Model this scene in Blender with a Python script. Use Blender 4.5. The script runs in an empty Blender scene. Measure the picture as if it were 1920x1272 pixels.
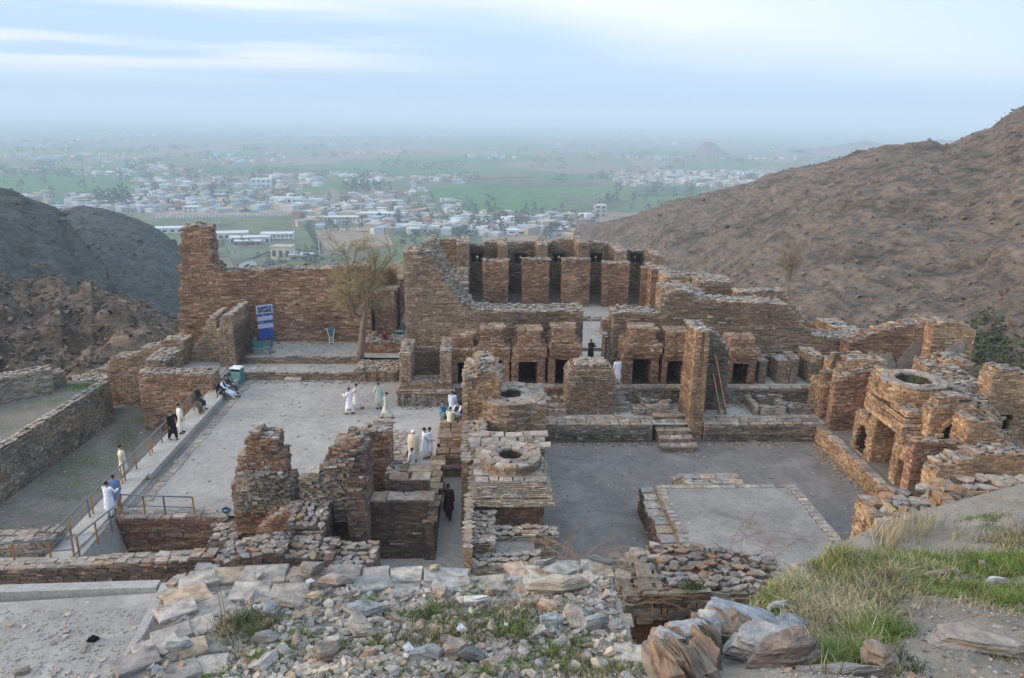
import bpy, bmesh, math, random
import numpy as np
from mathutils import Vector, Matrix, noise

S = bpy.context.scene
C = S.collection
RN = random.Random(11)
NR = np.random.default_rng(11)
R_ = math.radians

# ------------------------------------------------------------------ camera
F_PX, CAM_H, HOR = 1400.0, 17.5, 215.0
_p = math.atan((636 - HOR) / F_PX); _y = R_(2.4); _r = R_(0.8)
FW = Vector((math.sin(_y) * math.cos(_p), math.cos(_y) * math.cos(_p), -math.sin(_p)))
_R0 = Vector((math.cos(_y), -math.sin(_y), 0)); _U0 = Vector((math.sin(_y) * math.sin(_p), math.cos(_y) * math.sin(_p), math.cos(_p)))
RT = _R0 * math.cos(_r) + _U0 * math.sin(_r)
UP = _U0 * math.cos(_r) - _R0 * math.sin(_r)
cam = bpy.data.cameras.new("camera"); cam.sensor_width = 36; cam.lens = 36 * F_PX / 1920
cam.clip_start = 0.1; cam.clip_end = 60000
camo = bpy.data.objects.new("camera", cam); C.objects.link(camo)
camo.matrix_world = Matrix(((RT.x, UP.x, -FW.x, 0), (RT.y, UP.y, -FW.y, 0), (RT.z, UP.z, -FW.z, CAM_H), (0, 0, 0, 1)))
S.camera = camo

# ------------------------------------------------------------------ sky, sun, exposure
W = bpy.data.worlds.new("World"); S.world = W; W.use_nodes = True
SUN_EL, SUN_AZ = R_(15), R_(-99)            # azimuth measured from +Y towards +X: the sun is low, to the left
nt = W.node_tree; nt.nodes.clear()
def wn(t, **k):
    n = nt.nodes.new(t)
    for a, b in k.items(): setattr(n, a, b)
    return n
sky = wn('ShaderNodeTexSky', sky_type='NISHITA', sun_disc=False, sun_elevation=SUN_EL, sun_rotation=SUN_AZ, altitude=400, air_density=1.0, dust_density=2.0, ozone_density=1.5)
tc = wn('ShaderNodeTexCoord')
sep = wn('ShaderNodeSeparateXYZ'); nt.links.new(tc.outputs['Generated'], sep.inputs[0])
# thin sheets of cloud, laid out by bearing and height above the horizon
at2 = wn('ShaderNodeMath', operation='ARCTAN2'); nt.links.new(sep.outputs['X'], at2.inputs[0]); nt.links.new(sep.outputs['Y'], at2.inputs[1])
cmb = wn('ShaderNodeCombineXYZ'); nt.links.new(at2.outputs[0], cmb.inputs[0]); nt.links.new(sep.outputs['Z'], cmb.inputs[1])
mp = wn('ShaderNodeMapping'); mp.inputs['Rotation'].default_value = (0, 0, R_(9)); mp.inputs['Scale'].default_value = (1.2, 9, 1); mp.inputs['Location'].default_value = (4.15, 1.3, 0)
nt.links.new(cmb.outputs[0], mp.inputs[0])
cn = wn('ShaderNodeTexNoise'); cn.inputs['Scale'].default_value = 1.0; cn.inputs['Detail'].default_value = 4; cn.inputs['Roughness'].default_value = 0.42; cn.inputs['Distortion'].default_value = 0.5
nt.links.new(mp.outputs[0], cn.inputs['Vector'])
cr = wn('ShaderNodeValToRGB'); cr.color_ramp.elements[0].position = 0.36; cr.color_ramp.elements[1].position = 0.64
cr.color_ramp.elements[0].color = (0, 0, 0, 1); cr.color_ramp.elements[1].color = (1, 1, 1, 1)
nt.links.new(cn.outputs['Fac'], cr.inputs[0])
def wm(op, a, b=None, c=None):
    n = wn('ShaderNodeMath', operation=op)
    for i, x in enumerate((a, b, c)):
        if x is None: continue
        if isinstance(x, (int, float)): n.inputs[i].default_value = x
        else: nt.links.new(x, n.inputs[i])
    return n.outputs[0]
def wstep(x, a, b):
    n = wn('ShaderNodeMapRange', interpolation_type='SMOOTHSTEP'); n.inputs['From Min'].default_value = a; n.inputs['From Max'].default_value = b; nt.links.new(x, n.inputs['Value']); return n.outputs['Result']
# a long sheet of cloud whose lower edge slants down to the right, with loose streaks below its left part
s_ = wm('ADD', wm('SUBTRACT', sep.outputs['Z'], wm('MULTIPLY_ADD', at2.outputs[0], -0.12, 0.090)), wm('MULTIPLY', wm('SUBTRACT', cn.outputs['Fac'], 0.5), 0.11))
f1 = wm('MULTIPLY', wstep(s_, -0.02, 0.045), wm('MULTIPLY_ADD', wstep(s_, 0.03, 0.16), -0.55, 1.0))
mp2 = wn('ShaderNodeMapping'); mp2.inputs['Scale'].default_value = (1.6, 34, 1); mp2.inputs['Location'].default_value = (3.1, 0.4, 0); nt.links.new(cmb.outputs[0], mp2.inputs[0])
cn2 = wn('ShaderNodeTexNoise'); cn2.inputs['Scale'].default_value = 1.0; cn2.inputs['Detail'].default_value = 4; cn2.inputs['Distortion'].default_value = 0.3; nt.links.new(mp2.outputs[0], cn2.inputs['Vector'])
f2 = wm('MULTIPLY', wm('MULTIPLY', wstep(cn2.outputs['Fac'], 0.36, 0.58), wstep(sep.outputs['Z'], 0.02, 0.06)), wm('MULTIPLY_ADD', wstep(at2.outputs[0], -0.30, 0.05), -0.75, 0.85))
f1 = wm('MULTIPLY', f1, wm('MULTIPLY_ADD', wstep(at2.outputs[0], 0.10, 0.75), -0.62, 1.0))      # the sheet thins out to the right
fc = wm('MAXIMUM', f1, f2)
bg1 = wn('ShaderNodeBackground'); bg1.inputs['Strength'].default_value = 0.10; nt.links.new(sky.outputs[0], bg1.inputs[0])
# veil of high thin cloud over the clear sky, thicker patches where the noise is high
vm = wn('ShaderNodeMix', data_type='RGBA'); vm.inputs['A'].default_value = (0.48, 0.67, 0.92, 1); vm.inputs['B'].default_value = (0.90, 0.93, 0.97, 1)
nt.links.new(fc, vm.inputs['Factor'])
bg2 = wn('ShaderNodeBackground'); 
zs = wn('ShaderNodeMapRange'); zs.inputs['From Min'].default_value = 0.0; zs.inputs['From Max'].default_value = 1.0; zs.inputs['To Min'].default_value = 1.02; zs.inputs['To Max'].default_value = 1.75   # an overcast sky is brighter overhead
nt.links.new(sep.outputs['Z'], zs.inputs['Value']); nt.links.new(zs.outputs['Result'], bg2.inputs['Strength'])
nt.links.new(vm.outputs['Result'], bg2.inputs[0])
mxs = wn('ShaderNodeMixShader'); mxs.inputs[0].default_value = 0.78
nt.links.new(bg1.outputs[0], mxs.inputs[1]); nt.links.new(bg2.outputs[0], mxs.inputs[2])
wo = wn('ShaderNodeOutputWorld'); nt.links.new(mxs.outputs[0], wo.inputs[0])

sun = bpy.data.lights.new("sun", 'SUN'); sun.energy = 3.2; sun.angle = R_(40); sun.color = (1.0, 0.74, 0.52)
suno = bpy.data.objects.new("sun", sun); C.objects.link(suno)
sd = Vector((math.sin(SUN_AZ) * math.cos(SUN_EL), math.cos(SUN_AZ) * math.cos(SUN_EL), math.sin(SUN_EL)))
suno.rotation_euler = sd.to_track_quat('Z', 'Y').to_euler(); suno.location = sd * 200
S.view_settings.view_transform = 'Standard'; S.view_settings.look = 'None'; S.view_settings.gamma = 1
S.view_settings.use_curve_mapping = False; S.view_settings.exposure = 0.3
S.render.engine = 'CYCLES'
S.cycles.use_denoising = True
S.cycles.max_bounces = 5; S.cycles.diffuse_bounces = 3; S.cycles.volume_bounces = 2; S.cycles.transparent_max_bounces = 6

# ------------------------------------------------------------------ pixel of the 1920 px photo -> point of the place
def ray(u, v): return FW * F_PX + RT * (u - 960) - UP * (v - 636)
def P(u, v, z=0.0):
    d = ray(u, v); t = (z - CAM_H) / d.z; return Vector((d.x * t, d.y * t, z))
def PY(u, v, y):
    d = ray(u, v); t = y / d.y; return Vector((d.x * t, y, CAM_H + d.z * t))
def PX(u, v, x):
    d = ray(u, v); t = x / d.x; return Vector((x, d.y * t, CAM_H + d.z * t))
def PD(u, v, dist):
    d = ray(u, v); d.normalize(); return d * dist + Vector((0, 0, CAM_H))
CAMP = np.array((0, 0, CAM_H))

# ------------------------------------------------------------------ object helpers
def tag(o, label=None, cat=None, group=None, kind=None):
    if label: o['label'] = label
    if cat: o['category'] = cat
    if group: o['group'] = group
    if kind: o['kind'] = kind
    return o
def link(name, data, parent=None, mat=None):
    o = bpy.data.objects.new(name, data); C.objects.link(o)
    if parent is not None: o.parent = parent
    if mat is not None and data is not None and not data.materials: data.materials.append(mat)
    return o
def empty(name, loc=(0, 0, 0), rz=0.0):
    o = bpy.data.objects.new(name, None); C.objects.link(o); o.location = loc; o.rotation_euler = (0, 0, rz); o.empty_display_size = .2
    return o
def tri_mesh(name, V, T, col=None, smooth=False):
    me = bpy.data.meshes.new(name); V = np.asarray(V, np.float32); T = np.asarray(T, np.int32)
    me.vertices.add(len(V)); me.vertices.foreach_set('co', V.ravel())
    me.loops.add(T.size); me.loops.foreach_set('vertex_index', T.ravel())
    me.polygons.add(len(T)); me.polygons.foreach_set('loop_start', np.arange(0, T.size, 3, dtype=np.int32))
    try: me.polygons.foreach_set('loop_total', np.full(len(T), 3, np.int32))
    except Exception: pass
    me.polygons.foreach_set('use_smooth', np.full(len(T), smooth, bool))
    if col is not None:
        a = me.attributes.new('col', 'FLOAT_COLOR', 'POINT'); c4 = np.ones((len(V), 4), np.float32); c4[:, :3] = col
        a.data.foreach_set('color', c4.ravel())
    me.update(calc_edges=True); me.validate()
    return me
class MB:
    """collects faces; build() links them as ONE mesh object"""
    def __init__(s): s.v = []; s.f = []
    def add(s, vs, fs):
        k = len(s.v); s.v += [tuple(p) for p in vs]; s.f += [tuple(i + k for i in f) for f in fs]
    def hexa(s, b, t):
        """b, t: four bottom and four top points, same order (counter-clockwise seen from above)"""
        s.add(list(b) + list(t), [(3, 2, 1, 0), (4, 5, 6, 7), (0, 1, 5, 4), (1, 2, 6, 5), (2, 3, 7, 6), (3, 0, 4, 7)])
    def box(s, x0, x1, y0, y1, z0, z1):
        s.hexa([(x0, y0, z0), (x1, y0, z0), (x1, y1, z0), (x0, y1, z0)], [(x0, y0, z1), (x1, y0, z1), (x1, y1, z1), (x0, y1, z1)])
    def beam(s, a, b, w, h=None):
        """square bar from a to b"""
        a = Vector(a); b = Vector(b); h = h or w; d = (b - a).normalized()
        u = d.cross(Vector((0, 0, 1)));  u = u.normalized() if u.length > .01 else Vector((1, 0, 0)); w_ = d.cross(u).normalized()
        q = [(-1, -1), (1, -1), (1, 1), (-1, 1)]
        A = [a + u * i * w / 2 + w_ * j * h / 2 for i, j in q]; B = [b + u * i * w / 2 + w_ * j * h / 2 for i, j in q]
        s.add(A + B, [(0, 1, 2, 3), (7, 6, 5, 4), (4, 5, 1, 0), (5, 6, 2, 1), (6, 7, 3, 2), (7, 4, 0, 3)])
    def tube(s, pts, rad, n=6, cap=True):
        pts = [Vector(p) for p in pts]; rad = rad if isinstance(rad, (list, tuple)) else [rad] * len(pts); k = len(s.v); prev = None
        for i, p in enumerate(pts):
            d = (pts[min(i + 1, len(pts) - 1)] - pts[max(i - 1, 0)])
            d = d.normalized() if d.length > 1e-9 else Vector((0, 0, 1))
            if prev is None:
                u = d.cross(Vector((0, 0, 1))); u = u.normalized() if u.length > .05 else Vector((1, 0, 0))
            else:
                u = prev - d * prev.dot(d); u = u.normalized() if u.length > 1e-6 else Vector((1, 0, 0))
            prev = u; w = d.cross(u)
            r = rad[i]; ra, rb = (r if isinstance(r, tuple) else (r, r))
            for j in range(n):
                a = 2 * math.pi * j / n; s.v.append(tuple(p + u * math.cos(a) * ra + w * math.sin(a) * rb))
        for i in range(len(pts) - 1):
            for j in range(n):
                a = k + i * n + j; b = k + i * n + (j + 1) % n; s.f.append((a, b, b + n, a + n))
        if cap:
            s.f.append(tuple(k + j for j in range(n))[::-1]); s.f.append(tuple(k + (len(pts) - 1) * n + j for j in range(n)))
    def build(s, name, mat, parent=None, smooth=False, origin=None):
        me = bpy.data.meshes.new(name)
        o0 = Vector(origin) if origin is not None else None
        v = s.v if o0 is None else [(p[0] - o0.x, p[1] - o0.y, p[2] - o0.z) for p in s.v]
        me.from_pydata(v, [], s.f); me.validate(); me.update()
        if smooth: me.polygons.foreach_set('use_smooth', [True] * len(me.polygons))
        o = link(name, me, parent, mat)
        if o0 is not None and parent is None: o.location = o0
        return o

# ------------------------------------------------------------------ materials
def new_mat(name, rough=0.9, spec=0.2):
    m = bpy.data.materials.new(name); m.use_nodes = True
    b = m.node_tree.nodes['Principled BSDF']; b.inputs['Roughness'].default_value = rough; b.inputs['Specular IOR Level'].default_value = spec
    return m, m.node_tree, b
def nmap(t, scale=(1, 1, 1)):
    g = t.nodes.new('ShaderNodeNewGeometry'); m = t.nodes.new('ShaderNodeMapping'); m.inputs['Scale'].default_value = scale
    t.links.new(g.outputs['Position'], m.inputs[0]); return m.outputs[0]
def nnoise(t, vec, scale, detail=5, rough=.55, dist=0):
    n = t.nodes.new('ShaderNodeTexNoise'); n.inputs['Scale'].default_value = scale; n.inputs['Detail'].default_value = detail
    n.inputs['Roughness'].default_value = rough; n.inputs['Distortion'].default_value = dist; t.links.new(vec, n.inputs['Vector']); return n.outputs['Fac']
def nramp(t, fac, stops):
    r = t.nodes.new('ShaderNodeValToRGB'); e = r.color_ramp.elements
    while len(e) < len(stops): e.new(0.5)
    for i, (p, c) in enumerate(stops): e[i].position = p; e[i].color = (*c, 1) if len(c) == 3 else c
    t.links.new(fac, r.inputs[0]); return r.outputs[0]
def nmix(t, a, b, fac, mode='MIX'):
    m = t.nodes.new('ShaderNodeMix'); m.data_type = 'RGBA'; m.blend_type = mode
    for k, x in (('A', a), ('B', b), ('Factor', fac)):
        if isinstance(x, (int, float)): m.inputs[k].default_value = x
        elif isinstance(x, tuple): m.inputs[k].default_value = (*x, 1)
        else: t.links.new(x, m.inputs[k])
    return m.outputs['Result']
def nbump(t, b, h, strength, dist):
    n = t.nodes.new('ShaderNodeBump'); n.inputs['Strength'].default_value = strength; n.inputs['Distance'].default_value = dist
    t.links.new(h, n.inputs['Height']); t.links.new(n.outputs[0], b.inputs['Normal'])
def stone_mat(name, src):
    m, t, b = new_mat(name, .92, .15)
    if src == 'attr':
        a = t.nodes.new('ShaderNodeAttribute'); a.attribute_name = 'col'; c = a.outputs['Color']
    else:
        a = t.nodes.new('ShaderNodeObjectInfo'); c = a.outputs['Color']
    v = nmap(t, (1, 1, 2.2))
    n1 = nnoise(t, v, 5, 7, .65); n2 = nnoise(t, v, .55, 4, .5); n3 = nnoise(t, v, 26, 4, .6)
    c = nmix(t, c, nramp(t, n1, [(.28, (.52, .5, .48)), (.5, (1, 1, 1)), (.75, (1.45, 1.38, 1.28))]), 1, 'MULTIPLY')
    c = nmix(t, c, nramp(t, n2, [(.3, (.72, .72, .74)), (.5, (1, 1, 1)), (.7, (1.12, 1.06, .98))]), 1, 'MULTIPLY')
    t.links.new(c, b.inputs['Base Color'])
    h = t.nodes.new('ShaderNodeMath'); h.operation = 'ADD'; t.links.new(n1, h.inputs[0]); t.links.new(n3, h.inputs[1]); hh = h.outputs[0]
    if src == 'obj':
        tc_ = t.nodes.new('ShaderNodeTexCoord'); m2 = t.nodes.new('ShaderNodeMapping'); m2.inputs['Scale'].default_value = (1.3, 1.3, 9); t.links.new(tc_.outputs['Object'], m2.inputs[0])
        n4 = nnoise(t, m2.outputs[0], 1.6, 5, .6)
        c = nmix(t, c, nramp(t, n4, [(.3, (.66, .63, .6)), (.5, (1, 1, 1)), (.72, (1.25, 1.2, 1.12))]), 1, 'MULTIPLY'); t.links.new(c, b.inputs['Base Color'])
        h2 = t.nodes.new('ShaderNodeMath'); h2.operation = 'ADD'; t.links.new(hh, h2.inputs[0]); t.links.new(n4, h2.inputs[1]); hh = h2.outputs[0]
    nbump(t, b, hh, .6, .04)
    return m
M_STONE = stone_mat('stone_masonry', 'attr'); M_PIECE = stone_mat('stone_piece', 'obj')
def ground_mat(name, c0, c1, c2, bump=.5, fine=14, peb=(.5, .47, .43)):
    m, t, b = new_mat(name, .95, .1)
    v = nmap(t)
    n1 = nnoise(t, v, .30, 8, .66, 1.2); n2 = nnoise(t, v, 2.4, 6, .7); n3 = nnoise(t, v, fine, 5, .7)
    c = nramp(t, n1, [(.3, c0), (.5, c1), (.7, c2)])
    c = nmix(t, c, nramp(t, n2, [(.3, (.82, .81, .80)), (.5, (1, 1, 1)), (.72, (1.14, 1.13, 1.11))]), 1, 'MULTIPLY')
    c = nmix(t, c, nramp(t, n3, [(.3, (.72, .72, .72)), (.55, (1, 1, 1)), (.75, (1.25, 1.23, 1.2))]), 1, 'MULTIPLY')
    vo = t.nodes.new('ShaderNodeTexVoronoi'); vo.inputs['Scale'].default_value = 2.1; t.links.new(v, vo.inputs['Vector'])
    vp = nramp(t, vo.outputs['Distance'], [(.07, (1, 1, 1)), (.12, (0, 0, 0))])
    sc = t.nodes.new('ShaderNodeSeparateColor'); t.links.new(vo.outputs['Color'], sc.inputs[0])
    mk = t.nodes.new('ShaderNodeMath'); mk.operation = 'GREATER_THAN'; mk.inputs[1].default_value = .62; t.links.new(sc.outputs[0], mk.inputs[0])
    mm = t.nodes.new('ShaderNodeMath'); mm.operation = 'MULTIPLY'; t.links.new(vp, mm.inputs[0]); t.links.new(mk.outputs[0], mm.inputs[1])
    c = nmix(t, c, peb, mm.outputs[0])
    t.links.new(c, b.inputs['Base Color'])
    h = t.nodes.new('ShaderNodeMath'); h.operation = 'ADD'; t.links.new(n2, h.inputs[0]); t.links.new(n3, h.inputs[1])
    nbump(t, b, h.outputs[0], bump, .06)
    return m
M_COURT = ground_mat('court_dust', (.295, .278, .255), (.36, .34, .312), (.43, .40, .36))
M_DARKG = ground_mat('stupa_court_ground', (.150, .136, .126), (.205, .190, .178), (.275, .255, .236), peb=(.42, .40, .37))
M_PLATF = ground_mat('platform_earth', (.20, .185, .17), (.27, .252, .235), (.34, .318, .295), peb=(.42, .40, .37))
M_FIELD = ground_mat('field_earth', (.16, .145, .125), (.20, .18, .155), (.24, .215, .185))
M_PAVE = ground_mat('pale_paving', (.36, .34, .31), (.42, .40, .37), (.47, .45, .41))
M_FOREG = ground_mat('rubble_earth', (.22, .20, .178), (.28, .258, .23), (.33, .31, .28), bump=.8, fine=30)
M_PLASTERG = ground_mat('limy_ground', (.28, .265, .245), (.36, .34, .32), (.55, .53, .50), bump=.7, fine=22)
def grassy_ground(name, c0, c1, c2, green):
    m = ground_mat(name, c0, c1, c2); t = m.node_tree; b = t.nodes['Principled BSDF']; src = b.inputs['Base Color'].links[0].from_socket
    v = nmap(t); n = nnoise(t, v, .33, 6, .68, .8); n2 = nnoise(t, v, 5, 5, .7)
    k = t.nodes.new('ShaderNodeMath'); k.operation = 'MULTIPLY'; t.links.new(nramp(t, n, [(.5, (0, 0, 0)), (.66, (1, 1, 1))]), k.inputs[0]); t.links.new(nramp(t, n2, [(.38, (0, 0, 0)), (.58, (1, 1, 1))]), k.inputs[1])
    t.links.new(nmix(t, src, green, k.outputs[0]), b.inputs['Base Color']); return m
M_FIELDG = grassy_ground('weedy_field', (.155, .142, .125), (.20, .182, .16), (.245, .222, .195), (.105, .14, .05))
def simple_mat(name, col, rough=.6, spec=.3, var=.15, metal=0.0, nscale=6):
    m, t, b = new_mat(name, rough, spec); b.inputs['Metallic'].default_value = metal
    n = nnoise(t, nmap(t), nscale, 5, .6)
    c = nmix(t, col, nramp(t, n, [(.3, (1 - var * 2, 1 - var * 2, 1 - var * 2)), (.5, (1, 1, 1)), (.7, (1 + var, 1 + var, 1 + var))]), 1, 'MULTIPLY')
    t.links.new(c, b.inputs['Base Color']); return m
def objcol_mat(name, rough=.8, var=.15, nscale=3, spec=.2):
    m, t, b = new_mat(name, rough, spec)
    a = t.nodes.new('ShaderNodeObjectInfo')
    n = nnoise(t, nmap(t), nscale, 4, .6)
    c = nmix(t, a.outputs['Color'], nramp(t, n, [(.3, (1 - var * 2,) * 3), (.5, (1, 1, 1)), (.7, (1 + var,) * 3)]), 1, 'MULTIPLY')
    t.links.new(c, b.inputs['Base Color']); return m
def attr_mat(name, rough=.85, var=.2, nscale=4, trans=0.0):
    m, t, b = new_mat(name, rough, .15)
    a = t.nodes.new('ShaderNodeAttribute'); a.attribute_name = 'col'
    n = nnoise(t, nmap(t), nscale, 3, .6)
    c = nmix(t, a.outputs['Color'], nramp(t, n, [(.3, (1 - var * 2,) * 3), (.5, (1, 1, 1)), (.7, (1 + var,) * 3)]), 1, 'MULTIPLY')
    t.links.new(c, b.inputs['Base Color']); return m
M_GRASS = attr_mat('grass_blades', .8, .2, 3)
M_LEAF = objcol_mat('tree_leaf', .85, .35, .25)
M_HOUSE = objcol_mat('house_render', .85, .12, .3)
M_ATTR = attr_mat('far_things', .9, .1, .05)
M_DARK = simple_mat('dark_opening', (.03, .028, .026), .9)  # near-black, painted for shade inside holes and recesses; also for window panes
M_BARK = simple_mat('bark', (.20, .16, .125), .95, .1, .3, nscale=9)
M_TWIG = simple_mat('bramble_twig', (.26, .17, .12), .95, .1, .25, nscale=5)
M_CLOTH = objcol_mat('cloth', .95, .12, 7, .1)
M_SKIN = simple_mat('skin', (.36, .20, .13), .7, .3, .08)
M_HAIR = simple_mat('hair', (.012, .010, .009), .7, .3)
M_METAL = objcol_mat('painted_metal', .55, .12, 5, .3)
M_WOOD = simple_mat('scaffold_wood', (.58, .36, .21), .9, .1, .25)

# ------------------------------------------------------------------ stone pieces: a few unit shapes shared by all
def _tris(bm):
    bmesh.ops.triangulate(bm, faces=bm.faces[:]); bm.verts.ensure_lookup_table(); bm.verts.index_update()
    V = np.array([v.co[:] for v in bm.verts], np.float32); T = np.array([[v.index for v in f.verts] for f in bm.faces], np.int32); bm.free(); return V, T
def unit_brick(r):
    j = lambda a: r.uniform(-a, a)
    bm = bmesh.new(); vs = []
    for z in (-.5, .5):
        for x, y in ((-.5, -.5), (.5, -.5), (.5, .5), (-.5, .5)):
            vs.append(bm.verts.new((x + j(.05), y + (j(.12) if y < 0 else j(.03)), z + j(.10))))
    for f in ((3, 2, 1, 0), (4, 5, 6, 7), (0, 1, 5, 4), (1, 2, 6, 5), (2, 3, 7, 6), (3, 0, 4, 7)): bm.faces.new([vs[i] for i in f])
    return _tris(bm)
def unit_slab(r):
    n = r.choice((4, 4, 5, 5, 6)); bm = bmesh.new(); base = [(2 * math.pi * (i + r.uniform(-.25, .25)) / n, r.uniform(.44, .68)) for i in range(n)]
    rings = []
    for z, k in ((-.5, .93), (.1, 1.0), (.5, .97)):
        rings.append([bm.verts.new((math.cos(a) * q * k, math.sin(a) * q * k * .8, z + r.uniform(-.15, .15))) for a, q in base])
    for i in range(n):
        for k in (0, 1): bm.faces.new((rings[k][i], rings[k][(i + 1) % n], rings[k + 1][(i + 1) % n], rings[k + 1][i]))
    bm.faces.new(rings[0][::-1]); bm.faces.new(rings[2])
    return _tris(bm)
def unit_paver(r):
    bm = bmesh.new(); base = []
    for x, y in ((-.5, -.5), (0, -.5), (.5, -.5), (.5, 0), (.5, .5), (0, .5), (-.5, .5), (-.5, 0)):
        if (abs(x) < .1 or abs(y) < .1) and r.random() < .45: continue
        base.append((x + r.uniform(-.1, .04) * (1 if x > 0 else -1), y + r.uniform(-.1, .04) * (1 if y > 0 else -1)))
    n = len(base); rings = []
    for z, k in ((-.5, .98), (.3, 1.0), (.5, .95)):
        rings.append([bm.verts.new((x * k, y * k, z + r.uniform(-.08, .08))) for x, y in base])
    for i in range(n):
        for k in (0, 1): bm.faces.new((rings[k][i], rings[k][(i + 1) % n], rings[k + 1][(i + 1) % n], rings[k + 1][i]))
    bm.faces.new(rings[0][::-1]); bm.faces.new(rings[2])
    return _tris(bm)
def unit_rock(r, detail=0):
    bm = bmesh.new()
    for x in (-.5, .5):
        for y in (-.5, .5):
            for z in (-.5, .5):
                c = Vector((x * r.uniform(.62, 1.05), y * r.uniform(.55, 1.05), z * r.uniform(.7, 1.05)))
                if r.random() < .35:
                    for ax in range(3): q = c.copy(); q[ax] *= r.uniform(.25, .7); bm.verts.new(q)
                else: bm.verts.new(c)
    if r.random() < .5: bm.verts.new((r.choice((-1, 1)) * r.uniform(.55, .75), r.uniform(-.2, .2), r.uniform(-.2, .2)))
    bmesh.ops.convex_hull(bm, input=bm.verts[:])
    bmesh.ops.delete(bm, geom=[v for v in bm.verts if not v.link_faces], context='VERTS')
    if detail:
        bmesh.ops.triangulate(bm, faces=bm.faces[:])
        bmesh.ops.subdivide_edges(bm, edges=bm.edges[:], cuts=detail, use_grid_fill=True)
        o = Vector((r.uniform(0, 50),) * 3)
        for v in bm.verts:
            p = v.co.copy(); q = Vector((p.x * 2.2, p.y * 2.2, p.z * 5.5)) + o
            v.co += p.normalized() * (noise.noise(q) * .055 + noise.noise(Vector((p.x * 1.1, p.y * 1.1, p.z * 13)) + o) * .045 + noise.noise(q * 3.1) * .02)
    return _tris(bm)
def unit_flake(r, detail=3, amp=1.0):
    n = r.choice((5, 6, 6, 7)); bm = bmesh.new(); base = [(2 * math.pi * (i + r.uniform(-.3, .3)) / n, r.uniform(.36, .62)) for i in range(n)]; sx, sy = r.uniform(-.25, .25), r.uniform(-.25, .25)
    for z, k, o in ((-.5, r.uniform(.75, .95), 0), (r.uniform(-.2, .2), 1.0, .5), (.5, r.uniform(.6, .92), 1)):
        for a, q in base: bm.verts.new((math.cos(a) * q * k * r.uniform(.92, 1.05) + sx * o * .3, math.sin(a) * q * k * .85 + sy * o * .3, z + r.uniform(-.16, .16) + (math.cos(a) * sx + math.sin(a) * sy) * .8 * (z + .5)))
    bmesh.ops.convex_hull(bm, input=bm.verts[:]); bmesh.ops.delete(bm, geom=[v for v in bm.verts if not v.link_faces], context='VERTS')
    bmesh.ops.triangulate(bm, faces=bm.faces[:]); bmesh.ops.subdivide_edges(bm, edges=bm.edges[:], cuts=detail, use_grid_fill=True)
    o = Vector((r.uniform(0, 50),) * 3)
    for v in bm.verts:
        p = v.co.copy(); q = Vector((p.x * 2.4, p.y * 2.4, p.z * 4)) + o
        v.co += Vector((p.x, p.y, p.z * .5)).normalized() * (noise.noise(q) * .06 * amp + noise.noise(Vector((p.x * 1.1, p.y * 1.1, p.z * 9)) + o) * .05 * amp + noise.noise(q * 3.3) * .025 * amp + (noise.noise(q * 8) * .016 + abs(noise.noise(q * 1.7)) * -.06 if amp > 1 else 0))
    return _tris(bm)
FAM = {'brick': [unit_brick(RN) for _ in range(8)], 'slab': [unit_slab(RN) for _ in range(12)], 'paver': [unit_paver(RN) for _ in range(10)], 'rock': [unit_rock(RN) for _ in range(16)], 'crag': [unit_flake(RN) if _ % 8 else unit_rock(RN, 4) for _ in range(16)], 'boulder': [unit_flake(RN, 9, 1.25) for _ in range(6)]}
DROP = {}
for _f, _l in FAM.items():                        # faces a joined stone never shows (buried back or underside)
    for _i, (_v, _t) in enumerate(_l):
        _c = _v[_t].mean(1); _n = np.cross(_v[_t[:, 1]] - _v[_t[:, 0]], _v[_t[:, 2]] - _v[_t[:, 0]]); _n /= np.linalg.norm(_n, axis=1)[:, None] + 1e-9
        DROP[_f, _i] = ~((_n[:, 1] > .8) & (_c[:, 1] > .3)) if _f == 'brick' else ~((_n[:, 2] < -.7) & (_c[:, 2] < -.25))
FAM_ME = {}
def fam_mesh(f, i, mat=None):
    k = (f, i)
    if k not in FAM_ME:
        me = tri_mesh(f, *FAM[f][i]); me.materials.append(mat or M_PIECE); FAM_ME[k] = me
    return FAM_ME[k]
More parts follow.
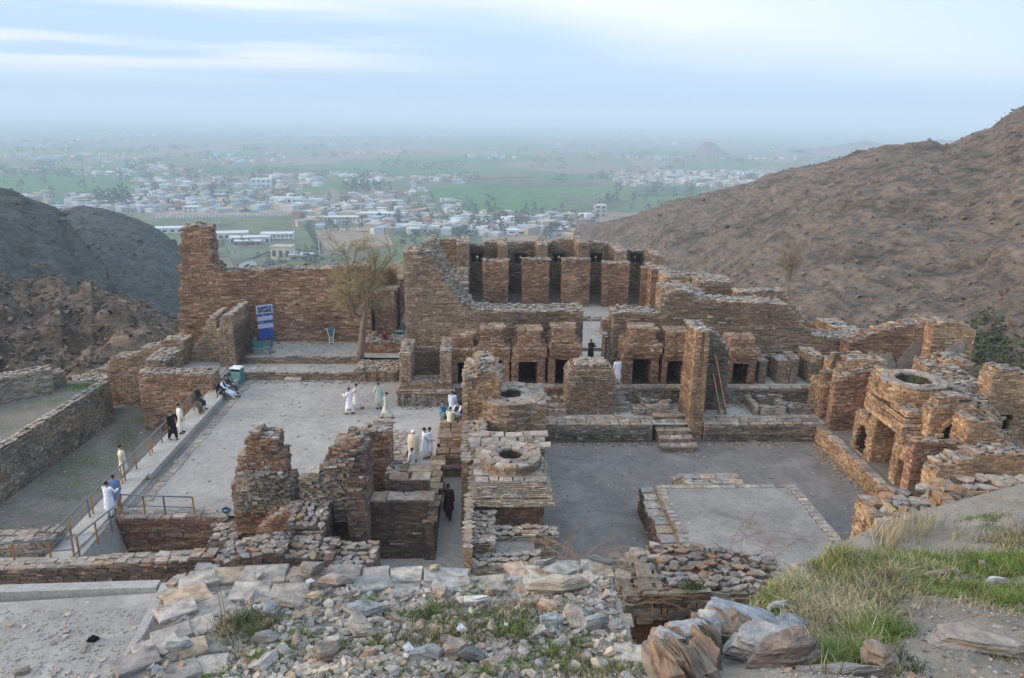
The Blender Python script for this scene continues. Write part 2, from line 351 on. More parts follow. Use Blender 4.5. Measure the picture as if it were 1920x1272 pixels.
PAL = {
 'brown': [(0.277, 0.169, 0.109), (0.236, 0.148, 0.101), (0.313, 0.200, 0.131), (0.195, 0.126, 0.090), (0.384, 0.275, 0.198), (0.159, 0.109, 0.082), (0.260, 0.164, 0.109)],
 'red': [(0.277, 0.157, 0.109), (0.234, 0.135, 0.096), (0.314, 0.187, 0.126), (0.190, 0.119, 0.091), (0.368, 0.253, 0.191), (0.160, 0.106, 0.086)],
 'warm': [(0.341, 0.223, 0.132), (0.299, 0.193, 0.119), (0.384, 0.263, 0.162), (0.241, 0.162, 0.106), (0.427, 0.339, 0.230), (0.266, 0.176, 0.113)],
 'grey': [(0.243, 0.210, 0.173), (0.289, 0.257, 0.214), (0.202, 0.173, 0.143), (0.339, 0.306, 0.256), (0.167, 0.140, 0.117), (0.263, 0.206, 0.152)],
 'sooty': [(0.093, 0.072, 0.063), (0.118, 0.088, 0.075), (0.077, 0.061, 0.055), (0.148, 0.107, 0.086), (0.187, 0.139, 0.111)],  # dark brown stones, far below the other palettes in tone
 'plain': [(0.245, 0.185, 0.133), (0.222, 0.162, 0.116), (0.273, 0.211, 0.156), (0.199, 0.143, 0.105), (0.323, 0.261, 0.204)],
 'cap': [(0.334, 0.295, 0.257), (0.377, 0.333, 0.290), (0.289, 0.253, 0.221), (0.320, 0.253, 0.197), (0.259, 0.232, 0.213)],
 'slate': [(0.356, 0.331, 0.305), (0.415, 0.382, 0.341), (0.303, 0.281, 0.262), (0.391, 0.315, 0.242), (0.456, 0.426, 0.373), (0.320, 0.319, 0.315)],
 'dslate': [(0.300, 0.279, 0.257), (0.349, 0.321, 0.287), (0.255, 0.237, 0.221), (0.330, 0.265, 0.204), (0.384, 0.359, 0.314), (0.269, 0.269, 0.265)],
 'rubble': [(0.260, 0.224, 0.193), (0.298, 0.262, 0.231), (0.221, 0.187, 0.161), (0.295, 0.208, 0.144), (0.347, 0.312, 0.280), (0.208, 0.192, 0.186), (0.260, 0.257, 0.264)],
}
STAT = {'single': 0, 'mass': 0, 'tri': 0}
class Pieces:
    """stones waiting to be emitted: the ones that show largest as objects, the rest as one joined part"""
    def __init__(s): s.a = []
    def add(s, fam, loc, rot, scale, col, name='stone'):
        s.a.append((fam, RN.randrange(len(FAM[fam])), loc, rot, scale, col, name))
    def emit(s, parent, origin, nmax=60, minpx=12.0, mass='stonework', single_mat=None):
        if not s.a: return
        o = np.array(origin); L = np.array([p[2] for p in s.a]); sc = np.array([p[4] for p in s.a])
        d = np.linalg.norm(L - CAMP, axis=1); ss = np.sort(sc, axis=1)
        lpx = ss[:, 2] * F_PX / d; hpx = ss[:, 1] * F_PX / d
        capm = np.array([p[6] != 'stone' for p in s.a]); k = np.where(capm, .5, 1.0)
        area = lpx * np.where(capm, hpx * .5, sc[:, 2] * F_PX / d)
        order = np.argsort(-area); chosen = set()
        for i in order:
            if len(chosen) >= nmax: break
            if lpx[i] >= minpx and (capm[i] or sc[i, 2] * F_PX / d[i] >= 4.0): chosen.add(int(i))
        for i in sorted(chosen):
            f, vi, loc, rot, scl, col, nm = s.a[i]
            ob = bpy.data.objects.new(nm, fam_mesh(f, vi)); C.objects.link(ob); ob.parent = parent
            m = rot.to_4x4() if isinstance(rot, Matrix) else Matrix.Rotation(rot, 4, 'Z')
            ob.matrix_basis = Matrix.Translation(Vector(loc) - Vector(origin)) @ m @ Matrix.Diagonal((*scl, 1))
            ob.color = (*col, 1)
        STAT['single'] += len(chosen)
        rest = [p for i, p in enumerate(s.a) if i not in chosen]
        if rest:
            V, T, Cc, k = [], [], [], 0
            byv = {}
            for p in rest: byv.setdefault((p[0], p[1]), []).append(p)
            for (f, vi), ps in byv.items():
                v0, t0 = FAM[f][vi]; n = len(ps); t0 = t0[DROP[f, vi]]
                Rm = np.empty((n, 3, 3)); 
                for q, p in enumerate(ps):
                    if isinstance(p[3], Matrix): Rm[q] = np.array(p[3])
                    else:
                        c, s_ = math.cos(p[3]), math.sin(p[3]); Rm[q] = ((c, -s_, 0), (s_, c, 0), (0, 0, 1))
                Sc = np.array([p[4] for p in ps]); Lc = np.array([p[2] for p in ps]) - o; Cl = np.array([p[5] for p in ps])
                vv = np.einsum('nij,nkj->nki', Rm, v0[None] * Sc[:, None, :]) + Lc[:, None, :]
                V.append(vv.reshape(-1, 3)); T.append((t0[None] + (k + np.arange(n) * len(v0))[:, None, None]).reshape(-1, 3)); Cc.append(np.repeat(Cl, len(v0), 0)); k += n * len(v0)
            me = tri_mesh(mass, np.concatenate(V), np.concatenate(T), np.concatenate(Cc)); STAT['tri'] += len(me.polygons)
            ob = link(mass, me, parent, M_STONE); ob['kind'] = 'stuff'
            if parent is None: ob.location = origin
            STAT['mass'] += len(rest)
            return ob
def jit(c, a=.10):
    k = RN.uniform(1 - a, 1 + a); return (c[0] * k, c[1] * k * RN.uniform(.98, 1.02), c[2] * k * RN.uniform(.96, 1.04))
def rot_tilt(yaw, a): return (Matrix.Rotation(yaw, 3, 'Z') @ Matrix.Rotation(RN.gauss(0, a), 3, 'X') @ Matrix.Rotation(RN.gauss(0, a), 3, 'Y'))

# ------------------------------------------------------------------ masonry
def interp(prof, s):
    if s <= prof[0][0]: return prof[0][1]
    for (a, za), (b, zb) in zip(prof, prof[1:]):
        if s <= b: return za + (zb - za) * ((s - a) / (b - a) if b > a else 0)
    return prof[-1][1]
def clad(pc, O, U, N, L, z0, top, pal, course=(.11, .22), length=(.28, .85), holes=(), bat=0.0, stain=None, seed=0.0, s_in=0.0, proud=.035):
    """cover one face of a wall with courses of stones"""
    far = math.hypot(O[0] + U[0] * L / 2, O[1] + U[1] * L / 2) > 18
    if far: course = (course[0] * .62, course[1] * .58); length = (length[0] * .66, length[1] * .66)
    pm = np.mean(PAL[pal], axis=0); pl = [tuple(pm + (np.array(q) - pm) * .75) for q in PAL[pal]]
    yaw = math.atan2(U[1], U[0]); z = z0; zmax = top if not callable(top) else max(top(L * i / 40) for i in range(41))
    while z < zmax - .03:
        h = RN.uniform(*course); s = RN.uniform(-.3, 0); thin = RN.random() < .22; big = not thin and RN.random() < .13
        if big: h *= 1.7
        if thin: h *= .55
        while s < L - .02:
            l = RN.uniform(*length) * (1.25 if thin else 1.0)
            if RN.random() < (.55 if big else .25): l *= .5
            a, b = max(s, s_in), min(s + l, L - s_in); s += l
            if b - a < .05: continue
            m = (a + b) / 2; zt = top(m) if callable(top) else top
            if z + h * .5 > zt: continue
            if any(q[0] - .02 < m < q[1] + .02 and q[2] - .02 < z + h / 2 < q[3] + .02 for q in holes): continue
            hh = h
            p = RN.uniform(.2, 1) ** 1.5 * proud * (1.7 if RN.random() < .08 else 1); off = p - .12 - bat * (z - z0)
            n = noise.noise((m * .35 + seed, z * .45, seed)); nn = noise.noise((m * .9 + seed, z * 1.3, seed + 9))
            c = pl[int((RN.random() ** (1.0 if n < .1 else .8)) * len(pl)) % len(pl)]
            k = 1.08 + .36 * n + .20 * nn
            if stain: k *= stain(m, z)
            c = jit((c[0] * k, c[1] * k, c[2] * k), .11)
            if RN.random() < .022: c = jit((.40, .33, .265), .12)
            pc.add('brick', (O[0] + U[0] * m + N[0] * off, O[1] + U[1] * m + N[1] * off, z + hh / 2 + RN.uniform(-.008, .008)), yaw, (b - a - .014, .24, hh - .012), c)
        z += h
def rubble_top(pc, O, U, N, t, prof, rag, pal='cap', size=(.28, .6), paved=False, seed=0, name='capstone'):
    """cap slabs and loose stones along the top of a wall; N is the outward normal of its front face"""
    L = prof[-1][0]; yaw = math.atan2(U[1], U[0])
    far = math.hypot(O[0] + U[0] * L / 2, O[1] + U[1] * L / 2) > 18
    if far and not paved: size = (size[0] * .72, size[1] * .8)
    nrow = max(1, int(round(t / (sum(size) / 2 * .92))))
    for r in range(nrow):
        s = -RN.uniform(0, .2)
        while s < L:
            l = RN.uniform(*size); m = min(max(s + l / 2, .1), L - .1); s += l * .97
            z = interp(prof, m); w = t / nrow; q = -(r + .5) * w + RN.uniform(-.05, .05)
            sl = interp(prof, min(m + .25, L)) - interp(prof, max(m - .25, 0))
            c = jit(RN.choice(PAL[pal]), .12)
            if paved: pc.add('paver', (O[0] + U[0] * m + N[0] * q, O[1] + U[1] * m + N[1] * q, z + .02), rot_tilt(yaw + RN.choice((0, math.pi)), .012), (l * .97, w * .97, .10), c, name)
            else: pc.add('slab', (O[0] + U[0] * m + N[0] * q, O[1] + U[1] * m + N[1] * q, z + RN.uniform(-.02, .05)), rot_tilt(yaw + RN.uniform(-.6, .6), .06), ((l if abs(sl) < .3 else min(l, .3)) * 1.12, w * RN.uniform(.95, 1.2), RN.uniform(.05, .11)), c, name)
    if rag > 0:
        for _ in range(int(L * t * 7 * min(rag * 2.2, 2.5))):
            m = RN.uniform(.05, L - .05)
            if abs(interp(prof, min(m + .2, L)) - interp(prof, max(m - .2, 0))) > .35: continue
            q = -RN.uniform(.02, t - .02); b = max(0, noise.noise((m * .8 + seed, q * .9, seed + 3))) * rag * 1.6
            c = jit(RN.choice(PAL[pal] + PAL['grey']), .15)
            l = RN.uniform(size[0] * .6, size[1] * .95)
            pc.add(RN.choice(('slab', 'slab', 'slab', 'rock')), (O[0] + U[0] * m + N[0] * q, O[1] + U[1] * m + N[1] * q, interp(prof, m) + .06 + b * RN.random()), rot_tilt(RN.uniform(0, 6.3), .16), (l, l * RN.uniform(.5, .9), RN.uniform(.05, .12)), c, name)
def core(mb, A, U, N, L, t, z0, prof, holes=(), bat=0.0, inset=.05):
    br = sorted(set([0, L] + [min(max(p[0], 0), L) for p in prof] + [min(max(q, 0), L) for h in holes for q in h[:2]]))
    i0 = inset
    def pt(s, z, back):
        s_ = min(max(s, inset), L - inset); b = bat * (z - z0)
        n = -(t - inset) + (b if back else 0) if back else -(inset + b)
        if bat and (s <= 0 or s >= L): s_ += b if s <= 0 else -b
        return (A[0] + U[0] * s_ + N[0] * n, A[1] + U[1] * s_ + N[1] * n, z)
    for a, b in zip(br, br[1:]):
        if b - a < 1e-4: continue
        m = (a + b) / 2; cuts = sorted((h[2], h[3]) for h in holes if h[0] - 1e-4 < m < h[1] + 1e-4)
        lo = z0; segs = []
        for c0, c1 in cuts:
            if c0 > lo + .01: segs.append((lo, lo, c0, c0))
            lo = max(lo, c1)
        ta, tb = interp(prof, a + 1e-5), interp(prof, b - 1e-5)
        if max(ta, tb) > lo + .01: segs.append((lo, lo, max(ta, lo + .01), max(tb, lo + .01)))
        for za0, zb0, za1, zb1 in segs:
            mb.hexa([pt(a, za0, 0), pt(b, zb0, 0), pt(b, zb0, 1), pt(a, za0, 1)], [pt(a, za1, 0), pt(b, zb1, 0), pt(b, zb1, 1), pt(a, za1, 1)])
def mortar_mat():
    m, t, b = new_mat('mortar_core', .97, .08)
    n = nnoise(t, nmap(t, (1, 1, 5)), 3, 6, .7)
    t.links.new(nramp(t, n, [(.3, (.035, .028, .022)), (.5, (.065, .052, .041)), (.7, (.10, .08, .063))]), b.inputs['Base Color'])
    nbump(t, b, n, .7, .05); return m
M_CORE = mortar_mat()
class Build:
    """a ruin: one thing whose stretches of wall are parts and whose stones are parts or sub-parts"""
    def __init__(s, name, label, cat, loc, group=None, single=True):
        s.loc = Vector(loc); s.single = single; s.root = None; s.name = name; s.n = 0
        s.meta = (label, cat, group)
        if not single:
            s.root = empty(name, s.loc); tag(s.root, label, cat, group)
    def wall(s, A, B, t, z0, prof, pal='brown', part='wall', faces='FLR', course=(.11, .22), length=(.28, .85), holes=(), bat=0.0, cap='cap', rag=0.0, paved=False,
             capsize=(.28, .6), nmax=60, minpx=12.0, stain=None, proud=.035, jag=0.06):
        A = Vector(A[:2]); B = Vector(B[:2]); L = (B - A).length; U = (B - A) / L; N = Vector((U.y, -U.x)); seed = RN.uniform(0, 90)
        if not isinstance(prof, (list, tuple)): prof = [(0, prof), (L, prof)]
        prof = sorted((max(0, min(L, a)), z) for a, z in prof)
        if prof[0][0] > 0: prof.insert(0, (0, prof[0][1]))
        if prof[-1][0] < L: prof.append((L, prof[-1][1]))
        risers = []
        if jag:
            q = []; x = 0
            while x < L - .02:
                sl = abs(interp(prof, min(L, x + .2)) - interp(prof, max(0, x - .2))) / .4; sp = RN.uniform(.35, .75) if sl < .5 else RN.uniform(.14, .34)
                if L - x - sp < .15: sp = L - x
                z = interp(prof, x + sp / 2) + RN.uniform(-jag, jag * .6)
                if q and abs(q[-1][1] - z) > .1: risers.append((x, q[-1][1], z))
                q += [(x + .002 if q else 0, z), (min(L, x + sp), z)]; x += sp
            prof = q
        mb = MB(); core(mb, A, U, N, L, t, z0, prof, holes, bat)
        o0 = s.loc
        if s.single and s.root is None:
            ob = mb.build(s.name, M_CORE, None, origin=o0); s.root = ob; tag(ob, *s.meta)
        else:
            ob = mb.build(part, M_CORE, s.root, origin=o0)
        pc = Pieces(); kw = dict(pal=pal, course=course, length=length, bat=bat, seed=seed, proud=proud)
        topf = lambda x: interp(prof, x)
        if 'F' in faces: clad(pc, A, U, N, L, z0, topf, holes=holes, stain=stain, **kw)
        if 'B' in faces: clad(pc, B - N * t, -U, -N, L, z0, lambda x: interp(prof, L - x), holes=[(L - h[1], L - h[0], h[2], h[3]) for h in holes], **kw)
        if 'L' in faces: clad(pc, A - N * t, N, -U, t, z0, prof[0][1], stain=None, **kw)
        if 'R' in faces: clad(pc, B, -N, U, t, z0, prof[-1][1], stain=None, **kw)
        for x, za, zb in risers:
            lo, hi = min(za, zb), max(za, zb); sg = 1 if za > zb else -1; z = lo; pl = PAL[pal]
            while z < hi - .03:
                h = RN.uniform(.07, .15) if t < 1.6 else RN.uniform(.1, .18); q = 0
                while q < t - .05:
                    w = min(RN.uniform(.2, .55), t - q); m = x - sg * RN.uniform(.02, .14)
                    pc.add('brick', (A.x + U.x * m - N.x * (q + w / 2), A.y + U.y * m - N.y * (q + w / 2), z + h / 2), math.atan2(U.y, U.x) + math.pi / 2 * sg + RN.gauss(0, .06), (w - .01, .3, h - .01), jit(RN.choice(pl + PAL['grey'][:2]), .14)); q += w
                z += h
        if cap: rubble_top(pc, A, U, N, t, prof, rag, cap, capsize, paved, seed)
        pc.emit(ob, o0, nmax, minpx)
        return ob
    def block(s, x0, x1, y0, y1, z0, z1, **k):
        return s.wall((x0, y0), (x1, y0), y1 - y0, z0, z1, **k)
def wx(y, pts, x0=None, x1=None):
    """profile of a wall facing us at depth y from photo points -> A, B, prof"""
    q = [PY(u, v, y) for u, v in pts]; x0 = q[0].x if x0 is None else x0; x1 = q[-1].x if x1 is None else x1
    return (x0, y), (x1, y), [(p.x - x0, p.z) for p in q]
def wl(x, pts):
    """profile of a wall facing left at x, points listed from far to near"""
    q = [PX(u, v, x) for u, v in pts]; y0 = q[0].y
    return (x, y0), (x, q[-1].y), [(y0 - p.y, p.z) for p in q]
def sheet(name, pts, z, mat, kind='structure', sub=0, parent=None):
    mb = MB(); mb.add([(p[0], p[1], z) for p in pts], [tuple(range(len(pts)))]); o = mb.build(name, mat, parent)
    if kind: o['kind'] = kind
    return o
# ================================================================== terrain, plain, haze
ZP = -102.0
def hill_mat(name, base, dark, warm):
    m, t, b = new_mat(name, .97, .08)
    v = nmap(t); 
    g = t.nodes.new('ShaderNodeNewGeometry'); mp = t.nodes.new('ShaderNodeMapping'); mp.inputs['Rotation'].default_value = (R_(20), R_(-28), R_(15)); mp.inputs['Scale'].default_value = (.22, .22, 1.8)
    t.links.new(g.outputs['Position'], mp.inputs[0])
    n0 = nnoise(t, mp.outputs[0], .8, 8, .72); n1 = nnoise(t, v, .035, 6, .6); n2 = nnoise(t, v, .8, 6, .7); n3 = nnoise(t, v, .12, 5, .65)
    c = nramp(t, n0, [(.32, dark), (.48, base), (.62, tuple(x * 1.25 for x in base)), (.75, warm)])
    c = nmix(t, c, nramp(t, n3, [(.35, (.55, .56, .55)), (.5, (1, 1, 1)), (.66, (1.2, 1.15, 1.1))]), 1, 'MULTIPLY')
    c = nmix(t, c, warm, nramp(t, n1, [(.56, (0, 0, 0)), (.72, (.55, .55, .55))]))
    c = nmix(t, c, nramp(t, n2, [(.3, (.5, .5, .5)), (.5, (1, 1, 1)), (.7, (1.4, 1.35, 1.3))]), 1, 'MULTIPLY')
    t.links.new(c, b.inputs['Base Color'])
    h = t.nodes.new('ShaderNodeMath'); h.operation = 'ADD'; t.links.new(n0, h.inputs[0]); t.links.new(n2, h.inputs[1]); nbump(t, b, h.outputs[0], .9, .8)
    return m
M_HILL = hill_mat('rocky_hillside', (.155, .130, .108), (.075, .066, .056), (.24, .17, .12))
M_HILLG = hill_mat('scrubby_hillside', (.075, .080, .073), (.030, .036, .034), (.15, .118, .09))
def fbm(x, y, z, o=5):
    a, s, k = 0, 1, 1
    for _ in range(o): a += s * noise.noise((x * k, y * k, z * k)); s *= .52; k *= 2.1
    return a
def hill(name, crest, foot, back, mat, nu=220, nv=110, amp=6, scale=.03, ridge=0.0, seed=0, bulge=.12, rough=1.0):
    """surface from the crest line down to its foot towards us, and down its far side; crest/foot: [(u, v, distance)]"""
    def line(l, u):
        if u <= l[0][0]: a, b = l[0], l[0]
        else:
            a = b = l[-1]
            for p, q in zip(l, l[1:]):
                if p[0] <= u <= q[0]: a, b = p, q; break
        f = (u - a[0]) / (b[0] - a[0]) if b[0] > a[0] else 0
        return PD(u, a[1] + (b[1] - a[1]) * f, a[2] + (b[2] - a[2]) * f)
    u0, u1 = crest[0][0], crest[-1][0]; V = []
    nb = max(8, nv // 5)
    for i in range(nu + 1):
        u = u0 + (u1 - u0) * i / nu; c = line(crest, u); f = line(foot, u); d = Vector((c.x - f.x, c.y - f.y, 0)).normalized()
        bk = c + d * back; bk.z = ZP - 3
        for j in range(-nb, nv + 1):
            if j < 0:
                t = -j / nb; p = c.lerp(bk, t); w = (1 - t) * min(1, t * 4)
            else:
                t = j / nv; p = c.lerp(f, t); p.z += math.sin(t * math.pi) * bulge * (c - f).length * (1 - t); w = min(1, .10 + t * 2.2) 
            n = fbm(p.x * scale, p.y * scale, seed, 6)
            rg = abs(noise.noise((p.x * scale * 1.7, p.y * scale * 1.7, seed + 5)))
            p = p + Vector((0, 0, (n * amp - rg * ridge) * w + (noise.noise((p.x * .33, p.y * .33, p.z * .5)) * .7 + abs(noise.noise((p.x * .11, p.y * .11, p.z * .2 + seed))) * rough) * min(1, w * 3)))
            V.append(p[:])
    m = nv + nb + 1; V = np.array(V); i, j = np.meshgrid(np.arange(nu), np.arange(m - 1), indexing='ij'); a = (i * m + j).ravel()
    T = np.concatenate([np.stack([a, a + m, a + m + 1], 1), np.stack([a, a + m + 1, a + 1], 1)])
    o = link(name, tri_mesh(name, V, T[:, ::-1], smooth=True), None, mat); o['kind'] = 'structure'; return o, V.reshape(nu + 1, m, 3)[:, nb:]
HR, HRV = hill('right_hill', [(1080, 438, 520), (1135, 428, 470), (1180, 425, 440), (1240, 409, 420), (1290, 397, 400), (1340, 381, 380), (1400, 362, 360), (1440, 346, 350), (1500, 329, 335), (1560, 314, 320), (1600, 303, 310), (1650, 294, 300), (1700, 288, 292), (1735, 287, 285), (1765, 291, 280), (1790, 281, 285), (1820, 268, 290), (1850, 258, 290), (1880, 236, 288), (1920, 210, 285), (1980, 185, 282), (2100, 165, 280), (2500, 170, 260)],
    [(1080, 520, 280), (1160, 560, 180), (1250, 610, 120), (1400, 660, 98), (1600, 690, 84), (1900, 740, 70), (2500, 820, 62)], 420, M_HILL, 300, 150, amp=3.2, scale=.02, ridge=3, seed=3, bulge=.06)
HR2, _ = hill('far_spur', [(1060, 452, 640), (1110, 440, 620), (1150, 420, 610), (1190, 405, 600), (1235, 394, 600), (1270, 398, 600), (1340, 420, 600)], [(1060, 480, 560), (1340, 480, 520)], 150, M_HILL, 80, 30, amp=2, scale=.02, seed=8, bulge=.03)
HL1, HL1V = hill('left_hill', [(-500, 260, 330), (-200, 300, 320), (-60, 335, 310), (0, 354, 300), (30, 361, 296), (60, 374, 292), (88, 381, 290), (105, 388, 288), (120, 404, 286), (135, 425, 280), (160, 455, 270), (200, 500, 255)],
    [(-500, 760, 150), (0, 760, 150), (200, 760, 160)], 200, M_HILLG, 150, 100, amp=4, scale=.022, ridge=4, seed=12, bulge=.03, rough=3.0)
HL2, HL2V = hill('middle_left_hill', [(20, 420, 420), (100, 400, 420), (130, 392, 418), (152, 387, 415), (190, 391, 410), (235, 403, 405), (275, 419, 400), (305, 436, 392), (330, 457, 384), (355, 480, 370), (400, 520, 340), (470, 560, 300)],
    [(20, 760, 175), (300, 760, 175), (470, 760, 190)], 200, M_HILLG, 150, 110, amp=3.5, scale=.02, ridge=4, seed=21, bulge=.02, rough=2.5)
M_CRAG = hill_mat('warm_crags', (.19, .145, .11), (.075, .066, .058), (.30, .20, .13))
HL3, HL3V = hill('near_rocky_ridge', [(-300, 500, 130), (-60, 512, 128), (0, 524, 126), (30, 532, 126), (62, 560, 125), (95, 552, 124), (118, 540, 124), (128, 556, 124), (158, 560, 124), (164, 542, 124), (178, 540, 124), (184, 566, 123), (215, 566, 122), (250, 568, 120), (280, 582, 118), (330, 604, 114), (350, 640, 110), (420, 690, 105)],
    [(-300, 800, 66), (0, 800, 66), (420, 780, 74)], 60, M_CRAG, 220, 100, amp=3.5, scale=.05, ridge=4.5, seed=31, bulge=.05, rough=3.5)
# spur that carries the ruins
def mound():
    V, nx, ny = [], 90, 70
    for i in range(nx + 1):
        for j in range(ny + 1):
            x = -200 + 480 * i / nx; y = -60 + 330 * j / ny
            d = math.hypot(max(-27 - x - max(0, 40 - y) * .6, 0, x - 60), max(y - 74, 0)); z = -4.2 - d * .62 + fbm(x * .03, y * .03, 2) * min(1, d / 20) * 5
            V.append((x, y, max(z, ZP - 6)))
    m = ny + 1; i, j = np.meshgrid(np.arange(nx), np.arange(ny), indexing='ij'); a = (i * m + j).ravel()
    T = np.concatenate([np.stack([a, a + m, a + m + 1], 1), np.stack([a, a + m + 1, a + 1], 1)])
    o = link('ruin_spur', tri_mesh('ruin_spur', V, T, smooth=True), None, M_HILL); o['kind'] = 'structure'
mound()
def plain_mat():
    m, t, b = new_mat('valley_plain', .97, .05)
    g = t.nodes.new('ShaderNodeNewGeometry'); mp = t.nodes.new('ShaderNodeMapping'); mp.inputs['Scale'].default_value = (.006, .0032, 0); mp.inputs['Rotation'].default_value = (0, 0, .3)
    t.links.new(g.outputs['Position'], mp.inputs[0])
    vo = t.nodes.new('ShaderNodeTexVoronoi'); vo.inputs['Scale'].default_value = 1.0; vo.distance = 'MANHATTAN'; t.links.new(mp.outputs[0], vo.inputs['Vector'])
    sc = t.nodes.new('ShaderNodeSeparateColor'); t.links.new(vo.outputs['Color'], sc.inputs[0])
    c = nramp(t, sc.outputs[0], [(.0, (.13, .13, .085)), (.2, (.10, .14, .065)), (.42, (.08, .16, .05)), (.6, (.18, .155, .11)), (.78, (.22, .185, .14)), (.9, (.11, .15, .07))])
    t.nodes[-1]
    v = nmap(t); n = nnoise(t, v, .012, 6, .65); n2 = nnoise(t, v, .09, 5, .7)
    c = nmix(t, c, nramp(t, n2, [(.3, (.6, .62, .6)), (.5, (1, 1, 1)), (.7, (1.25, 1.22, 1.2))]), 1, 'MULTIPLY')
    c = nmix(t, c, (.16, .14, .115), nramp(t, n, [(.5, (0, 0, 0)), (.62, (.7, .7, .7))]))
    t.links.new(c, b.inputs['Base Color']); return m
M_PLAIN = plain_mat()
mb = MB(); mb.add([(-30000, -3000, ZP), (30000, -3000, ZP), (30000, 30000, ZP), (-30000, 30000, ZP)], [(0, 1, 2, 3)])
o = mb.build('valley_plain', M_PLAIN); o['kind'] = 'structure'
# haze: one even volume round everything
m = bpy.data.materials.new('haze'); m.use_nodes = True; t = m.node_tree; t.nodes.clear()
pv = t.nodes.new('ShaderNodeVolumePrincipled'); pv.inputs['Color'].default_value = (.69, .85, 1.0, 1); pv.inputs['Density'].default_value = .00035; pv.inputs['Anisotropy'].default_value = 0
mo = t.nodes.new('ShaderNodeOutputMaterial'); t.links.new(pv.outputs[0], mo.inputs['Volume'])
mb = MB(); mb.box(-31000, 31000, -3100, 31000, ZP - 12, 75)
o = mb.build('haze', m); o['kind'] = 'stuff'
# ================================================================== floors of the courts
ZC = -1.0                                     # stupa court floor; main court is 0, chapel terrace +1
sheet('court_floor', [(-16.9, 30.4), (-5.8, 30.4), (-5.8, 34.6), (-2.45, 34.6), (-2.45, 38), (-1.0, 38), (-1.0, 48.6), (-16.9, 48.6)], 0.0, M_COURT)
sheet('pale_pavement', [(-6.4, 34.7), (-2.47, 34.7), (-2.47, 43.55), (-5.4, 43.55), (-6.2, 41.2), (-7.2, 39.0)], 0.012, M_PAVE)
sheet('votive_court_floor', [(-1.6, 40.6), (20.6, 40.6), (20.6, 44.4), (-1.6, 44.4)], 0.0, M_PAVE)
sheet('stupa_court_floor', [(2.6, 20), (21, 20), (21, 40.6), (2.6, 40.6)], ZC, M_DARKG)
sheet('passage_floor', [(-10.7, 20), (2.7, 20), (2.7, 38), (-5.8, 38), (-5.8, 31), (-10.7, 31)], -1.25, M_PAVE)
sheet('chapel_terrace_floor', [(-5.3, 44.3), (21.2, 43.95), (24, 48), (24, 52), (-5.3, 52)], 1.0, M_PAVE)
sheet('monastery_floor', [(-7.5, 51.8), (24, 51.8), (24, 71), (-7.5, 71)], 1.25, M_COURT)
sheet('upper_terrace_floor', [(-19, 50.5), (-5.2, 50.5), (-5.2, 60), (-19, 60)], 0.9, M_COURT)
sheet('middle_terrace_floor', [(-17.4, 48.5), (-5.3, 48.5), (-5.3, 50.6), (-17.4, 50.6)], 0.47, M_COURT)
sheet('sunken_field', [(-48, 18), (-15.5, 18), (-15.5, 31), (-17.2, 31), (-17.2, 54), (-29, 52), (-40, 36)], -2.6, M_FIELDG)

# ================================================================== west terrace: tall wall, stubs, steps
Yt = 54.4
A, B, pr = wx(Yt, [(338, 650), (338.6, 600), (339.3, 545), (340, 490), (341, 440), (344, 428), (352, 424), (380, 423), (384, 444), (392, 474), (402, 500), (412, 508), (440, 512), (456, 503), (500, 508), (560, 503), (600, 505), (692, 500)])
b = Build('ruined_wall', 'tall brown stone wall with a broken tower at its left end, behind the blue sign', 'wall', (A[0], Yt, .8))
b.wall(A, B, 1.5, -2.5, pr, pal='brown', nmax=150, course=(.12, .25), length=(.35, 1.0), rag=.25, jag=.12)
b = Build('ruined_wall', 'cracked pair of leaning stone wall stubs left of the green bench', 'wall', (-18.5, 50, .4), single=False)
A, B, pr = wx(50.6, [(358, 668), (366, 655), (376, 642), (384, 624), (390, 606), (398, 594), (404, 590)])
b.wall(A, B, 2.6, -.3, pr, pal='plain', part='wall', course=(.1, .2), cap='dslate', nmax=60, jag=.1, rag=.1)
q0, q1 = PY(411, 690, 49.6), PY(441, 690, 49.6); L_ = q1.x - q0.x - .02
b.wall((q0.x + .12, 49.6), (q1.x + .1, 49.6), 3.9, .2, [(0, PY(424, 640, 49.6).z), (L_ * .12, PY(424, 622, 49.6).z), (L_ * .3, PY(430, 604, 49.6).z), (L_ * .5, PY(436, 595, 49.6).z), (L_, PY(450, 590, 49.6).z)], pal='plain', part='wall', course=(.12, .2), length=(.2, .55), cap='dslate', nmax=60, jag=.04)
A, B, pr = wx(53.3, [(345, 668), (362, 655), (388, 640), (410, 628)])
b.wall(A, B, .9, -.5, pr, pal='warm', part='wall', nmax=30, rag=.4)
b = Build('retaining_wall', 'low stone step edging the lower terrace behind the court', 'wall', (-12, 48.4, 0))
b.wall((-16.7, 48.4), (-5.4, 48.3), .35, -.1, .46, pal='plain', course=(.1, .16), cap='cap', capsize=(.3, .7), nmax=40, faces='F', jag=.04)
b = Build('retaining_wall', 'low stone step edging the upper terrace below the green bench', 'wall', (-12, 50.5, .4))
b.wall((-17.4, 50.5), (-8.7, 50.45), .35, .4, .9, pal='plain', course=(.09, .14), cap='cap', capsize=(.4, .9), nmax=30, faces='F', jag=.04)
b = Build('planter_wall', 'panelled low stone wall below the leaning tree', 'wall', (-7.5, 48, 0), single=False)
q0, q1 = PY(668, 705, 48.1), PY(746, 705, 48.1)
b.wall((q0.x, 48.1), (q1.x, 48.1), 2.2, -.1, .78, pal='plain', part='wall', course=(.14, .2), length=(.3, .6), cap='cap', nmax=40, faces='FL', rag=.15)
for i in range(5):
    x = q0.x + .5 + i * .62; b.wall((x, 48.02), (x + .14, 48.02), .2, -.02, .62, pal='plain', part='pilaster', cap=None, nmax=6, jag=0)
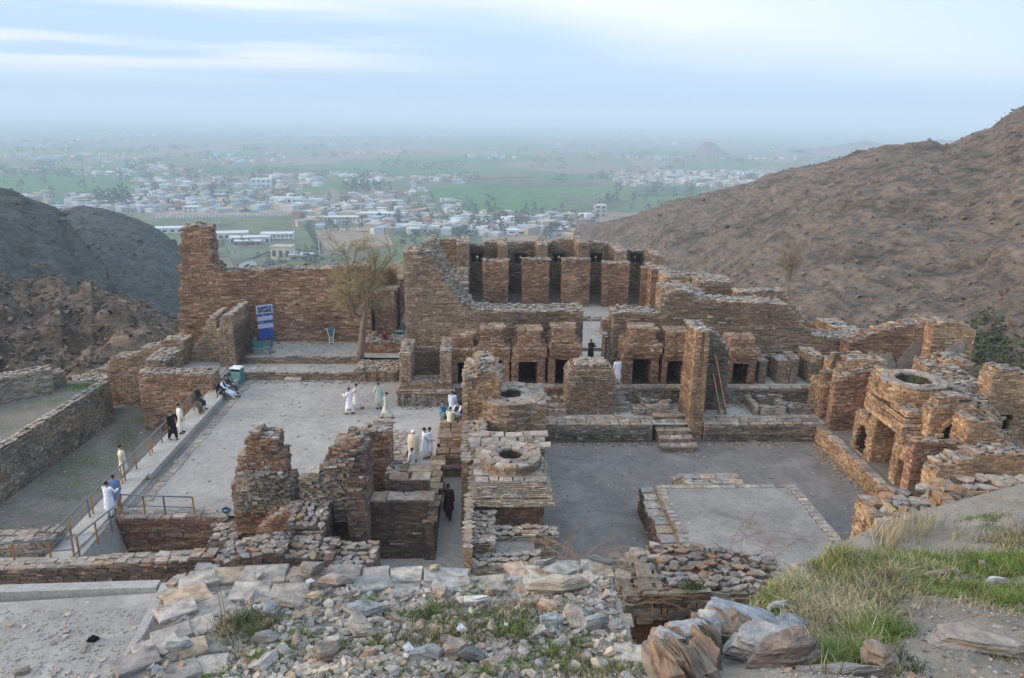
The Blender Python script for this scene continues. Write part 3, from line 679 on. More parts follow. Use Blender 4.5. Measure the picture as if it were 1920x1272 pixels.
b.wall((q0.x - .12, 48.0), (q1.x + .05, 48.0), .3, .66, .8, pal='plain', part='cornice', cap=None, course=(.13, .15), length=(.5, 1), nmax=20, jag=0)
b = Build('ruined_wall', 'low rough brown wall right of the leaning tree trunk', 'wall', (-7.3, 51.5, .9))
A, B, pr = wx(51.6, [(683, 640), (700, 643), (730, 645), (752, 642)])
b.wall(A, B, 2.0, .4, pr, pal='red', nmax=40, rag=.35, course=(.12, .2))
b = Build('plastered_wall', 'pale grey plastered wall end glimpsed behind the leaning tree', 'wall', (-9, 57, 1))
mb = MB(); q = [PY(u, v, 57.0) for u, v in ((676, 640), (706, 640), (703, 600), (697, 556), (676, 556))]
k = len(q); mb.add([p[:] for p in q] + [(p.x, 57.8, p.z) for p in q], [tuple(range(k)), tuple(range(k, 2 * k))[::-1]] + [((i + 1) % k, i, i + k, (i + 1) % k + k) for i in range(k)])
M_PLAST = ground_mat('old_plaster', (.30, .28, .25), (.37, .345, .31), (.43, .40, .36), fine=6)
tag(mb.build('plastered_wall', M_PLAST), 'pale grey plastered wall end glimpsed behind the leaning tree', 'wall')
b = Build('gate_wall', 'long flat topped wall running back beside the dark corridor', 'wall', (-7.5, 60, 1))
q0, q1 = PY(703, 600, 54.8), PY(741, 600, 54.8)
b.wall((q0.x, 54.8), (q1.x, 54.8), 11.5, .8, PY(740, 547, 54.8).z, pal='red', cap='plain', paved=True, nmax=90, capsize=(.5, .9), length=(.3, .8), bat=.012)

# ================================================================== monastery: front walls, cells
b = Build('ruined_wall', 'tall monastery wall sloping down to a flat low stretch behind the left chapels', 'wall', (-5, 47.4, 1))
Yw = 47.4
A, B, pr = wx(Yw, [(757, 477), (775, 471), (806, 475), (812, 487), (825, 513), (838, 537), (852, 555), (868, 570), (888, 583), (950, 585), (1094, 584)])
b.wall(A, B, 2.1, .9, pr, pal='plain', nmax=220, course=(.12, .25), length=(.3, .9), rag=.06, stain=lambda m, z: .74 if (z > 3.4 and m > 5.2) else 1, jag=.08)
b = Build('ruined_wall', 'second sloping ruined wall behind the tall monastery wall', 'wall', (-3.5, 54, 1))
A, B, pr = wx(56.0, [(757, 470), (790, 466), (795, 455), (812, 452), (822, 470), (835, 496), (850, 524), (860, 548), (882, 572)])
b.wall(A, B, 2.4, 1.2, pr, pal='grey', nmax=100, rag=.4, jag=.2, cap='dslate')
b = Build('monastery_cells', 'row of five roofless monks cells with dark doorways across the monastery court', 'ruin', (8, 64, 1.25), single=False)
Yb, Yp = 69.0, 64.0
def slitpx(u, v0, v1, hw): a, c = PY(u - hw, v1, Yb), PY(u + hw, v0, Yb); return a.x, c.x, a.z, c.z
A, B, pr = wx(Yb, [(800, 453), (812, 450), (855, 449), (862, 458), (905, 463), (915, 455), (940, 455), (1000, 456), (1015, 462), (1055, 450), (1098, 452), (1130, 456), (1158, 470), (1215, 472), (1243, 488)])
holes = []
for u in (895, 976, 1048, 1118, 1192):
    x0, x1, za, zb = slitpx(u, 480, 488, 4); holes.append((x0 - A[0], x1 - A[0], za, zb))
b.wall(A, B, 1.1, 1.0, pr, pal='plain', part='back_wall', holes=holes, nmax=200, rag=.1, course=(.13, .25), length=(.35, 1.0))
for u in (895, 976, 1048, 1118, 1192):
    a, c = PY(u - 9, 486, Yb - .12), PY(u + 9, 479, Yb - .12)
    mb = MB(); mb.box(a.x - .1, c.x + .1, Yb - .12, Yb + .05, c.z, c.z + .18); mb.box(a.x - .05, a.x + .35, Yb - .1, Yb + .05, a.z - .25, c.z - .01); mb.box(c.x - .35, c.x + .05, Yb - .1, Yb + .05, a.z - .25, c.z - .01)
    mb.build('window', M_DARK, b.root, origin=b.loc)  # dark blocks round the slit, painted for the shaded window recess
for (ua, ub, vt) in ((857, 879, 455), (935, 951, 457), (1008, 1026, 458), (1083, 1104, 454), (1154, 1174, 468), (1224, 1246, 478)):
    q0, q1 = PY(ua, 500, Yp + 1.0), PY(ub, 500, Yp + 1.0)
    b.wall((q0.x, Yp + 1.02), (q1.x, Yp + 1.02), Yb - Yp - 1.05, 1.2, PY(ua, vt + 3, Yp + 1.0).z, pal='plain', part='cross_wall', faces='FLR', nmax=40, cap='cap', rag=.12, course=(.13, .22), length=(.25, .6), jag=.1)
for (ua, ub, vt) in ((906, 952, 489), (979, 1028, 487), (1053, 1104, 487), (1128, 1177, 494), (1201, 1238, 502)):
    q0, q1 = PY(ua, 565, Yp), PY(ub, 565, Yp)
    b.wall((q0.x, Yp), (q1.x, Yp), 1.0, 1.2, PY(ua, vt, Yp).z, pal='brown', part='pier', faces='FLR', nmax=40, cap='cap', course=(.12, .22), length=(.3, .8), bat=-.012)
q0, q1 = PY(857, 550, Yp - .6), PY(877, 550, Yp - .6)
for i, v in enumerate((505, 521, 532, 543, 556)):
    y = Yp - .2 - i * .55; z = PY(866, v, y).z
    b.wall((q0.x, y), (q1.x, y), .56, 1.2, z, pal='cap', part='step', cap='cap', nmax=6, faces='FR', jag=0)
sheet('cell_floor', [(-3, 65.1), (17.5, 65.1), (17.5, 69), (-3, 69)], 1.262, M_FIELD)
# low benches and a step in the monastery court
for (ua, ub, v0, y, lab) in ((920, 1010, 568, 60.5, 'low stone bench left in the monastery court'), (1020, 1085, 571, 59.0, 'low stone bench right of the crouching visitor')):
    q0, q1 = PY(ua, 572, y), PY(ub, 572, y)
    bb = Build('stone_bench', lab, 'stone bench', (q0.x, y, 1.25)); bb.wall((q0.x, y), (q1.x, y), 1.5, 1.1, 1.75, pal='grey', nmax=20, cap='cap')
bb = Build('threshold_step', 'stone step across the passage into the monastery court', 'step', (8.8, 60, 1))
bb.wall((8.0, 59.2), (11.8, 59.2), .8, .9, 1.42, pal='grey', nmax=12, cap='cap', faces='F')
b = Build('ruined_wall', 'low rectangular stub walls lining the right side of the passage', 'wall', (9, 50, 1), single=False)
for ua, ub, vt, y, t in ((1129, 1148, 600, 55.5, 1.2), (1135, 1152, 634, 49.5, 1.4)):
    q0, q1 = PY(ua, 640, y), PY(ub, 640, y); b.wall((q0.x, y), (q1.x, y), t, .9, PY(ua, vt, y).z, pal='plain', part='wall', nmax=20)

# long right wall
b = Build('ruined_wall', 'long right monastery wall with a humped top behind the right chapels', 'wall', (15, 47.4, 1))
A, B, pr = wx(Yw, [(1151, 588), (1175, 587), (1240, 588), (1246, 572), (1256, 553), (1264, 546), (1290, 548), (1310, 562), (1345, 566), (1420, 569), (1472, 574), (1488, 592), (1512, 622), (1530, 632), (1610, 640)])
b.wall(A, B, 1.9, .9, pr, pal='plain', nmax=250, course=(.12, .25), length=(.3, .95), rag=.1, stain=lambda m, z: .72 if z > 4.2 else .95, jag=.08)
b = Build('ruined_wall', 'upper back wall sloping down to the right behind the long humped wall', 'wall', (20, 53, 1))
A, B, pr = wx(53.5, [(1383, 548), (1462, 547), (1474, 558), (1500, 590), (1528, 618), (1545, 626)])
b.wall(A, B, 1.2, 0, pr, pal='plain', nmax=80, rag=.08)
b = Build('ruined_wall', 'stub walls of roofless rooms beside the right end of the cells', 'wall', (16, 56, 1), single=False)
for y, pts, t, pal in ((62.5, [(1222, 505), (1247, 508), (1262, 512)], 3.5, 'brown'), (57.5, [(1247, 519), (1252, 518), (1292, 522)], 2.2, 'warm'), (60.5, [(1262, 514), (1330, 516)], 1.0, 'plain'), (55.5, [(1312, 531), (1330, 528), (1375, 529)], 2.6, 'plain'), (52.0, [(1248, 548), (1275, 543), (1322, 552)], 3.0, 'warm')):
    A, B, pr = wx(y, pts); b.wall(A, B, t, 1.0, pr, pal=pal, part='wall', nmax=40, rag=.1)
b = Build('ruined_wall', 'sloping topped wall with a small niche facing left, right of the long humped wall', 'wall', (24, 50, 1))
A, B, pr = wl(25.2, [(1528, 598), (1548, 606), (1604, 636)])
b.wall(A, B, 1.6, 0, pr, pal='warm', nmax=60, cap='dslate')

# ================================================================== chapels on the terrace
def chapel(lab, ux0, ux1, ub0, ub1, ud0, ud1, v_base, v_door, v_lint, v_sh, ut0, ut1, v_tt, v_tb, y=44.75, depth=2.45, pal='brown', full=True):
    """front plane y; photo columns: body ux0..ux1, frame ub0..ub1, door ud0..ud1, dome base ut0..ut1"""
    cx = PY((ux0 + ux1) / 2, v_base, y).x; X = lambda u: PY(u, v_door, y).x; Z = lambda v: PY(960, v, y).z
    b = Build('chapel', lab, 'chapel', (cx, y, 1.0), 'small domed chapels facing the votive court', single=False)
    z0 = 1.0; zd, zl, zs = Z(v_door), Z(v_lint), Z(v_sh)
    kw = dict(pal=pal, course=(.11, .2), length=(.25, .6), nmax=24)
    b.wall((X(ub0), y), (X(ud0), y), depth, z0, zd, part='jamb', cap=None, jag=0, faces='FLR', **kw)
    b.wall((X(ud1), y), (X(ub1), y), depth, z0, zd, part='jamb', cap=None, jag=0, faces='FLR', **kw)
    mb = MB(); mb.box(X(ud0) - .02, X(ud1) + .02, y + depth - .3, y + depth, z0, zd); mb.box(X(ud0) - .02, X(ud1) + .02, y + .1, y + depth, z0 - .02, z0 + .05)
    mb.build('back_wall', M_CORE, b.root, origin=b.loc)
    b.wall((X(ub0) - .03, y - .04), (X(ub1) + .03, y - .04), depth, zd, zl, part='lintel', cap=None, jag=0, course=(.12, .17), length=(.5, 1.0), pal=pal, nmax=12)
    b.wall((X(ux0 + 1.5), y - .12), (X(ux1 - 1.5), y - .12), depth + .1, zl, zs, part='body', cap='plain', jag=0, **kw)
    # sloping shoulders up to the base of the lost dome
    yt = y + .35; Zt = lambda v: PY(960, v, yt).z; x0, x1 = PY(ut0, v_tt, yt).x, PY(ut1, v_tt, yt).x; zt, zb = Zt(v_tt), Zt(v_tb)
    if zb > zs + .1:
        n = 4
        for i in range(n):
            f = (i + .5) / n; g = f ** .6
            za, zc = zs + (zb - zs) * i / n, zs + (zb - zs) * (i + 1) / n
            xa, xb = X(ux0) + (x0 - X(ux0)) * g, X(ux1) + (x1 - X(ux1)) * g
            b.wall((xa, y - .05 + .3 * g), (xb, y - .05 + .3 * g), depth - .5 * g, za, zc, part='shoulder', cap=None if i < n - 1 else 'plain', jag=0, pal=pal, course=(.1, .14), length=(.25, .6), nmax=6)
    b.wall((x0, yt), (x1, yt), 1.5, zb, zt, part='dome_base', cap='plain', paved=True, capsize=(.4, .8), bat=.03, jag=.03, **kw)
    return b
chapel('low chapel with a squat top beside the pulpit recess, leftmost of the row', 846, 903, 848, 893, 857, 884, 725, 680, 667, 656, 850, 887, 631, 655)
chapel('chapel with a rounded shoulder behind the rubble topped mound, second of the left row', 893, 957, 892, 955, 901, 942, 725, 676, 667, 655, 901, 942, 619, 640)
chapel('chapel with a square door behind the stacked round drums, third of the left row', 960, 1026, 960, 1022, 972, 1009, 722, 679, 668, 655, 971, 1014, 622, 645)
chapel('chapel with a rubble capped dome base at the left edge of the passage', 1029, 1091, 1029, 1088, 1041, 1076, 722, 674, 666, 650, 1037, 1078, 617, 634)
chapel('chapel with a rounded left shoulder at the right edge of the passage', 1170, 1241, 1170, 1236, 1187, 1223, 724, 673, 663, 648, 1184, 1230, 618, 640)
chapel('chapel left of the tall leaning pier', 1243, 1304, 1243, 1292, 1252, 1282, 726, 677, 668, 655, 1250, 1290, 624, 648)
chapel('isolated chapel with a deep open door right of the scaffold', 1366, 1424, 1368, 1418, 1375, 1405, 735, 682, 671, 655, 1369, 1416, 637, 655)
b = Build('ruined_chapels', 'knee high remains of two chapels between the scaffold chapel and the broken right row', 'ruin', (18.5, 45, 1), single=False)
for ua, ub, vt, y, t in ((1421, 1434, 678, 44.9, 1.8), (1455, 1478, 678, 44.9, 1.6), (1480, 1493, 675, 44.9, 1.6), (1514, 1535, 668, 44.9, 2.0)):
    q0, q1 = PY(ua, 720, y), PY(ub, 720, y); b.wall((q0.x, y), (q1.x, y), t, .95, PY(ua, vt, y).z, pal='plain', part='pier', nmax=30)
b.wall((PY(1430, 680, 46.3).x, 46.3), (PY(1535, 680, 46.3).x, 46.3), .6, .95, PY(1470, 670, 46.3).z, pal='sooty', part='back_wall', nmax=30)
# terrace front (plinth) with panels
def plinth(lab, x0, x1, y, z1=1.0, panels=True, z0=-.05):
    b = Build('plinth', lab, 'plinth', ((x0 + x1) / 2, y, 0), single=False)
    b.wall((x0, y), (x1, y), .5, z0, z1 - .12, pal='grey', part='wall', cap=None, faces='F', jag=0, nmax=60, course=(.16, .24), length=(.3, .7))
    b.wall((x0 - .03, y - .12), (x1 + .03, y - .12), .6, z1 - .14, z1 + .012, pal='plain', part='cornice', cap='cap', paved=True, capsize=(.5, .9), jag=0, course=(.13, .15), length=(.5, 1.1), nmax=60)
    if panels:
        n = int((x1 - x0) / .62)
        for i in range(n):
            x = x0 + (i + .5) * (x1 - x0) / n; b.wall((x - .07, y - .07), (x + .07, y - .07), .2, z0, z1 - .15, pal='grey', part='pilaster', cap=None, nmax=3, jag=0)
plinth('panelled plinth under the pulpit recess facing the main court', -5.25, -1.9, 43.55)
plinth('panelled plinth under the left chapels, hidden behind the round drums', -1.85, 6.9, 44.25)
plinth('panelled plinth under the chapels right of the small stairs', 9.0, 21.2, 43.95)
b = Build('pulpit_recess', 'open fronted recess with low side walls left of the first chapel', 'ruin', (-3.5, 44, 1), single=False)
y = 43.75; X = lambda u: PY(u, 700, y).x
b.wall((X(750), y), (X(770), y), 3.2, .95, PY(760, 655 + 5, y).z - .1, pal='plain', part='side_wall', nmax=40, rag=.2, cap='cap', length=(.2, .5))
b.wall((X(826), y), (X(846), y), 3.2, .95, PY(835, 655 + 5, y).z, pal='plain', part='side_wall', nmax=40, rag=.1, length=(.2, .5))
b.wall((X(769), y + 2.9), (X(828), y + 2.9), .5, .95, PY(800, 655, y + 2.9).z, pal='plain', part='back_wall', nmax=30)
b.wall((X(750) - .05, y - .06), (X(846), y - .06), 1.2, .98, 1.5, pal='plain', part='bench', nmax=30, cap='cap')
# little stairs from votive court to the passage
b = Build('stone_stairs', 'five narrow stone steps rising beside the man in white', 'stairs', (8.4, 43, 0), single=False)
for i in range(5):
    y = 42.55 + i * .34; b.wall((8.0, y), (8.95, y), .36 if i < 4 else .7, -.02, .2 * (i + 1), pal='cap', part='step', cap='cap', paved=True, capsize=(.4, .9), faces='FLR', course=(.18, .2), nmax=8, jag=0)

# ================================================================== votive court: small bases, stupa stump, leaning pier
b = Build('stupa_stump', 'square domed stupa stump with a hole in its top, left of the small stairs', 'stupa', (6.5, 42.5, 0), single=False)
xa, xb = PY(1062, 775, 42.15).x, PY(1150, 775, 42.15).x
zt = PY(1100, 712, 42.15).z
b.wall((xa, 42.15), (xb, 42.15), 2.0, -.02, zt, pal='plain', part='drum_wall', faces='FLR', nmax=70, cap=None, jag=0, course=(.1, .17), length=(.2, .5))
b.wall((xa - .04, 42.11), (xb + .04, 42.11), 2.08, zt, zt + .08, pal='cap', part='cornice', cap=None, jag=0, nmax=20)
for i in range(8):
    f = (i + .6) / 8; w = .62 * (1 - math.sqrt(1 - f * f * .92))
    b.wall((xa + w * 1.3, 42.12 + w), (xb - w * 1.3, 42.12 + w), 2.05 - 2 * w, zt + .08 + i * .09, zt + .08 + (i + 1) * .09, pal='plain', part='dome', cap='cap' if i == 7 else None, jag=0, nmax=10, course=(.12, .135), length=(.2, .5))
pc = Pieces(); cx, cy, zz = (xa + xb) / 2, 43.15, zt + .78
for i in range(12):
    a = i * math.pi / 6; pc.add('slab', (cx + math.cos(a) * .75, cy + math.sin(a) * .6, zz + RN.uniform(0, .08)), rot_tilt(a, .05), (.55, .42, .14), jit(RN.choice(PAL['cap'])), 'capstone')
pc.emit(b.root, b.loc, 12, 8)
mb = MB(); mb.tube([(cx, cy, zz - .03), (cx, cy, zz + .035)], [(.5, .38), (.5, .38)], 12); mb.build('shaft', M_DARK, b.root, origin=b.loc)  # flat dark disc on the top, painted for the shade of a hole
def small_bases():
    specs = [(1022, 1058, 733, 42.6, 1.0, .55), (1030, 1062, 752, 41.9, .55, .45), (1000, 1030, 745, 42.0, 1.6, .6)]
    b = Build('votive_foundation', 'cluster of small square stupa foundations beside the round drum', 'foundation', (4.5, 42.5, 0), single=False)
    for ua, ub, v, y, t, h in ((1015, 1060, 0, 43.3, .4, .6), (1015, 1024, 0, 41.9, 1.5, .55), (1024, 1062, 0, 42.5, .3, .45), (1030, 1062, 0, 41.75, .35, .4), (1060, 1068, 0, 43.1, .6, .6)):
        x0, x1 = PY(ua, 765, y).x, PY(ub, 765, y).x; b.wall((x0, y), (x1, y), t, -.02, h, pal='cap', part='base', nmax=14, cap='cap')
    b = Build('votive_foundation', 'broken square foundations between the small stairs and the leaning pier', 'foundation', (10.8, 42.3, 0), single=False)
    for ua, ub, y, t, h in ((1190, 1210, 42.0, .9, .35), (1204, 1216, 42.6, .7, .7), (1215, 1238, 41.9, .5, .6), (1238, 1256, 41.8, .8, .65), (1214, 1258, 43.0, .4, .5)):
        x0, x1 = PY(ua, 765, y).x, PY(ub, 765, y).x; b.wall((x0, y), (x1, y), t, -.02, h, pal='cap', part='base', nmax=14, cap='cap')
    b = Build('votive_foundation', 'hollow U shaped stone foundation right of the scaffold', 'foundation', (17.5, 42.4, 0), single=False)
    for ua, ub, y, t, h in ((1416, 1422, 41.9, 1.9, .65), (1420, 1462, 43.4, .4, .65), (1428, 1474, 41.9, .6, .45), (1460, 1472, 42.4, 1.2, .6)):
        x0, x1 = PY(ua, 765, y).x, PY(ub, 765, y).x; b.wall((x0, y), (x1, y), t, -.02, h, pal='cap', part='base', nmax=14, cap='cap')
    b = Build('votive_foundation', 'low flat stone foundation next to the broken right chapel row', 'foundation', (19.5, 42.4, 0))
    b.wall((PY(1482, 765, 42.1).x, 42.1), (PY(1522, 765, 42.1).x, 42.1), 1.1, -.02, .35, pal='cap', nmax=14, cap='cap')
small_bases()
b = Build('leaning_pier', 'tall leaning stone pier with a bright left face above the court stairs', 'ruin', (12.6, 41, ZC), single=False)
zp = PY(1296, 620, 40.6).z
b.wall((12.25, 40.55), (13.1, 40.55), 2.5, ZC - .05, [(0, zp), (.85, zp - .12)], pal='warm', part='pier', faces='FLR', nmax=140, course=(.08, .15), length=(.14, .4), bat=.022, proud=.06, cap='dslate', rag=.1, jag=.05)
A, B, pr = wx(42.9, [(1316, 620), (1336, 624), (1354, 640), (1362, 660), (1366, 700)])
b.wall(A, B, .8, -.05, pr, pal='grey', part='side_wall', nmax=60, cap='dslate', rag=.25, stain=lambda m, z: .7)

def low_wall(lab, x0, x1):
    b = Build('parapet_wall', lab, 'wall', ((x0 + x1) / 2, 40.3, ZC))
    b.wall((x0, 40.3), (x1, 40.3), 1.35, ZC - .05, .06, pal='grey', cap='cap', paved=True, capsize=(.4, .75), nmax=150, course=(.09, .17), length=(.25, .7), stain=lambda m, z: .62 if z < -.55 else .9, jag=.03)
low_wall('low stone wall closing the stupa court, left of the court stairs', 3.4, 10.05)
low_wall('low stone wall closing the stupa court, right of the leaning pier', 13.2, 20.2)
b = Build('stone_stairs', 'broken stone stairs down to the stupa court beside the leaning pier', 'stairs', (11.3, 40.5, ZC), single=False)
for i in range(5):
    y = 42.0 - i * .62; z = .16 - i * .22
    b.wall((10.35 + .02 * i, y - .62), (12.1 + i * .03, y - .62), .62, ZC - .02, z, pal='plain', part='step', cap='cap', paved=True, capsize=(.5, .9), faces='FLR', course=(.18, .22), nmax=12, jag=0)

# ================================================================== main stupa platform
b = Build('stupa_platform', 'low square stone platform with a ledge in the middle of the dark court', 'stupa platform', (12.5, 30, ZC), single=False)
ZT, ZL = .72, .33
p0, p1, p2 = P(1229, 911, ZT), P(1489, 907, ZT), P(1601, 1030, ZT)
yb, ya = p0.y, p0.y - 8.6; x0, x1 = p0.x, p1.x
b.wall((x0, ya), (x1, ya), yb - ya, ZC - .05, ZT - .02, pal='grey', part='upper_tier', cap=None, faces='FLR', nmax=90, course=(.08, .14), length=(.15, .5), jag=0)
q0 = P(1199, 913, ZL); xl = q0.x
b.wall((xl, ya), (x0 - .01, ya), q0.y - ya, ZC - .05, ZL - .03, pal='sooty', part='ledge', cap='dslate', paved=True, capsize=(.5, 1.0), faces='FL', nmax=120, course=(.1, .2), length=(.2, .6), jag=0, rag=.02)
top = sheet('earth_fill', [(x0 + .3, ya + .2), (x1 - .5, ya + .2), (x1 - .5, yb - .3), (x0 + .3, yb - .3)], ZT + .02, M_PLATF, None, parent=b.root); top.location = -b.loc
pc = Pieces()
for i in range(26):
    f = (i + .5) / 26
    pc.add('paver', (x1 - .25, ya + (yb - ya) * f, ZT + .005), RN.choice((0, math.pi)), (.5, (yb - ya) / 26 * .98, .1), jit(RN.choice(PAL['dslate'])), 'capstone')
    pc.add('paver', (x0 + .16 + RN.uniform(-.04, .1), ya + (yb - ya) * f, ZT + .005), RN.choice((0, math.pi)), (RN.uniform(.25, .5), (yb - ya) / 26 * .9, .08), jit(RN.choice(PAL['dslate'])), 'capstone')
for i in range(16):
    pc.add('paver', (x0 + .3 + (x1 - x0 - .6) * (i + .5) / 16, yb - .18, ZT + .005), RN.choice((0, math.pi)), ((x1 - x0) / 16 * .98, .34, .1), jit(RN.choice(PAL['dslate'])), 'capstone')
pc.emit(b.root, b.loc, 80, 8)
b = Build('platform_steps', 'blue grey slab steps on the far side of the stupa platform', 'stairs', (12, yb + .6, ZC), single=False)
s0, s1 = P(1282, 895, ZT).x, P(1378, 895, ZT).x
for i in range(4):
    y0 = yb + .02 + (i * .42 + .75 if i else 0)
    b.wall((s0 - i * .03, y0), (s1, y0), .42 if i else 1.16, ZC - .02, ZT - .02 - i * .27, pal='dslate', part='step', cap='dslate', paved=True, capsize=(.45, .9), faces='LRB', course=(.12, .2), length=(.2, .5), nmax=30, jag=0)

# ================================================================== vihara row between the courts (seen from above)
def ring(b, cx, cy, z0, z1, r, rh, pal='cap', wallpal='plain', n=14, big=True):
    """drum with a flagged top and an open shaft"""
    pc = Pieces(); z = z0
    while z < z1 - .05:
        h = RN.uniform(.1, .16); k = int(2 * math.pi * r / .42); o = RN.random()
        for i in range(k):
            a = 2 * math.pi * (i + o) / k; c = RN.choice(PAL[wallpal]); c = jit(c, .16)
            pc.add('brick', (cx + math.cos(a) * (r - .1), cy + math.sin(a) * (r - .1), z + h / 2), a + math.pi / 2, (2 * math.pi * r / k * .97, .24 + RN.uniform(0, .05), h - .012), c)
        z += h
    for ri, (ra, rb, m) in enumerate(((rh, (rh + r) / 2, n - 4), ((rh + r) / 2 - .02, r + .07, n))):
        for i in range(m):
            a = 2 * math.pi * (i + .5 * ri + RN.uniform(-.1, .1)) / m; rm = (ra + rb) / 2
            pc.add('paver', (cx + math.cos(a) * rm, cy + math.sin(a) * rm, z1 - .03 + RN.uniform(-.015, .02)), rot_tilt(a + math.pi / 2, .02), (2 * math.pi * rm / m * 1.02, (rb - ra) * 1.02, .12), jit(RN.choice(PAL[pal])), 'capstone')
    mb = MB(); N = 28
    for i in range(N):
        a, c = 2 * math.pi * i / N, 2 * math.pi * (i + 1) / N
        ro = r - .12; ri_ = rh + .03
        mb.hexa([(cx + math.cos(a) * ri_, cy + math.sin(a) * ri_, z0 - .4), (cx + math.cos(a) * ro, cy + math.sin(a) * ro, z0 - .4), (cx + math.cos(c) * ro, cy + math.sin(c) * ro, z0 - .4), (cx + math.cos(c) * ri_, cy + math.sin(c) * ri_, z0 - .4)],
                [(cx + math.cos(a) * ri_, cy + math.sin(a) * ri_, z1 - .06), (cx + math.cos(a) * ro, cy + math.sin(a) * ro, z1 - .06), (cx + math.cos(c) * ro, cy + math.sin(c) * ro, z1 - .06), (cx + math.cos(c) * ri_, cy + math.sin(c) * ri_, z1 - .06)])
    ob = mb.build('drum', M_CORE, b.root, origin=b.loc)
    mb = MB(); mb.tube([(cx, cy, z0 - .42), (cx, cy, z0 - .28)], rh + .02, 14); mb.build('shaft_floor', M_DARK, b.root, origin=b.loc)  # near-black floor: the shade deep in the shaft is put into its colour
    pc.emit(ob, b.loc, 60, 9)
# nearest chapel with its round drum
b = Build('vihara_chapel', 'stone chapel with a neat round flagged drum, nearest of the row between the courts', 'chapel', (1.2, 29.5, ZC), single=False)
zr = 2.95; c2 = P(958, 853, zr); zb_ = zr - .5
ye = 27.9; x0, x1 = PY(882, 950, ye).x, PY(1041, 950, ye).x; zi = PY(960, 951, ye).z
yfar = c2.y + 1.7
nst = 12
for i in range(nst):                                       # sloping corbelled roof
    f = i / (nst - 1); ins = .62 * f
    b.wall((x0 + ins * .35, ye + f * .8), (x1 - ins * .75, ye + f * .8), yfar - ye - f * .8, zi + (zb_ - zi) * i / nst, zi + (zb_ - zi) * (i + 1) / nst, pal='grey', part='roof_course', cap='cap' if i == nst - 1 else None, paved=True, faces='FLR', nmax=24, jag=0, course=(.11, .15), length=(.25, .7), proud=.03, capsize=(.4, .8))
b.wall((x0 + .3, ye + .35), (x1 - .45, ye + .35), yfar - ye - .4, ZC - .05, zi, pal='brown', part='body', cap=None, faces='FLR', nmax=60, jag=0)
b.wall((x0 - .05, ye + .3), (x0 + .3, ye + .3), 9.5, -1.3, zi + .1, pal='warm', part='side_wall', cap='cap', faces='FLR', nmax=60, bat=.01)
ring(b, c2.x, c2.y + .05, zb_ - .1, zr, 1.3, .52)
# middle block
b = Build('vihara_block', 'square stone block between the two round drums', 'ruin', (1.1, 33.5, ZC), single=False)
zm = 2.6; q = P(950, 812, zm); y1_ = P(950, 806, zm).y; y0_ = c2.y + 1.6
xa, xb = PY(884, 850, y0_).x, PY(1020, 850, y0_).x
b.wall((xa, y0_), (xb, y0_), max(1.6, y1_ - y0_), ZC, zm - .15, pal='grey', part='wall', cap='cap', paved=True, faces='FLR', nmax=60, capsize=(.5, 1.0), rag=.05)
b.wall((xa - .35, y0_), (xa + .01, y0_), max(1.6, y1_ - y0_) + 3.5, -1.3, zm - .5, pal='warm', part='side_wall', cap='cap', faces='FLR', nmax=50, rag=.15)
# far drum
b = Build('vihara_chapel', 'wide stone drum with a ragged open shaft and plants in it, behind the neat drum', 'chapel', (1.3, 37, ZC), single=False)
zr = 3.35; c1 = P(958, 738, zr); r1 = 1.72
ring(b, c1.x, c1.y, 1.75, zr, r1, .62, wallpal='plain', n=13)
xa, xb = c1.x - .2, c1.x + r1 + .05
b.wall((c1.x + .55, c1.y - 1.45), (c1.x + r1 + .02, c1.y - 1.45), 3.1, .9, zr - .12, pal='plain', part='corner_block', cap='cap', paved=True, faces='FLR', nmax=50, capsize=(.5, .9))
b.wall((c1.x - 1.6, c1.y - 1.55), (c1.x + 1.75, c1.y - 1.55), 3.3, ZC, 1.55, pal='warm', part='body', cap='cap', faces='FLR', nmax=60)
# rubble topped ruin left of far drum
b = Build('ruined_mound', 'rounded ruin heaped with loose slabs beside the ragged drum', 'ruin', (-.2, 39.5, -1), single=False)
ys = c1.y - .9
A, B, pr = wx(ys, [(866, 760), (869, 735), (876, 715), (888, 700), (905, 694), (925, 700), (940, 722)])
b.wall(A, B, 3.2, -1.3, pr, pal='warm', part='wall', faces='FLR', nmax=90, cap='dslate', rag=.45, jag=.12, bat=.02, length=(.18, .5))
A, B, pr = wx(ys + 1.2, [(869, 722), (878, 702), (890, 690), (905, 683), (920, 700), (928, 716)])
b.wall(A, B, 2.0, -.5, pr, pal='grey', part='heap', faces='FLR', nmax=60, cap='dslate', rag=.6, jag=.15, length=(.18, .5))
b2 = Build('ruined_wall', 'bulging battered wall edge below the ragged drum, along the lower passage', 'wall', (-.6, 33, -1.3))
A, B, pr = wx(31.6, [(868, 800), (876, 790), (895, 800)])
b2.wall((-.95, 31.4), (.2, 31.4), 6.3, -1.35, [(0, 2.0), (1.15, 2.4)], pal='warm', faces='FLR', nmax=60, cap='cap', rag=.2, bat=.03, length=(.18, .5))
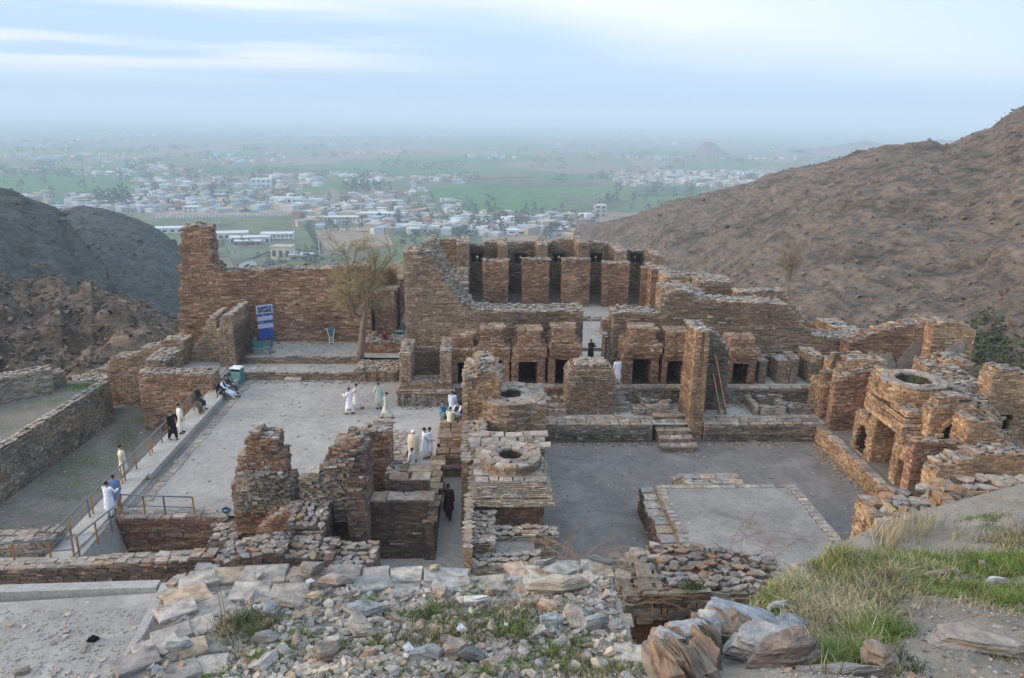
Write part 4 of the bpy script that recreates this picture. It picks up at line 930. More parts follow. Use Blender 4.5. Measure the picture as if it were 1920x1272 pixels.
# E shaped low walls in front of the near chapel
b = Build('ruined_wall', 'low E shaped wall remains with loose rocks in front of the neat drum', 'wall', (1.2, 26.5, ZC), single=False)
yA = 26.6; q0, q1 = PY(905, 1010, yA), PY(1046, 1010, yA)
b.wall((q0.x, yA), (q1.x, yA), .75, ZC - .3, PY(1000, 1003, yA).z, pal='grey', part='wall', cap='cap', nmax=50, rag=.05)
yB = 24.6; q2, q3 = PY(884, 1070, yB), PY(1012, 1070, yB)
b.wall((q2.x, yB), (q3.x, yB), .9, ZC - .6, PY(960, 1062, yB).z, pal='grey', part='wall', cap='cap', nmax=50, rag=.12)
b.wall((q2.x, yB + .9), (q2.x + .9, yB + .9), yA - yB + 1.2, ZC - .6, PY(900, 1055, yB).z + .25, pal='plain', part='wall', cap='cap', nmax=40, rag=.25)
b.wall((q2.x - .25, yB - .05), (q2.x - .01, yB - .05), 4.2, -1.3, PY(880, 1000, 25.6).z, pal='warm', part='edge_wall', cap='cap', nmax=40)
mb = MB(); mb.box(q2.x + .9, q3.x - .1, yB + .9, yA, ZC - .1, PY(960, 1062, yB).z - .15); mb.build('earth_fill', M_FOREG, b.root, origin=b.loc)

# ================================================================== right chapel row along the stupa court
XR = 19.9
b = Build('plinth', 'long orange stone plinth along the right side of the stupa court', 'plinth', (XR, 34, ZC), single=False)
b.wall((XR, 41.0), (XR, 27.5), .5, ZC - .05, .0, pal='warm', part='wall', cap='dslate', paved=True, faces='F', nmax=150, capsize=(.5, .8), course=(.1, .2), length=(.25, .7), jag=.03)
mb = MB(); mb.box(XR + .45, XR + 6, 27.5, 41.5, ZC, -.03); mb.build('earth_fill', M_FIELD, b.root, origin=b.loc)
XF = 20.65
def zx(u, v, x=XF): q = PX(u, v, x); return q.y, q.z
def arch_vault(b, yc, x0, x1, z0, r, pal='warm', th=.5, a0=20, a1=160, part='vault'):
    """broken barrel vault whose axis runs along x, springing from z0"""
    mb = MB(); pc = Pieces(); n = 9
    for i in range(n):
        a, c = R_(a0 + (a1 - a0) * i / n), R_(a0 + (a1 - a0) * (i + 1) / n)
        xx = x0 + RN.uniform(0, .25)
        f = lambda t, q: (yc - math.cos(t) * q, z0 + math.sin(t) * q)
        (ya, za), (yb_, zb) = f(a, r), f(c, r); (yc_, zc), (yd, zd) = f(a, r + th), f(c, r + th)
        mb.hexa([(xx, ya, za), (x1, ya, za), (x1, yc_, zc), (xx, yc_, zc)], [(xx, yb_, zb), (x1, yb_, zb), (x1, yd, zd), (xx, yd, zd)])
        m = (a + c) / 2
        for k in range(int((x1 - xx) / .5)):
            ym, zz = f(m, r + th); pc.add('slab', (xx + .25 + k * .5, ym, zz), rot_tilt(RN.uniform(0, 6), .1), (.6, .5, .14), jit(RN.choice(PAL['rubble'])), 'capstone')
        for q in (.12, .37):
            ym, zz = f(m, r + q); pc.add('brick', (xx - .02, ym, zz), Matrix.Rotation(math.pi / 2, 3, 'Z') @ Matrix.Rotation(m - math.pi / 2, 3, 'Y'), (r * (c - a) * 1.0, .2, .2), jit(RN.choice(PAL[pal]), .15))
    ob = mb.build(part, M_CORE, b.root, origin=b.loc); pc.emit(ob, b.loc, 40, 9)
def row_wall(b, u0, v0, u1, v1, t, pal='warm', part='pier', z0=-.05, x=XF, **k):
    """stretch of the row's front (faces left) from the far photo point (u0,v0) to the near one (u1,v1), both on its top"""
    A, B, pr = wl(x, [(u0, v0), (u1, v1)]); return b.wall(A, B, t, z0, pr, pal=pal, part=part, faces='FLR', cap='rubble', **k)
def part_wall(b, y, u0, u1, pts, t=.7, pal='red', part='partition', z0=-.05, **k):
    A, B, pr = wx(y, pts); return b.wall(A, B, t, z0, pr, pal=pal, part=part, faces='FLR', cap='rubble', **k)
def arch_wall(b, y, pts, u0, u1, v_top, v_base, t=.8, z0=-.05, pal='warm', depth=1.6, part='arch_wall', **k):
    """wall facing us with an arched opening (photo columns u0..u1, crown v_top, sill v_base) onto a dark chamber"""
    A, B, pr = wx(y, pts); a, c = PY(u0, v_base, y), PY(u1, v_base, y); zt = PY((u0 + u1) / 2, v_top, y).z; m, w = (a.x + c.x) / 2 - A[0], (c.x - a.x) / 2; hl = []
    for i in range(8):
        x = -1 + 2 * (i + .5) / 8; hl.append((m - w + 2 * w * i / 8, m - w + 2 * w * (i + 1) / 8, a.z, a.z + (zt - a.z) * (.35 + .65 * math.sqrt(max(0, 1 - x * x)))))
    b.wall(A, B, t, z0, pr, pal=pal, part=part, faces='FLR', cap='rubble', holes=hl, **k)
    pc = Pieces(); n = 11
    for i in range(n):                                                        # rough voussoirs round the opening
        an = math.pi * (i + .5) / n; x = m - math.cos(an) * (w + .12); z = a.z + (zt - a.z) * .35 + math.sin(an) * ((zt - a.z) * .65 + .10)
        pc.add('brick', (A[0] + x, y - .04, z), Matrix.Rotation(math.pi / 2 - an, 3, 'Y'), (.16, .3, .30), jit(RN.choice(PAL[pal]), .15))
    ob = b.root.children[-1]; pc.emit(ob, b.loc, 12, 6)
    mb = MB(); mb.box(A[0] + m - w - .2, A[0] + m + w + .2, y + t + depth - .3, y + t + depth, a.z - .3, zt + .2); mb.box(A[0] + m - w - .35, A[0] + m - w - .02, y + t + .01, y + t + depth, a.z - .3, zt + .2); mb.box(A[0] + m + w + .02, A[0] + m + w + .35, y + t + .01, y + t + depth, a.z - .3, zt + .2); mb.box(A[0] + m - w - .3, A[0] + m + w + .3, y + t + .02, y + t + depth, zt + .05, zt + .35)
    ch = mb.build('chamber', M_CORE, b.root, origin=b.loc); pc = Pieces()
    for _ in range(int(14 * w * depth)): l = RN.uniform(.25, .6); pc.add('slab', (A[0] + m + RN.uniform(-w - .3, w + .3), y + t + RN.uniform(0, depth), zt + .37 + RN.uniform(0, .12)), rot_tilt(RN.uniform(0, 6), .12), (l, l * .7, .1), jit(RN.choice(PAL['rubble'] + PAL['grey']), .15), 'capstone')
    pc.emit(ch, b.loc, 20, 9)
RG = 'ruined chapels along the right of the court'
b = Build('ruined_chapel', 'broken chapel at the far end of the right row with a tall partition', 'ruin', (22, 40, 0), RG, single=False)
row_wall(b, 1522, 700, 1546, 712, 1.2, nmax=70, rag=.3, jag=.25, length=(.15, .45), proud=.1)
part_wall(b, 41.9, 0, 0, [(1545, 705), (1560, 700), (1600, 690)], pal='warm', nmax=40, rag=.15)
part_wall(b, 39.7, 0, 0, [(1566, 724), (1572, 716), (1582, 708), (1600, 700), (1622, 694), (1640, 700)], t=.5, nmax=120, rag=.12, pal='red')
arch_wall(b, 40.35, [(1572, 712), (1580, 694), (1592, 680), (1616, 672), (1645, 674), (1660, 688), (1672, 700)], 1594, 1638, 690, 730, nmax=90, rag=.25, jag=.15, depth=1.0)
part_wall(b, 42.2, 0, 0, [(1560, 676), (1590, 670), (1640, 672), (1665, 690)], t=1.0, z0=0, part='crown_wall', nmax=60, rag=.4, pal='warm', jag=.15)
part_wall(b, 38.9, 0, 0, [(1640, 728), (1650, 706), (1666, 698), (1682, 708), (1690, 722)], t=1.2, z0=0, part='broken_wall', nmax=60, rag=.4, pal='warm', jag=.2)
b = Build('niche_chapel', 'small low chapel with an arched niche in the right row', 'ruin', (21.3, 36.5, 0), RG, single=False)
A, B = (XF, 37.6), (XF, 35.85); yy0, yy1 = 37.6 - 37.15, 37.6 - 36.15; m = (yy0 + yy1) / 2; w = (yy1 - yy0) / 2; hol = []
for i in range(8):
    q = -1 + 2 * (i + .5) / 8; hol.append((m + w * (-1 + 2 * i / 8), m + w * (-1 + 2 * (i + 1) / 8), .08, .08 + 1.55 * (.55 + .45 * math.sqrt(1 - q * q))))
b.wall(A, B, .55, -.05, [(0, 2.1), (.9, 2.25), (1.75, 2.15)], pal='warm', part='front_wall', faces='FLR', cap='rubble', holes=hol, nmax=90, rag=.06, course=(.08, .15), length=(.18, .45), jag=.05)
b.wall((XF + .6, 37.6), (XF + .6, 35.85), 1.0, -.05, 1.95, pal='red', part='back_wall', faces='FR', cap='rubble', nmax=30)
b = Build('domed_chapel', 'doorway chapel of the right row carrying a round dome stump', 'ruin', (22, 35, 0), RG, single=False)
zd, ztp = 2.62, 3.75
for i in range(4):
    b.wall((XF + (0, .02, .10, .26)[i], 36.9 - (0, .02, .1, .22)[i]), (XF + (0, .02, .10, .26)[i], 33.1 + (0, .02, .1, .22)[i]), 3.2 - (0, .05, .2, .5)[i], zd + (ztp - zd) * i / 4, zd + (ztp - zd) * (i + 1) / 4, pal='warm', part='body', faces='FLR', cap='rubble' if i == 3 else None, nmax=50, rag=.03, length=(.25, .7), jag=0)
b.wall((XF - .04, 36.0), (XF - .04, 33.0), .5, zd - .02, zd + .14, pal='warm', part='lintel', faces='FLR', cap=None, nmax=12, length=(.6, 1.2), jag=0)
b.wall((XF, 36.0), (XF, 35.55), 2.4, -.05, zd - .02, pal='warm', part='jamb', faces='FLR', cap=None, nmax=40, jag=0, length=(.18, .4))
b.wall((XF, 33.6), (XF, 33.0), 2.6, -.05, zd - .02, pal='warm', part='jamb', faces='FLR', cap=None, nmax=60, jag=0, length=(.18, .4))
mb = MB(); mb.box(XF + 2.3, XF + 2.6, 33.0, 36.9, -.05, zd); mb.build('back_wall', M_CORE, b.root, origin=b.loc)
zr = ztp + 1.0; cd = P(1713, 711, zr)
ring(b, cd.x, cd.y, ztp - .02, zr, 1.5, .85, pal='cap', wallpal='warm', n=13)
b = Build('ruined_chapel', 'low chapel of the right row with a small doorway beside the domed one', 'ruin', (21.5, 32.4, 0), RG, single=False)
b.wall((XF, 32.98), (XF, 31.75), 2.4, 1.45, [(0, 2.3), (.6, 2.0), (1.23, 1.85)], pal='warm', part='lintel', faces='FLR', cap='rubble', nmax=40, length=(.2, .5), jag=.04)
b.wall((XF, 31.98), (XF, 31.75), 2.0, -.05, 1.45, pal='warm', part='jamb', faces='FLR', cap=None, nmax=20, length=(.15, .3), jag=0)
mb = MB(); mb.box(XF + 1.2, XF + 1.5, 31.8, 33, -.05, 1.45); mb.build('back_wall', M_CORE, b.root, origin=b.loc)
b = Build('ruined_chapel', 'chapel of the right row with a dark arch under a heap of slabs', 'ruin', (23, 31, 0), RG, single=False)
b.wall((XF, 31.72), (XF, 31.3), 1.2, -.05, 2.55, pal='warm', part='jamb', faces='FLR', cap='rubble', nmax=40, length=(.15, .35), jag=.05)
part_wall(b, 31.28, 0, 0, [(1716, 836), (1724, 830), (1796, 832), (1816, 838)], t=.6, pal='red', nmax=120, rag=.05)
arch_wall(b, 32.6, [(1742, 800), (1748, 775), (1760, 752), (1785, 738), (1812, 746), (1842, 768), (1868, 792), (1888, 815)], 1758, 1812, 786, 838, nmax=140, rag=.35, jag=.15)
part_wall(b, 34.8, 0, 0, [(1742, 752), (1752, 730), (1775, 719), (1800, 735), (1835, 755), (1860, 775)], t=1.4, z0=0, part='broken_wall', pal='grey', nmax=90, rag=.35, jag=.2)
part_wall(b, 31.2, 0, 0, [(1816, 805), (1826, 788), (1860, 792), (1885, 830), (1920, 850)], t=1.2, z0=-.1, part='broken_wall', pal='warm', nmax=90, rag=.35, jag=.2)

b = Build('ruined_wall', 'rough orange wall with a hollow at the near end of the right row', 'wall', (23, 28.5, 0))
A, B, pr = wx(28.6, [(1756, 890), (1770, 872), (1800, 868), (1830, 862), (1850, 850), (1880, 850), (1960, 858)])
b.wall(A, B, 1.0, -.8, pr, pal='warm', faces='FLR', cap='rubble', nmax=90, rag=.3, jag=.12)

# behind the right row
b = Build('plastered_wall', 'tall stone wall with grey plaster patches behind the round dome stump', 'wall', (28, 46, 0), single=False)
yP = 46.0
A, B, pr = wx(yP, [(1592, 648), (1612, 640), (1628, 632), (1665, 618), (1700, 612), (1722, 606), (1752, 600), (1768, 598)])
b.wall(A, B, 1.2, -1.5, pr, pal='brown', part='wall', faces='FL', cap='rubble', nmax=90, rag=.3, jag=.1)
A2, B2, pr2 = wx(45.0, [(1752, 612), (1775, 604), (1800, 608), (1830, 622)])
b.wall(A2, B2, 1.5, -1.5, pr2, pal='warm', part='wall', faces='FLR', cap='rubble', nmax=70, rag=.2)
def patch(y, pts):
    pp = []
    for (u0, v0), (u1, v1) in zip(pts, pts[1:] + pts[:1]):
        n = max(2, int(math.hypot(u1 - u0, v1 - v0) / 3.5)); pp += [(u0 + (u1 - u0) * i / n + RN.uniform(-2.6, 2.6), v0 + (v1 - v0) * i / n + RN.uniform(-2.6, 2.6)) for i in range(n)]
    mb = MB(); q = [PY(u, v, y) for u, v in pp]; k = len(q)
    mb.add([p[:] for p in q] + [(p.x, y + .12, p.z) for p in q], [tuple(range(k)), tuple(range(k, 2 * k))[::-1]] + [((i + 1) % k, i, i + k, (i + 1) % k + k) for i in range(k)])
    mb.build('plaster_patch', M_PLAST2, b.root, origin=b.loc)
M_PLAST2 = ground_mat('stained_plaster', (.17, .15, .13), (.29, .26, .225), (.40, .36, .315), fine=5)
patch(yP - .10, [(1612, 692), (1628, 672), (1650, 668), (1672, 660), (1682, 692)])
patch(yP - .10, [(1682, 694), (1684, 676), (1696, 662), (1706, 650), (1718, 640), (1738, 630), (1750, 626), (1748, 694)])
patch(45.0 - .10, [(1760, 690), (1762, 668), (1775, 655), (1790, 648), (1806, 640), (1812, 650), (1800, 668), (1806, 690)])
b = Build('ruined_wall', 'heap of broken slab walls right of the round dome stump', 'wall', (30, 41, 0), single=False)
for y, pts, t, pal in ((42, [(1738, 690), (1770, 684), (1790, 672), (1818, 676), (1822, 700)], 1.5, 'warm'), (40, [(1775, 712), (1800, 700), (1830, 712), (1845, 735)], 1.6, 'grey'), (38.5, [(1790, 735), (1820, 722), (1850, 730), (1862, 745)], 1.5, 'grey'), (36, [(1800, 760), (1850, 748), (1868, 768), (1880, 790)], 1.4, 'warm')):
    A, B, pr = wx(y, pts); b.wall(A, B, t, -1.2, pr, pal=pal, part='wall', cap='dslate', nmax=50, rag=.5, jag=.2)
b = Build('ruined_wall', 'high orange brown wall with a dark hollow at the right edge', 'wall', (32, 37, 0))
A, B, pr = wx(37.5, [(1862, 715), (1874, 694), (1888, 690), (1905, 697), (1960, 712)])
h0, h1 = PY(1878, 800, 37.5), PY(1898, 780, 37.5)
b.wall(A, B, 1.2, -2, pr, pal='warm', faces='FLR', cap='rubble', nmax=90, rag=.2, holes=[(h0.x - A[0], h1.x - A[0], h0.z - .6, h1.z)])
mb = MB(); mb.box(20, 38, 24, 47, -3.2, -1.6); o = mb.build('rough_ground', M_HILL); o['kind'] = 'structure'

# ================================================================== lower left walls
def gwall(name, lab, pts_front, z0, t, pal='brown', **k):
    """wall through photo points (u, v, y) of its top front edge, straight in plan from first to last"""
    q = [PY(u, v, y) for u, v, y in pts_front]; a, c = q[0], q[-1]; L = math.hypot(c.x - a.x, c.y - a.y)
    b = Build(name, lab, 'wall', (a.x, a.y, z0)); pr = [(math.hypot(p.x - a.x, p.y - a.y), p.z) for p in q]
    b.wall((a.x, a.y), (c.x, c.y), t, z0, pr, pal=pal, **k); return b
# grass topped retaining wall (runs away to the upper right)
za = .2
p0, p1 = P(-120, 920, za), P(205, 716, za)
b = Build('retaining_wall', 'long grass topped retaining wall above the sunken field', 'wall', (p1.x, p1.y, -2.6))
b.wall(p0, p1, .7, -2.7, za, pal='grey', cap='cap', nmax=200, minpx=8, course=(.14, .3), length=(.2, .6), stain=lambda m, z: .72, faces='FR', jag=.05)
nn = Vector((p1.y - p0.y, -(p1.x - p0.x))).normalized()
mb = MB(); tp = [p0[:2], p1[:2], P(140, 718, za)[:2], P(-130, 800, za)[:2]]
tp = [(p0.x - nn.x * .3, p0.y - nn.y * .3), (p1.x - nn.x * .3, p1.y - nn.y * .3), (p1.x - nn.x * 5.5 + 1, p1.y - nn.y * 5.5), (p0.x - nn.x * 7, p0.y - nn.y * 7)]
mb.add([(x, y, za - .03) for x, y in tp] + [(x, y, -2.7) for x, y in tp], [(0, 1, 2, 3), (1, 0, 4, 5), (2, 1, 5, 6), (3, 2, 6, 7), (0, 3, 7, 4)])
o = mb.build('grassy_terrace', M_FIELDG); o['kind'] = 'structure'
b = Build('ruined_wall', 'pair of stepped flat topped walls at the far left', 'wall', (-28, 46, 0), single=False)
for (ua, va, ub, vb, z, t) in ((-60, 745, 122, 698, 1.15, .9), (-60, 720, 95, 694, 1.75, 1.2)):
    a, c = P(ua, va, z), P(ub, vb, z); b.wall(a, c, t, -1, z, pal='grey', part='wall', cap='cap', paved=False, nmax=60, rag=.08)
b = gwall('ruined_wall', 'stepped wall closing the far end of the sunken field', [(142, 715, 50.5), (200, 690, 50.4), (215, 672, 50.3), (260, 668, 50.2), (266, 655, 50.2), (300, 650, 50.1), (306, 640, 50), (345, 640, 50)], -2.7, 1.3, 'plain', nmax=100, rag=.12, cap='cap')
b = gwall('ruined_wall', 'short flat topped wall angled beside the grassy terrace corner', [(138, 716, 47.5), (203, 712, 48.5)], -2.7, 1.4, 'plain', nmax=30, cap='cap')
b = Build('bastion', 'large square brown stone bastion beside the railing', 'wall', (-19.5, 47, -2.6), single=False)
yBst = 45.9; q0, q1 = PY(272, 800, yBst), PY(430, 700, yBst)
b.wall((q0.x, yBst), (-17.3, yBst), 1.2, -2.7, PY(272, 702, yBst).z, pal='brown', part='wall', nmax=130, cap='cap', faces='FLR', course=(.12, .22))
b.wall((q0.x, yBst + 1.2), (q0.x + 1.3, yBst + 1.2), 4.6, -2.7, PY(290, 690, yBst + 1.2).z + .5, pal='plain', part='parapet', nmax=40, cap='cap', rag=.05)
mb = MB(); mb.box(q0.x + 1.2, -17.2, yBst + 1.1, yBst + 8, -2.7, .55); mb.build('earth_fill', M_COURT, b.root, origin=b.loc)

# walkway with kerb along the railing
xw0, xw1 = -17.55, -16.05
b = Build('walkway', 'raised concrete walkway along the railing at the left of the court', 'walkway', (-16.8, 38, 0), single=False)
mb = MB(); mb.box(xw0, -16.5, 26.4, 49.4, -2.7, .2); mb.build('slab', M_PAVE, b.root, origin=b.loc)
mb = MB(); mb.box(-16.45, -16.25, 33.9, 44.6, -.2, .34); mb.box(-16.45, -16.25, 45.2, 48.9, -.2, .34); mb.build('kerb', M_PAVE, b.root, origin=b.loc)
mb = MB(); mb.box(-16.25, -15.9, 31.2, 48.4, -.2, .03); mb.build('gutter', M_DARKG, b.root, origin=b.loc)
pc = Pieces()
for i in range(34):
    y = 31.4 + i * .5 + RN.uniform(-.1, .1); pc.add('paver', (-15.65 + RN.uniform(-.05, .1), y, .0), RN.choice((0, math.pi)) + RN.uniform(-.1, .1), (RN.uniform(.3, .6), .47, .07), jit(RN.choice(PAL['cap'])), 'flagstone')
pc.emit(b.root, b.loc, 34, 8)
# the pit beside the walkway
b = Build('pit_wall', 'stone lined pit wall facing us below the short railing', 'wall', (-13, 30.4, -3.5))
A, B, pr = wx(30.2, [(205, 978), (300, 978), (420, 988)])
b.wall((-16.4, 30.2), (PY(420, 985, 30.2).x, 30.2), .8, -4, -.02, pal='red', cap='cap', nmax=120, capsize=(.35, .7), paved=True, faces='F', jag=.04)
mb = MB(); mb.hexa([(-17.4, 26.0, -4), (-15.7, 26.0, -4), (-15.5, 30.3, -4), (-17.4, 30.3, -4)], [(-17.4, 26.0, .17), (-16.2, 26.0, .1), (-16.35, 30.3, .1), (-17.4, 30.3, .17)])
o = mb.build('ramp', M_PAVE); o['kind'] = 'structure'
b = Build('ruined_wall', 'crumbling stone edge right of the pit beside the round blue sign', 'wall', (-10.6, 28.5, -1), single=False)
for ua, ub, vt, y, t in ((395, 437, 985, 29.8, 1.6), (392, 440, 1012, 28.3, 1.4)):
    q0, q1 = PY(ua, vt, y), PY(ub, vt, y); b.wall((q0.x, y), (q1.x, y), t, -4, PY(ua, vt, y).z, pal='grey', part='wall', cap='cap', nmax=40, rag=.25, jag=.12)
b = Build('ruined_wall', 'long low wall with a paved top crossing below the pit', 'wall', (-14, 25.5, -3))
A, B, pr = wx(24.9, [(-60, 1076), (120, 1066), (250, 1058), (340, 1054), (400, 1046)])
b.wall(A, B, .7, -4, pr, pal='sooty', cap='cap', paved=True, nmax=200, capsize=(.3, .6), course=(.1, .2), jag=.03, stain=lambda m, z: 1.25)
sheet('lower_yard', [(-30, 15), (-3, 15), (-3, 24.95), (-30, 24.95)], -3.2, M_FIELD)
b = Build('ruined_wall', 'paved wall corner at the foot of the walkway, far bottom left', 'wall', (-19, 27, -1))
A, B, pr = wx(27.4, [(-60, 1018), (0, 1018), (95, 1012)])
b.wall(A, B, 1.0, -3, pr, pal='grey', cap='cap', nmax=40, paved=True)
sheet('walkway_foot', [(-28, 25.8), (-16, 25.8), (-16, 27.2), (-28, 27.2)], .02, M_PAVE)

# ================================================================== ruined walls in the middle
b = Build('ruined_wall', 'jagged brown ruin with two broken towers in the middle of the picture', 'wall', (-8, 29, -1.2), single=False)
yM = 28.9
A, B, pr = wx(yM, [(437, 935), (441, 905), (448, 872), (462, 845), (468, 824), (480, 817), (492, 818), (505, 828), (518, 838), (524, 850), (521, 868), (519, 893), (534, 897), (543, 905), (548, 938), (575, 942), (590, 938), (596, 900), (606, 880), (620, 862), (630, 838), (650, 826), (664, 822), (676, 832)])
b.wall(A, B, 1.1, -1.3, pr, pal='brown', part='wall', nmax=250, course=(.09, .18), length=(.18, .6), rag=.55, jag=.1, cap='rubble', proud=.06)
for y, pts in ((28.55, [(441, 925), (455, 893), (480, 880), (520, 895), (545, 912)]), (28.5, [(566, 905), (585, 897), (622, 872), (660, 866), (676, 880)])):
    A, B, pr = wx(y, pts); b.wall(A, B, .5, 1.2 if y > 28.52 else .8, pr, pal='grey', part='broken_face', nmax=120, course=(.08, .2), length=(.18, .5), rag=.4, jag=.2, cap='rubble', proud=.16)
x2 = PY(690, 1000, 28).x
A, B = (x2, 27.7), (x2, 30.0)
b.wall(A, B, .75, -1.3, [(0, PY(690, 930, 27.7).z), (.5, PY(684, 885, 28.2).z), (1.2, PY(672, 838, 28.9).z), (2.3, PY(672, 822, 30).z)], pal='sooty', part='dark_wall', faces='FLR', nmax=90, cap='grey', rag=.1, jag=.08, length=(.2, .7))
A, B, pr = wx(31.2, [(672, 830), (684, 816), (704, 812), (726, 812), (730, 830)])
b.wall(A, B, 1.3, -1.3, pr, pal='red', part='back_wall', nmax=90, cap='rubble', rag=.3, jag=.1)
b = Build('ruined_wall', 'sloping paved wall stub running towards us below the two broken towers', 'wall', (-7, 27, -1))
x3 = PY(612, 985, 27).x
A, B = (x3, 25.2), (x3, 28.8)
b.wall(A, B, 1.5, -3, [(0, PY(560, 1035, 25.6).z), (1.6, PY(580, 985, 26.6).z), (3.6, PY(600, 935, 28.6).z)], pal='sooty', faces='FLR', cap='rubble', nmax=90, rag=.15, capsize=(.3, .6))
b = Build('ruined_wall', 'low rubble covered wall in front of the two broken towers', 'wall', (-9, 25.4, -1))
A, B, pr = wx(24.7, [(402, 1060), (440, 1048), (520, 1042), (600, 1052), (700, 1064)])
b.wall(A, B, 1.6, -3, pr, pal='sooty', cap='rubble', nmax=90, rag=.15, capsize=(.3, .6), jag=.1)
b = Build('ruined_wall', 'small slanting wall stub with a green plant in front of the left broken tower', 'wall', (-9.5, 27.6, -1))
A, B, pr = wx(27.6, [(480, 1010), (500, 985), (530, 965), (560, 955)])
b.wall(A, B, .8, -1.4, pr, pal='red', cap='rubble', nmax=40, rag=.1)
mb = MB(); mb.box(-11.2, x2, 26.2, 28.9, -3.4, PY(470, 1018, 28.8).z - .1); o = mb.build('rubble_ground', M_FOREG); o['kind'] = 'structure'
# stepped wall with pale ledges beside the lower passage
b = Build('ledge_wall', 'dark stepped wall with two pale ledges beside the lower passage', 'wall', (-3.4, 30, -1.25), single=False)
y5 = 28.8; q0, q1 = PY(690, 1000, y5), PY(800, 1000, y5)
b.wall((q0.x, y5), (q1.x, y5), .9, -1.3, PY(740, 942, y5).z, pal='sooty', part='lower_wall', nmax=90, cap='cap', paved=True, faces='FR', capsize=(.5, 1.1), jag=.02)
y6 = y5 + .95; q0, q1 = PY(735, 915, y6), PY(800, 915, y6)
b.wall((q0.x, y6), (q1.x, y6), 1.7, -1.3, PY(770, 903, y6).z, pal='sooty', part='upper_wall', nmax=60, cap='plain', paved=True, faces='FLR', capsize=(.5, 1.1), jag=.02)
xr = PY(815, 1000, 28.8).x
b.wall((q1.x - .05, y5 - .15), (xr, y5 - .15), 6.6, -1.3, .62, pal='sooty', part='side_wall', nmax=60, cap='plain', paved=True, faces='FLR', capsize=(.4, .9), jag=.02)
b = Build('ruined_wall', 'rubble heap between the broken towers and the pale ledges', 'wall', (-4.5, 30.5, -1))
A, B, pr = wx(30.3, [(722, 880), (735, 890), (748, 908)])
b.wall(A, B, 1.4, -1.3, pr, pal='grey', cap='rubble', nmax=30, rag=.5)
# platforms stepping up beside the vihara row
b = Build('stone_platform', 'stepped stone platform with a pale top under the seated group', 'platform', (-1.7, 38, -1.25), single=False)
x0, x1 = -2.25, -.75
b.wall((x0, 37.4), (x1, 37.4), 3.3, -1.3, .6, pal='plain', part='upper_tier', cap='plain', paved=True, nmax=40, capsize=(.5, 1.0), faces='FLR', jag=.01)
b.wall((x0 - .1, 36.6), (x1, 36.6), .85, -1.3, 0.03, pal='brown', part='lower_tier', cap='plain', paved=True, nmax=40, capsize=(.5, 1.0), faces='FLR', jag=.01)
b.wall((x0 - .1, 36.45), (x1, 36.45), .2, -.78, -.62, pal='cap', part='cornice', cap=None, nmax=10, course=(.14, .16), length=(.5, 1), jag=0)
for i in range(6):
    x = x0 + .05 + i * .26; b.wall((x, 36.5), (x + .1, 36.5), .15, -1.28, -.8, pal='plain', part='pilaster', cap=None, nmax=2, jag=0)
# small bases on the pale pavement
b = Build('round_foundation', 'round flat stupa foundation on the pale pavement', 'foundation', (-4.2, 38, 0), single=False)
cb = P(735, 822, .3); mb = MB(); mb.tube([(cb.x, cb.y, -.02), (cb.x, cb.y, .28)], 1.12, 30); mb.build('drum', M_PAVE, b.root, origin=b.loc)
pc = Pieces()
for rr, m in ((1.12, 22), (.72, 14), (.36, 7)):
    for i in range(m):
        a = 2 * math.pi * i / m; pc.add('paver', (cb.x + math.cos(a) * (rr - .17), cb.y + math.sin(a) * (rr - .17), .29), rot_tilt(a + math.pi / 2, .01), (2 * math.pi * (rr - .15) / m, .37, .07), jit(RN.choice(PAL['cap'])), 'capstone')
pc.emit(b.root, b.loc, 40, 6)
for lab, u, v, w in (('square two tier stone foundation behind the ledge wall', 738, 850, 1.0), ('low square foundation left of the boy behind the ledge wall', 735, 880, .8)):
    b = Build('square_foundation', lab, 'foundation', (-4, 36, 0), single=False); q = P(u, v, .3)
    b.wall((q.x - w, q.y - w * .8), (q.x + w, q.y - w * .8), w * 1.6, -.02, .22, pal='cap', part='lower_tier', cap='cap', paved=True, nmax=20, jag=0, faces='FLR')
    b.wall((q.x - w * .7, q.y - w * .5), (q.x + w * .7, q.y - w * .5), w * 1.1, .2, .45, pal='cap', part='upper_tier', cap='cap', paved=True, nmax=20, jag=0, faces='FLR')
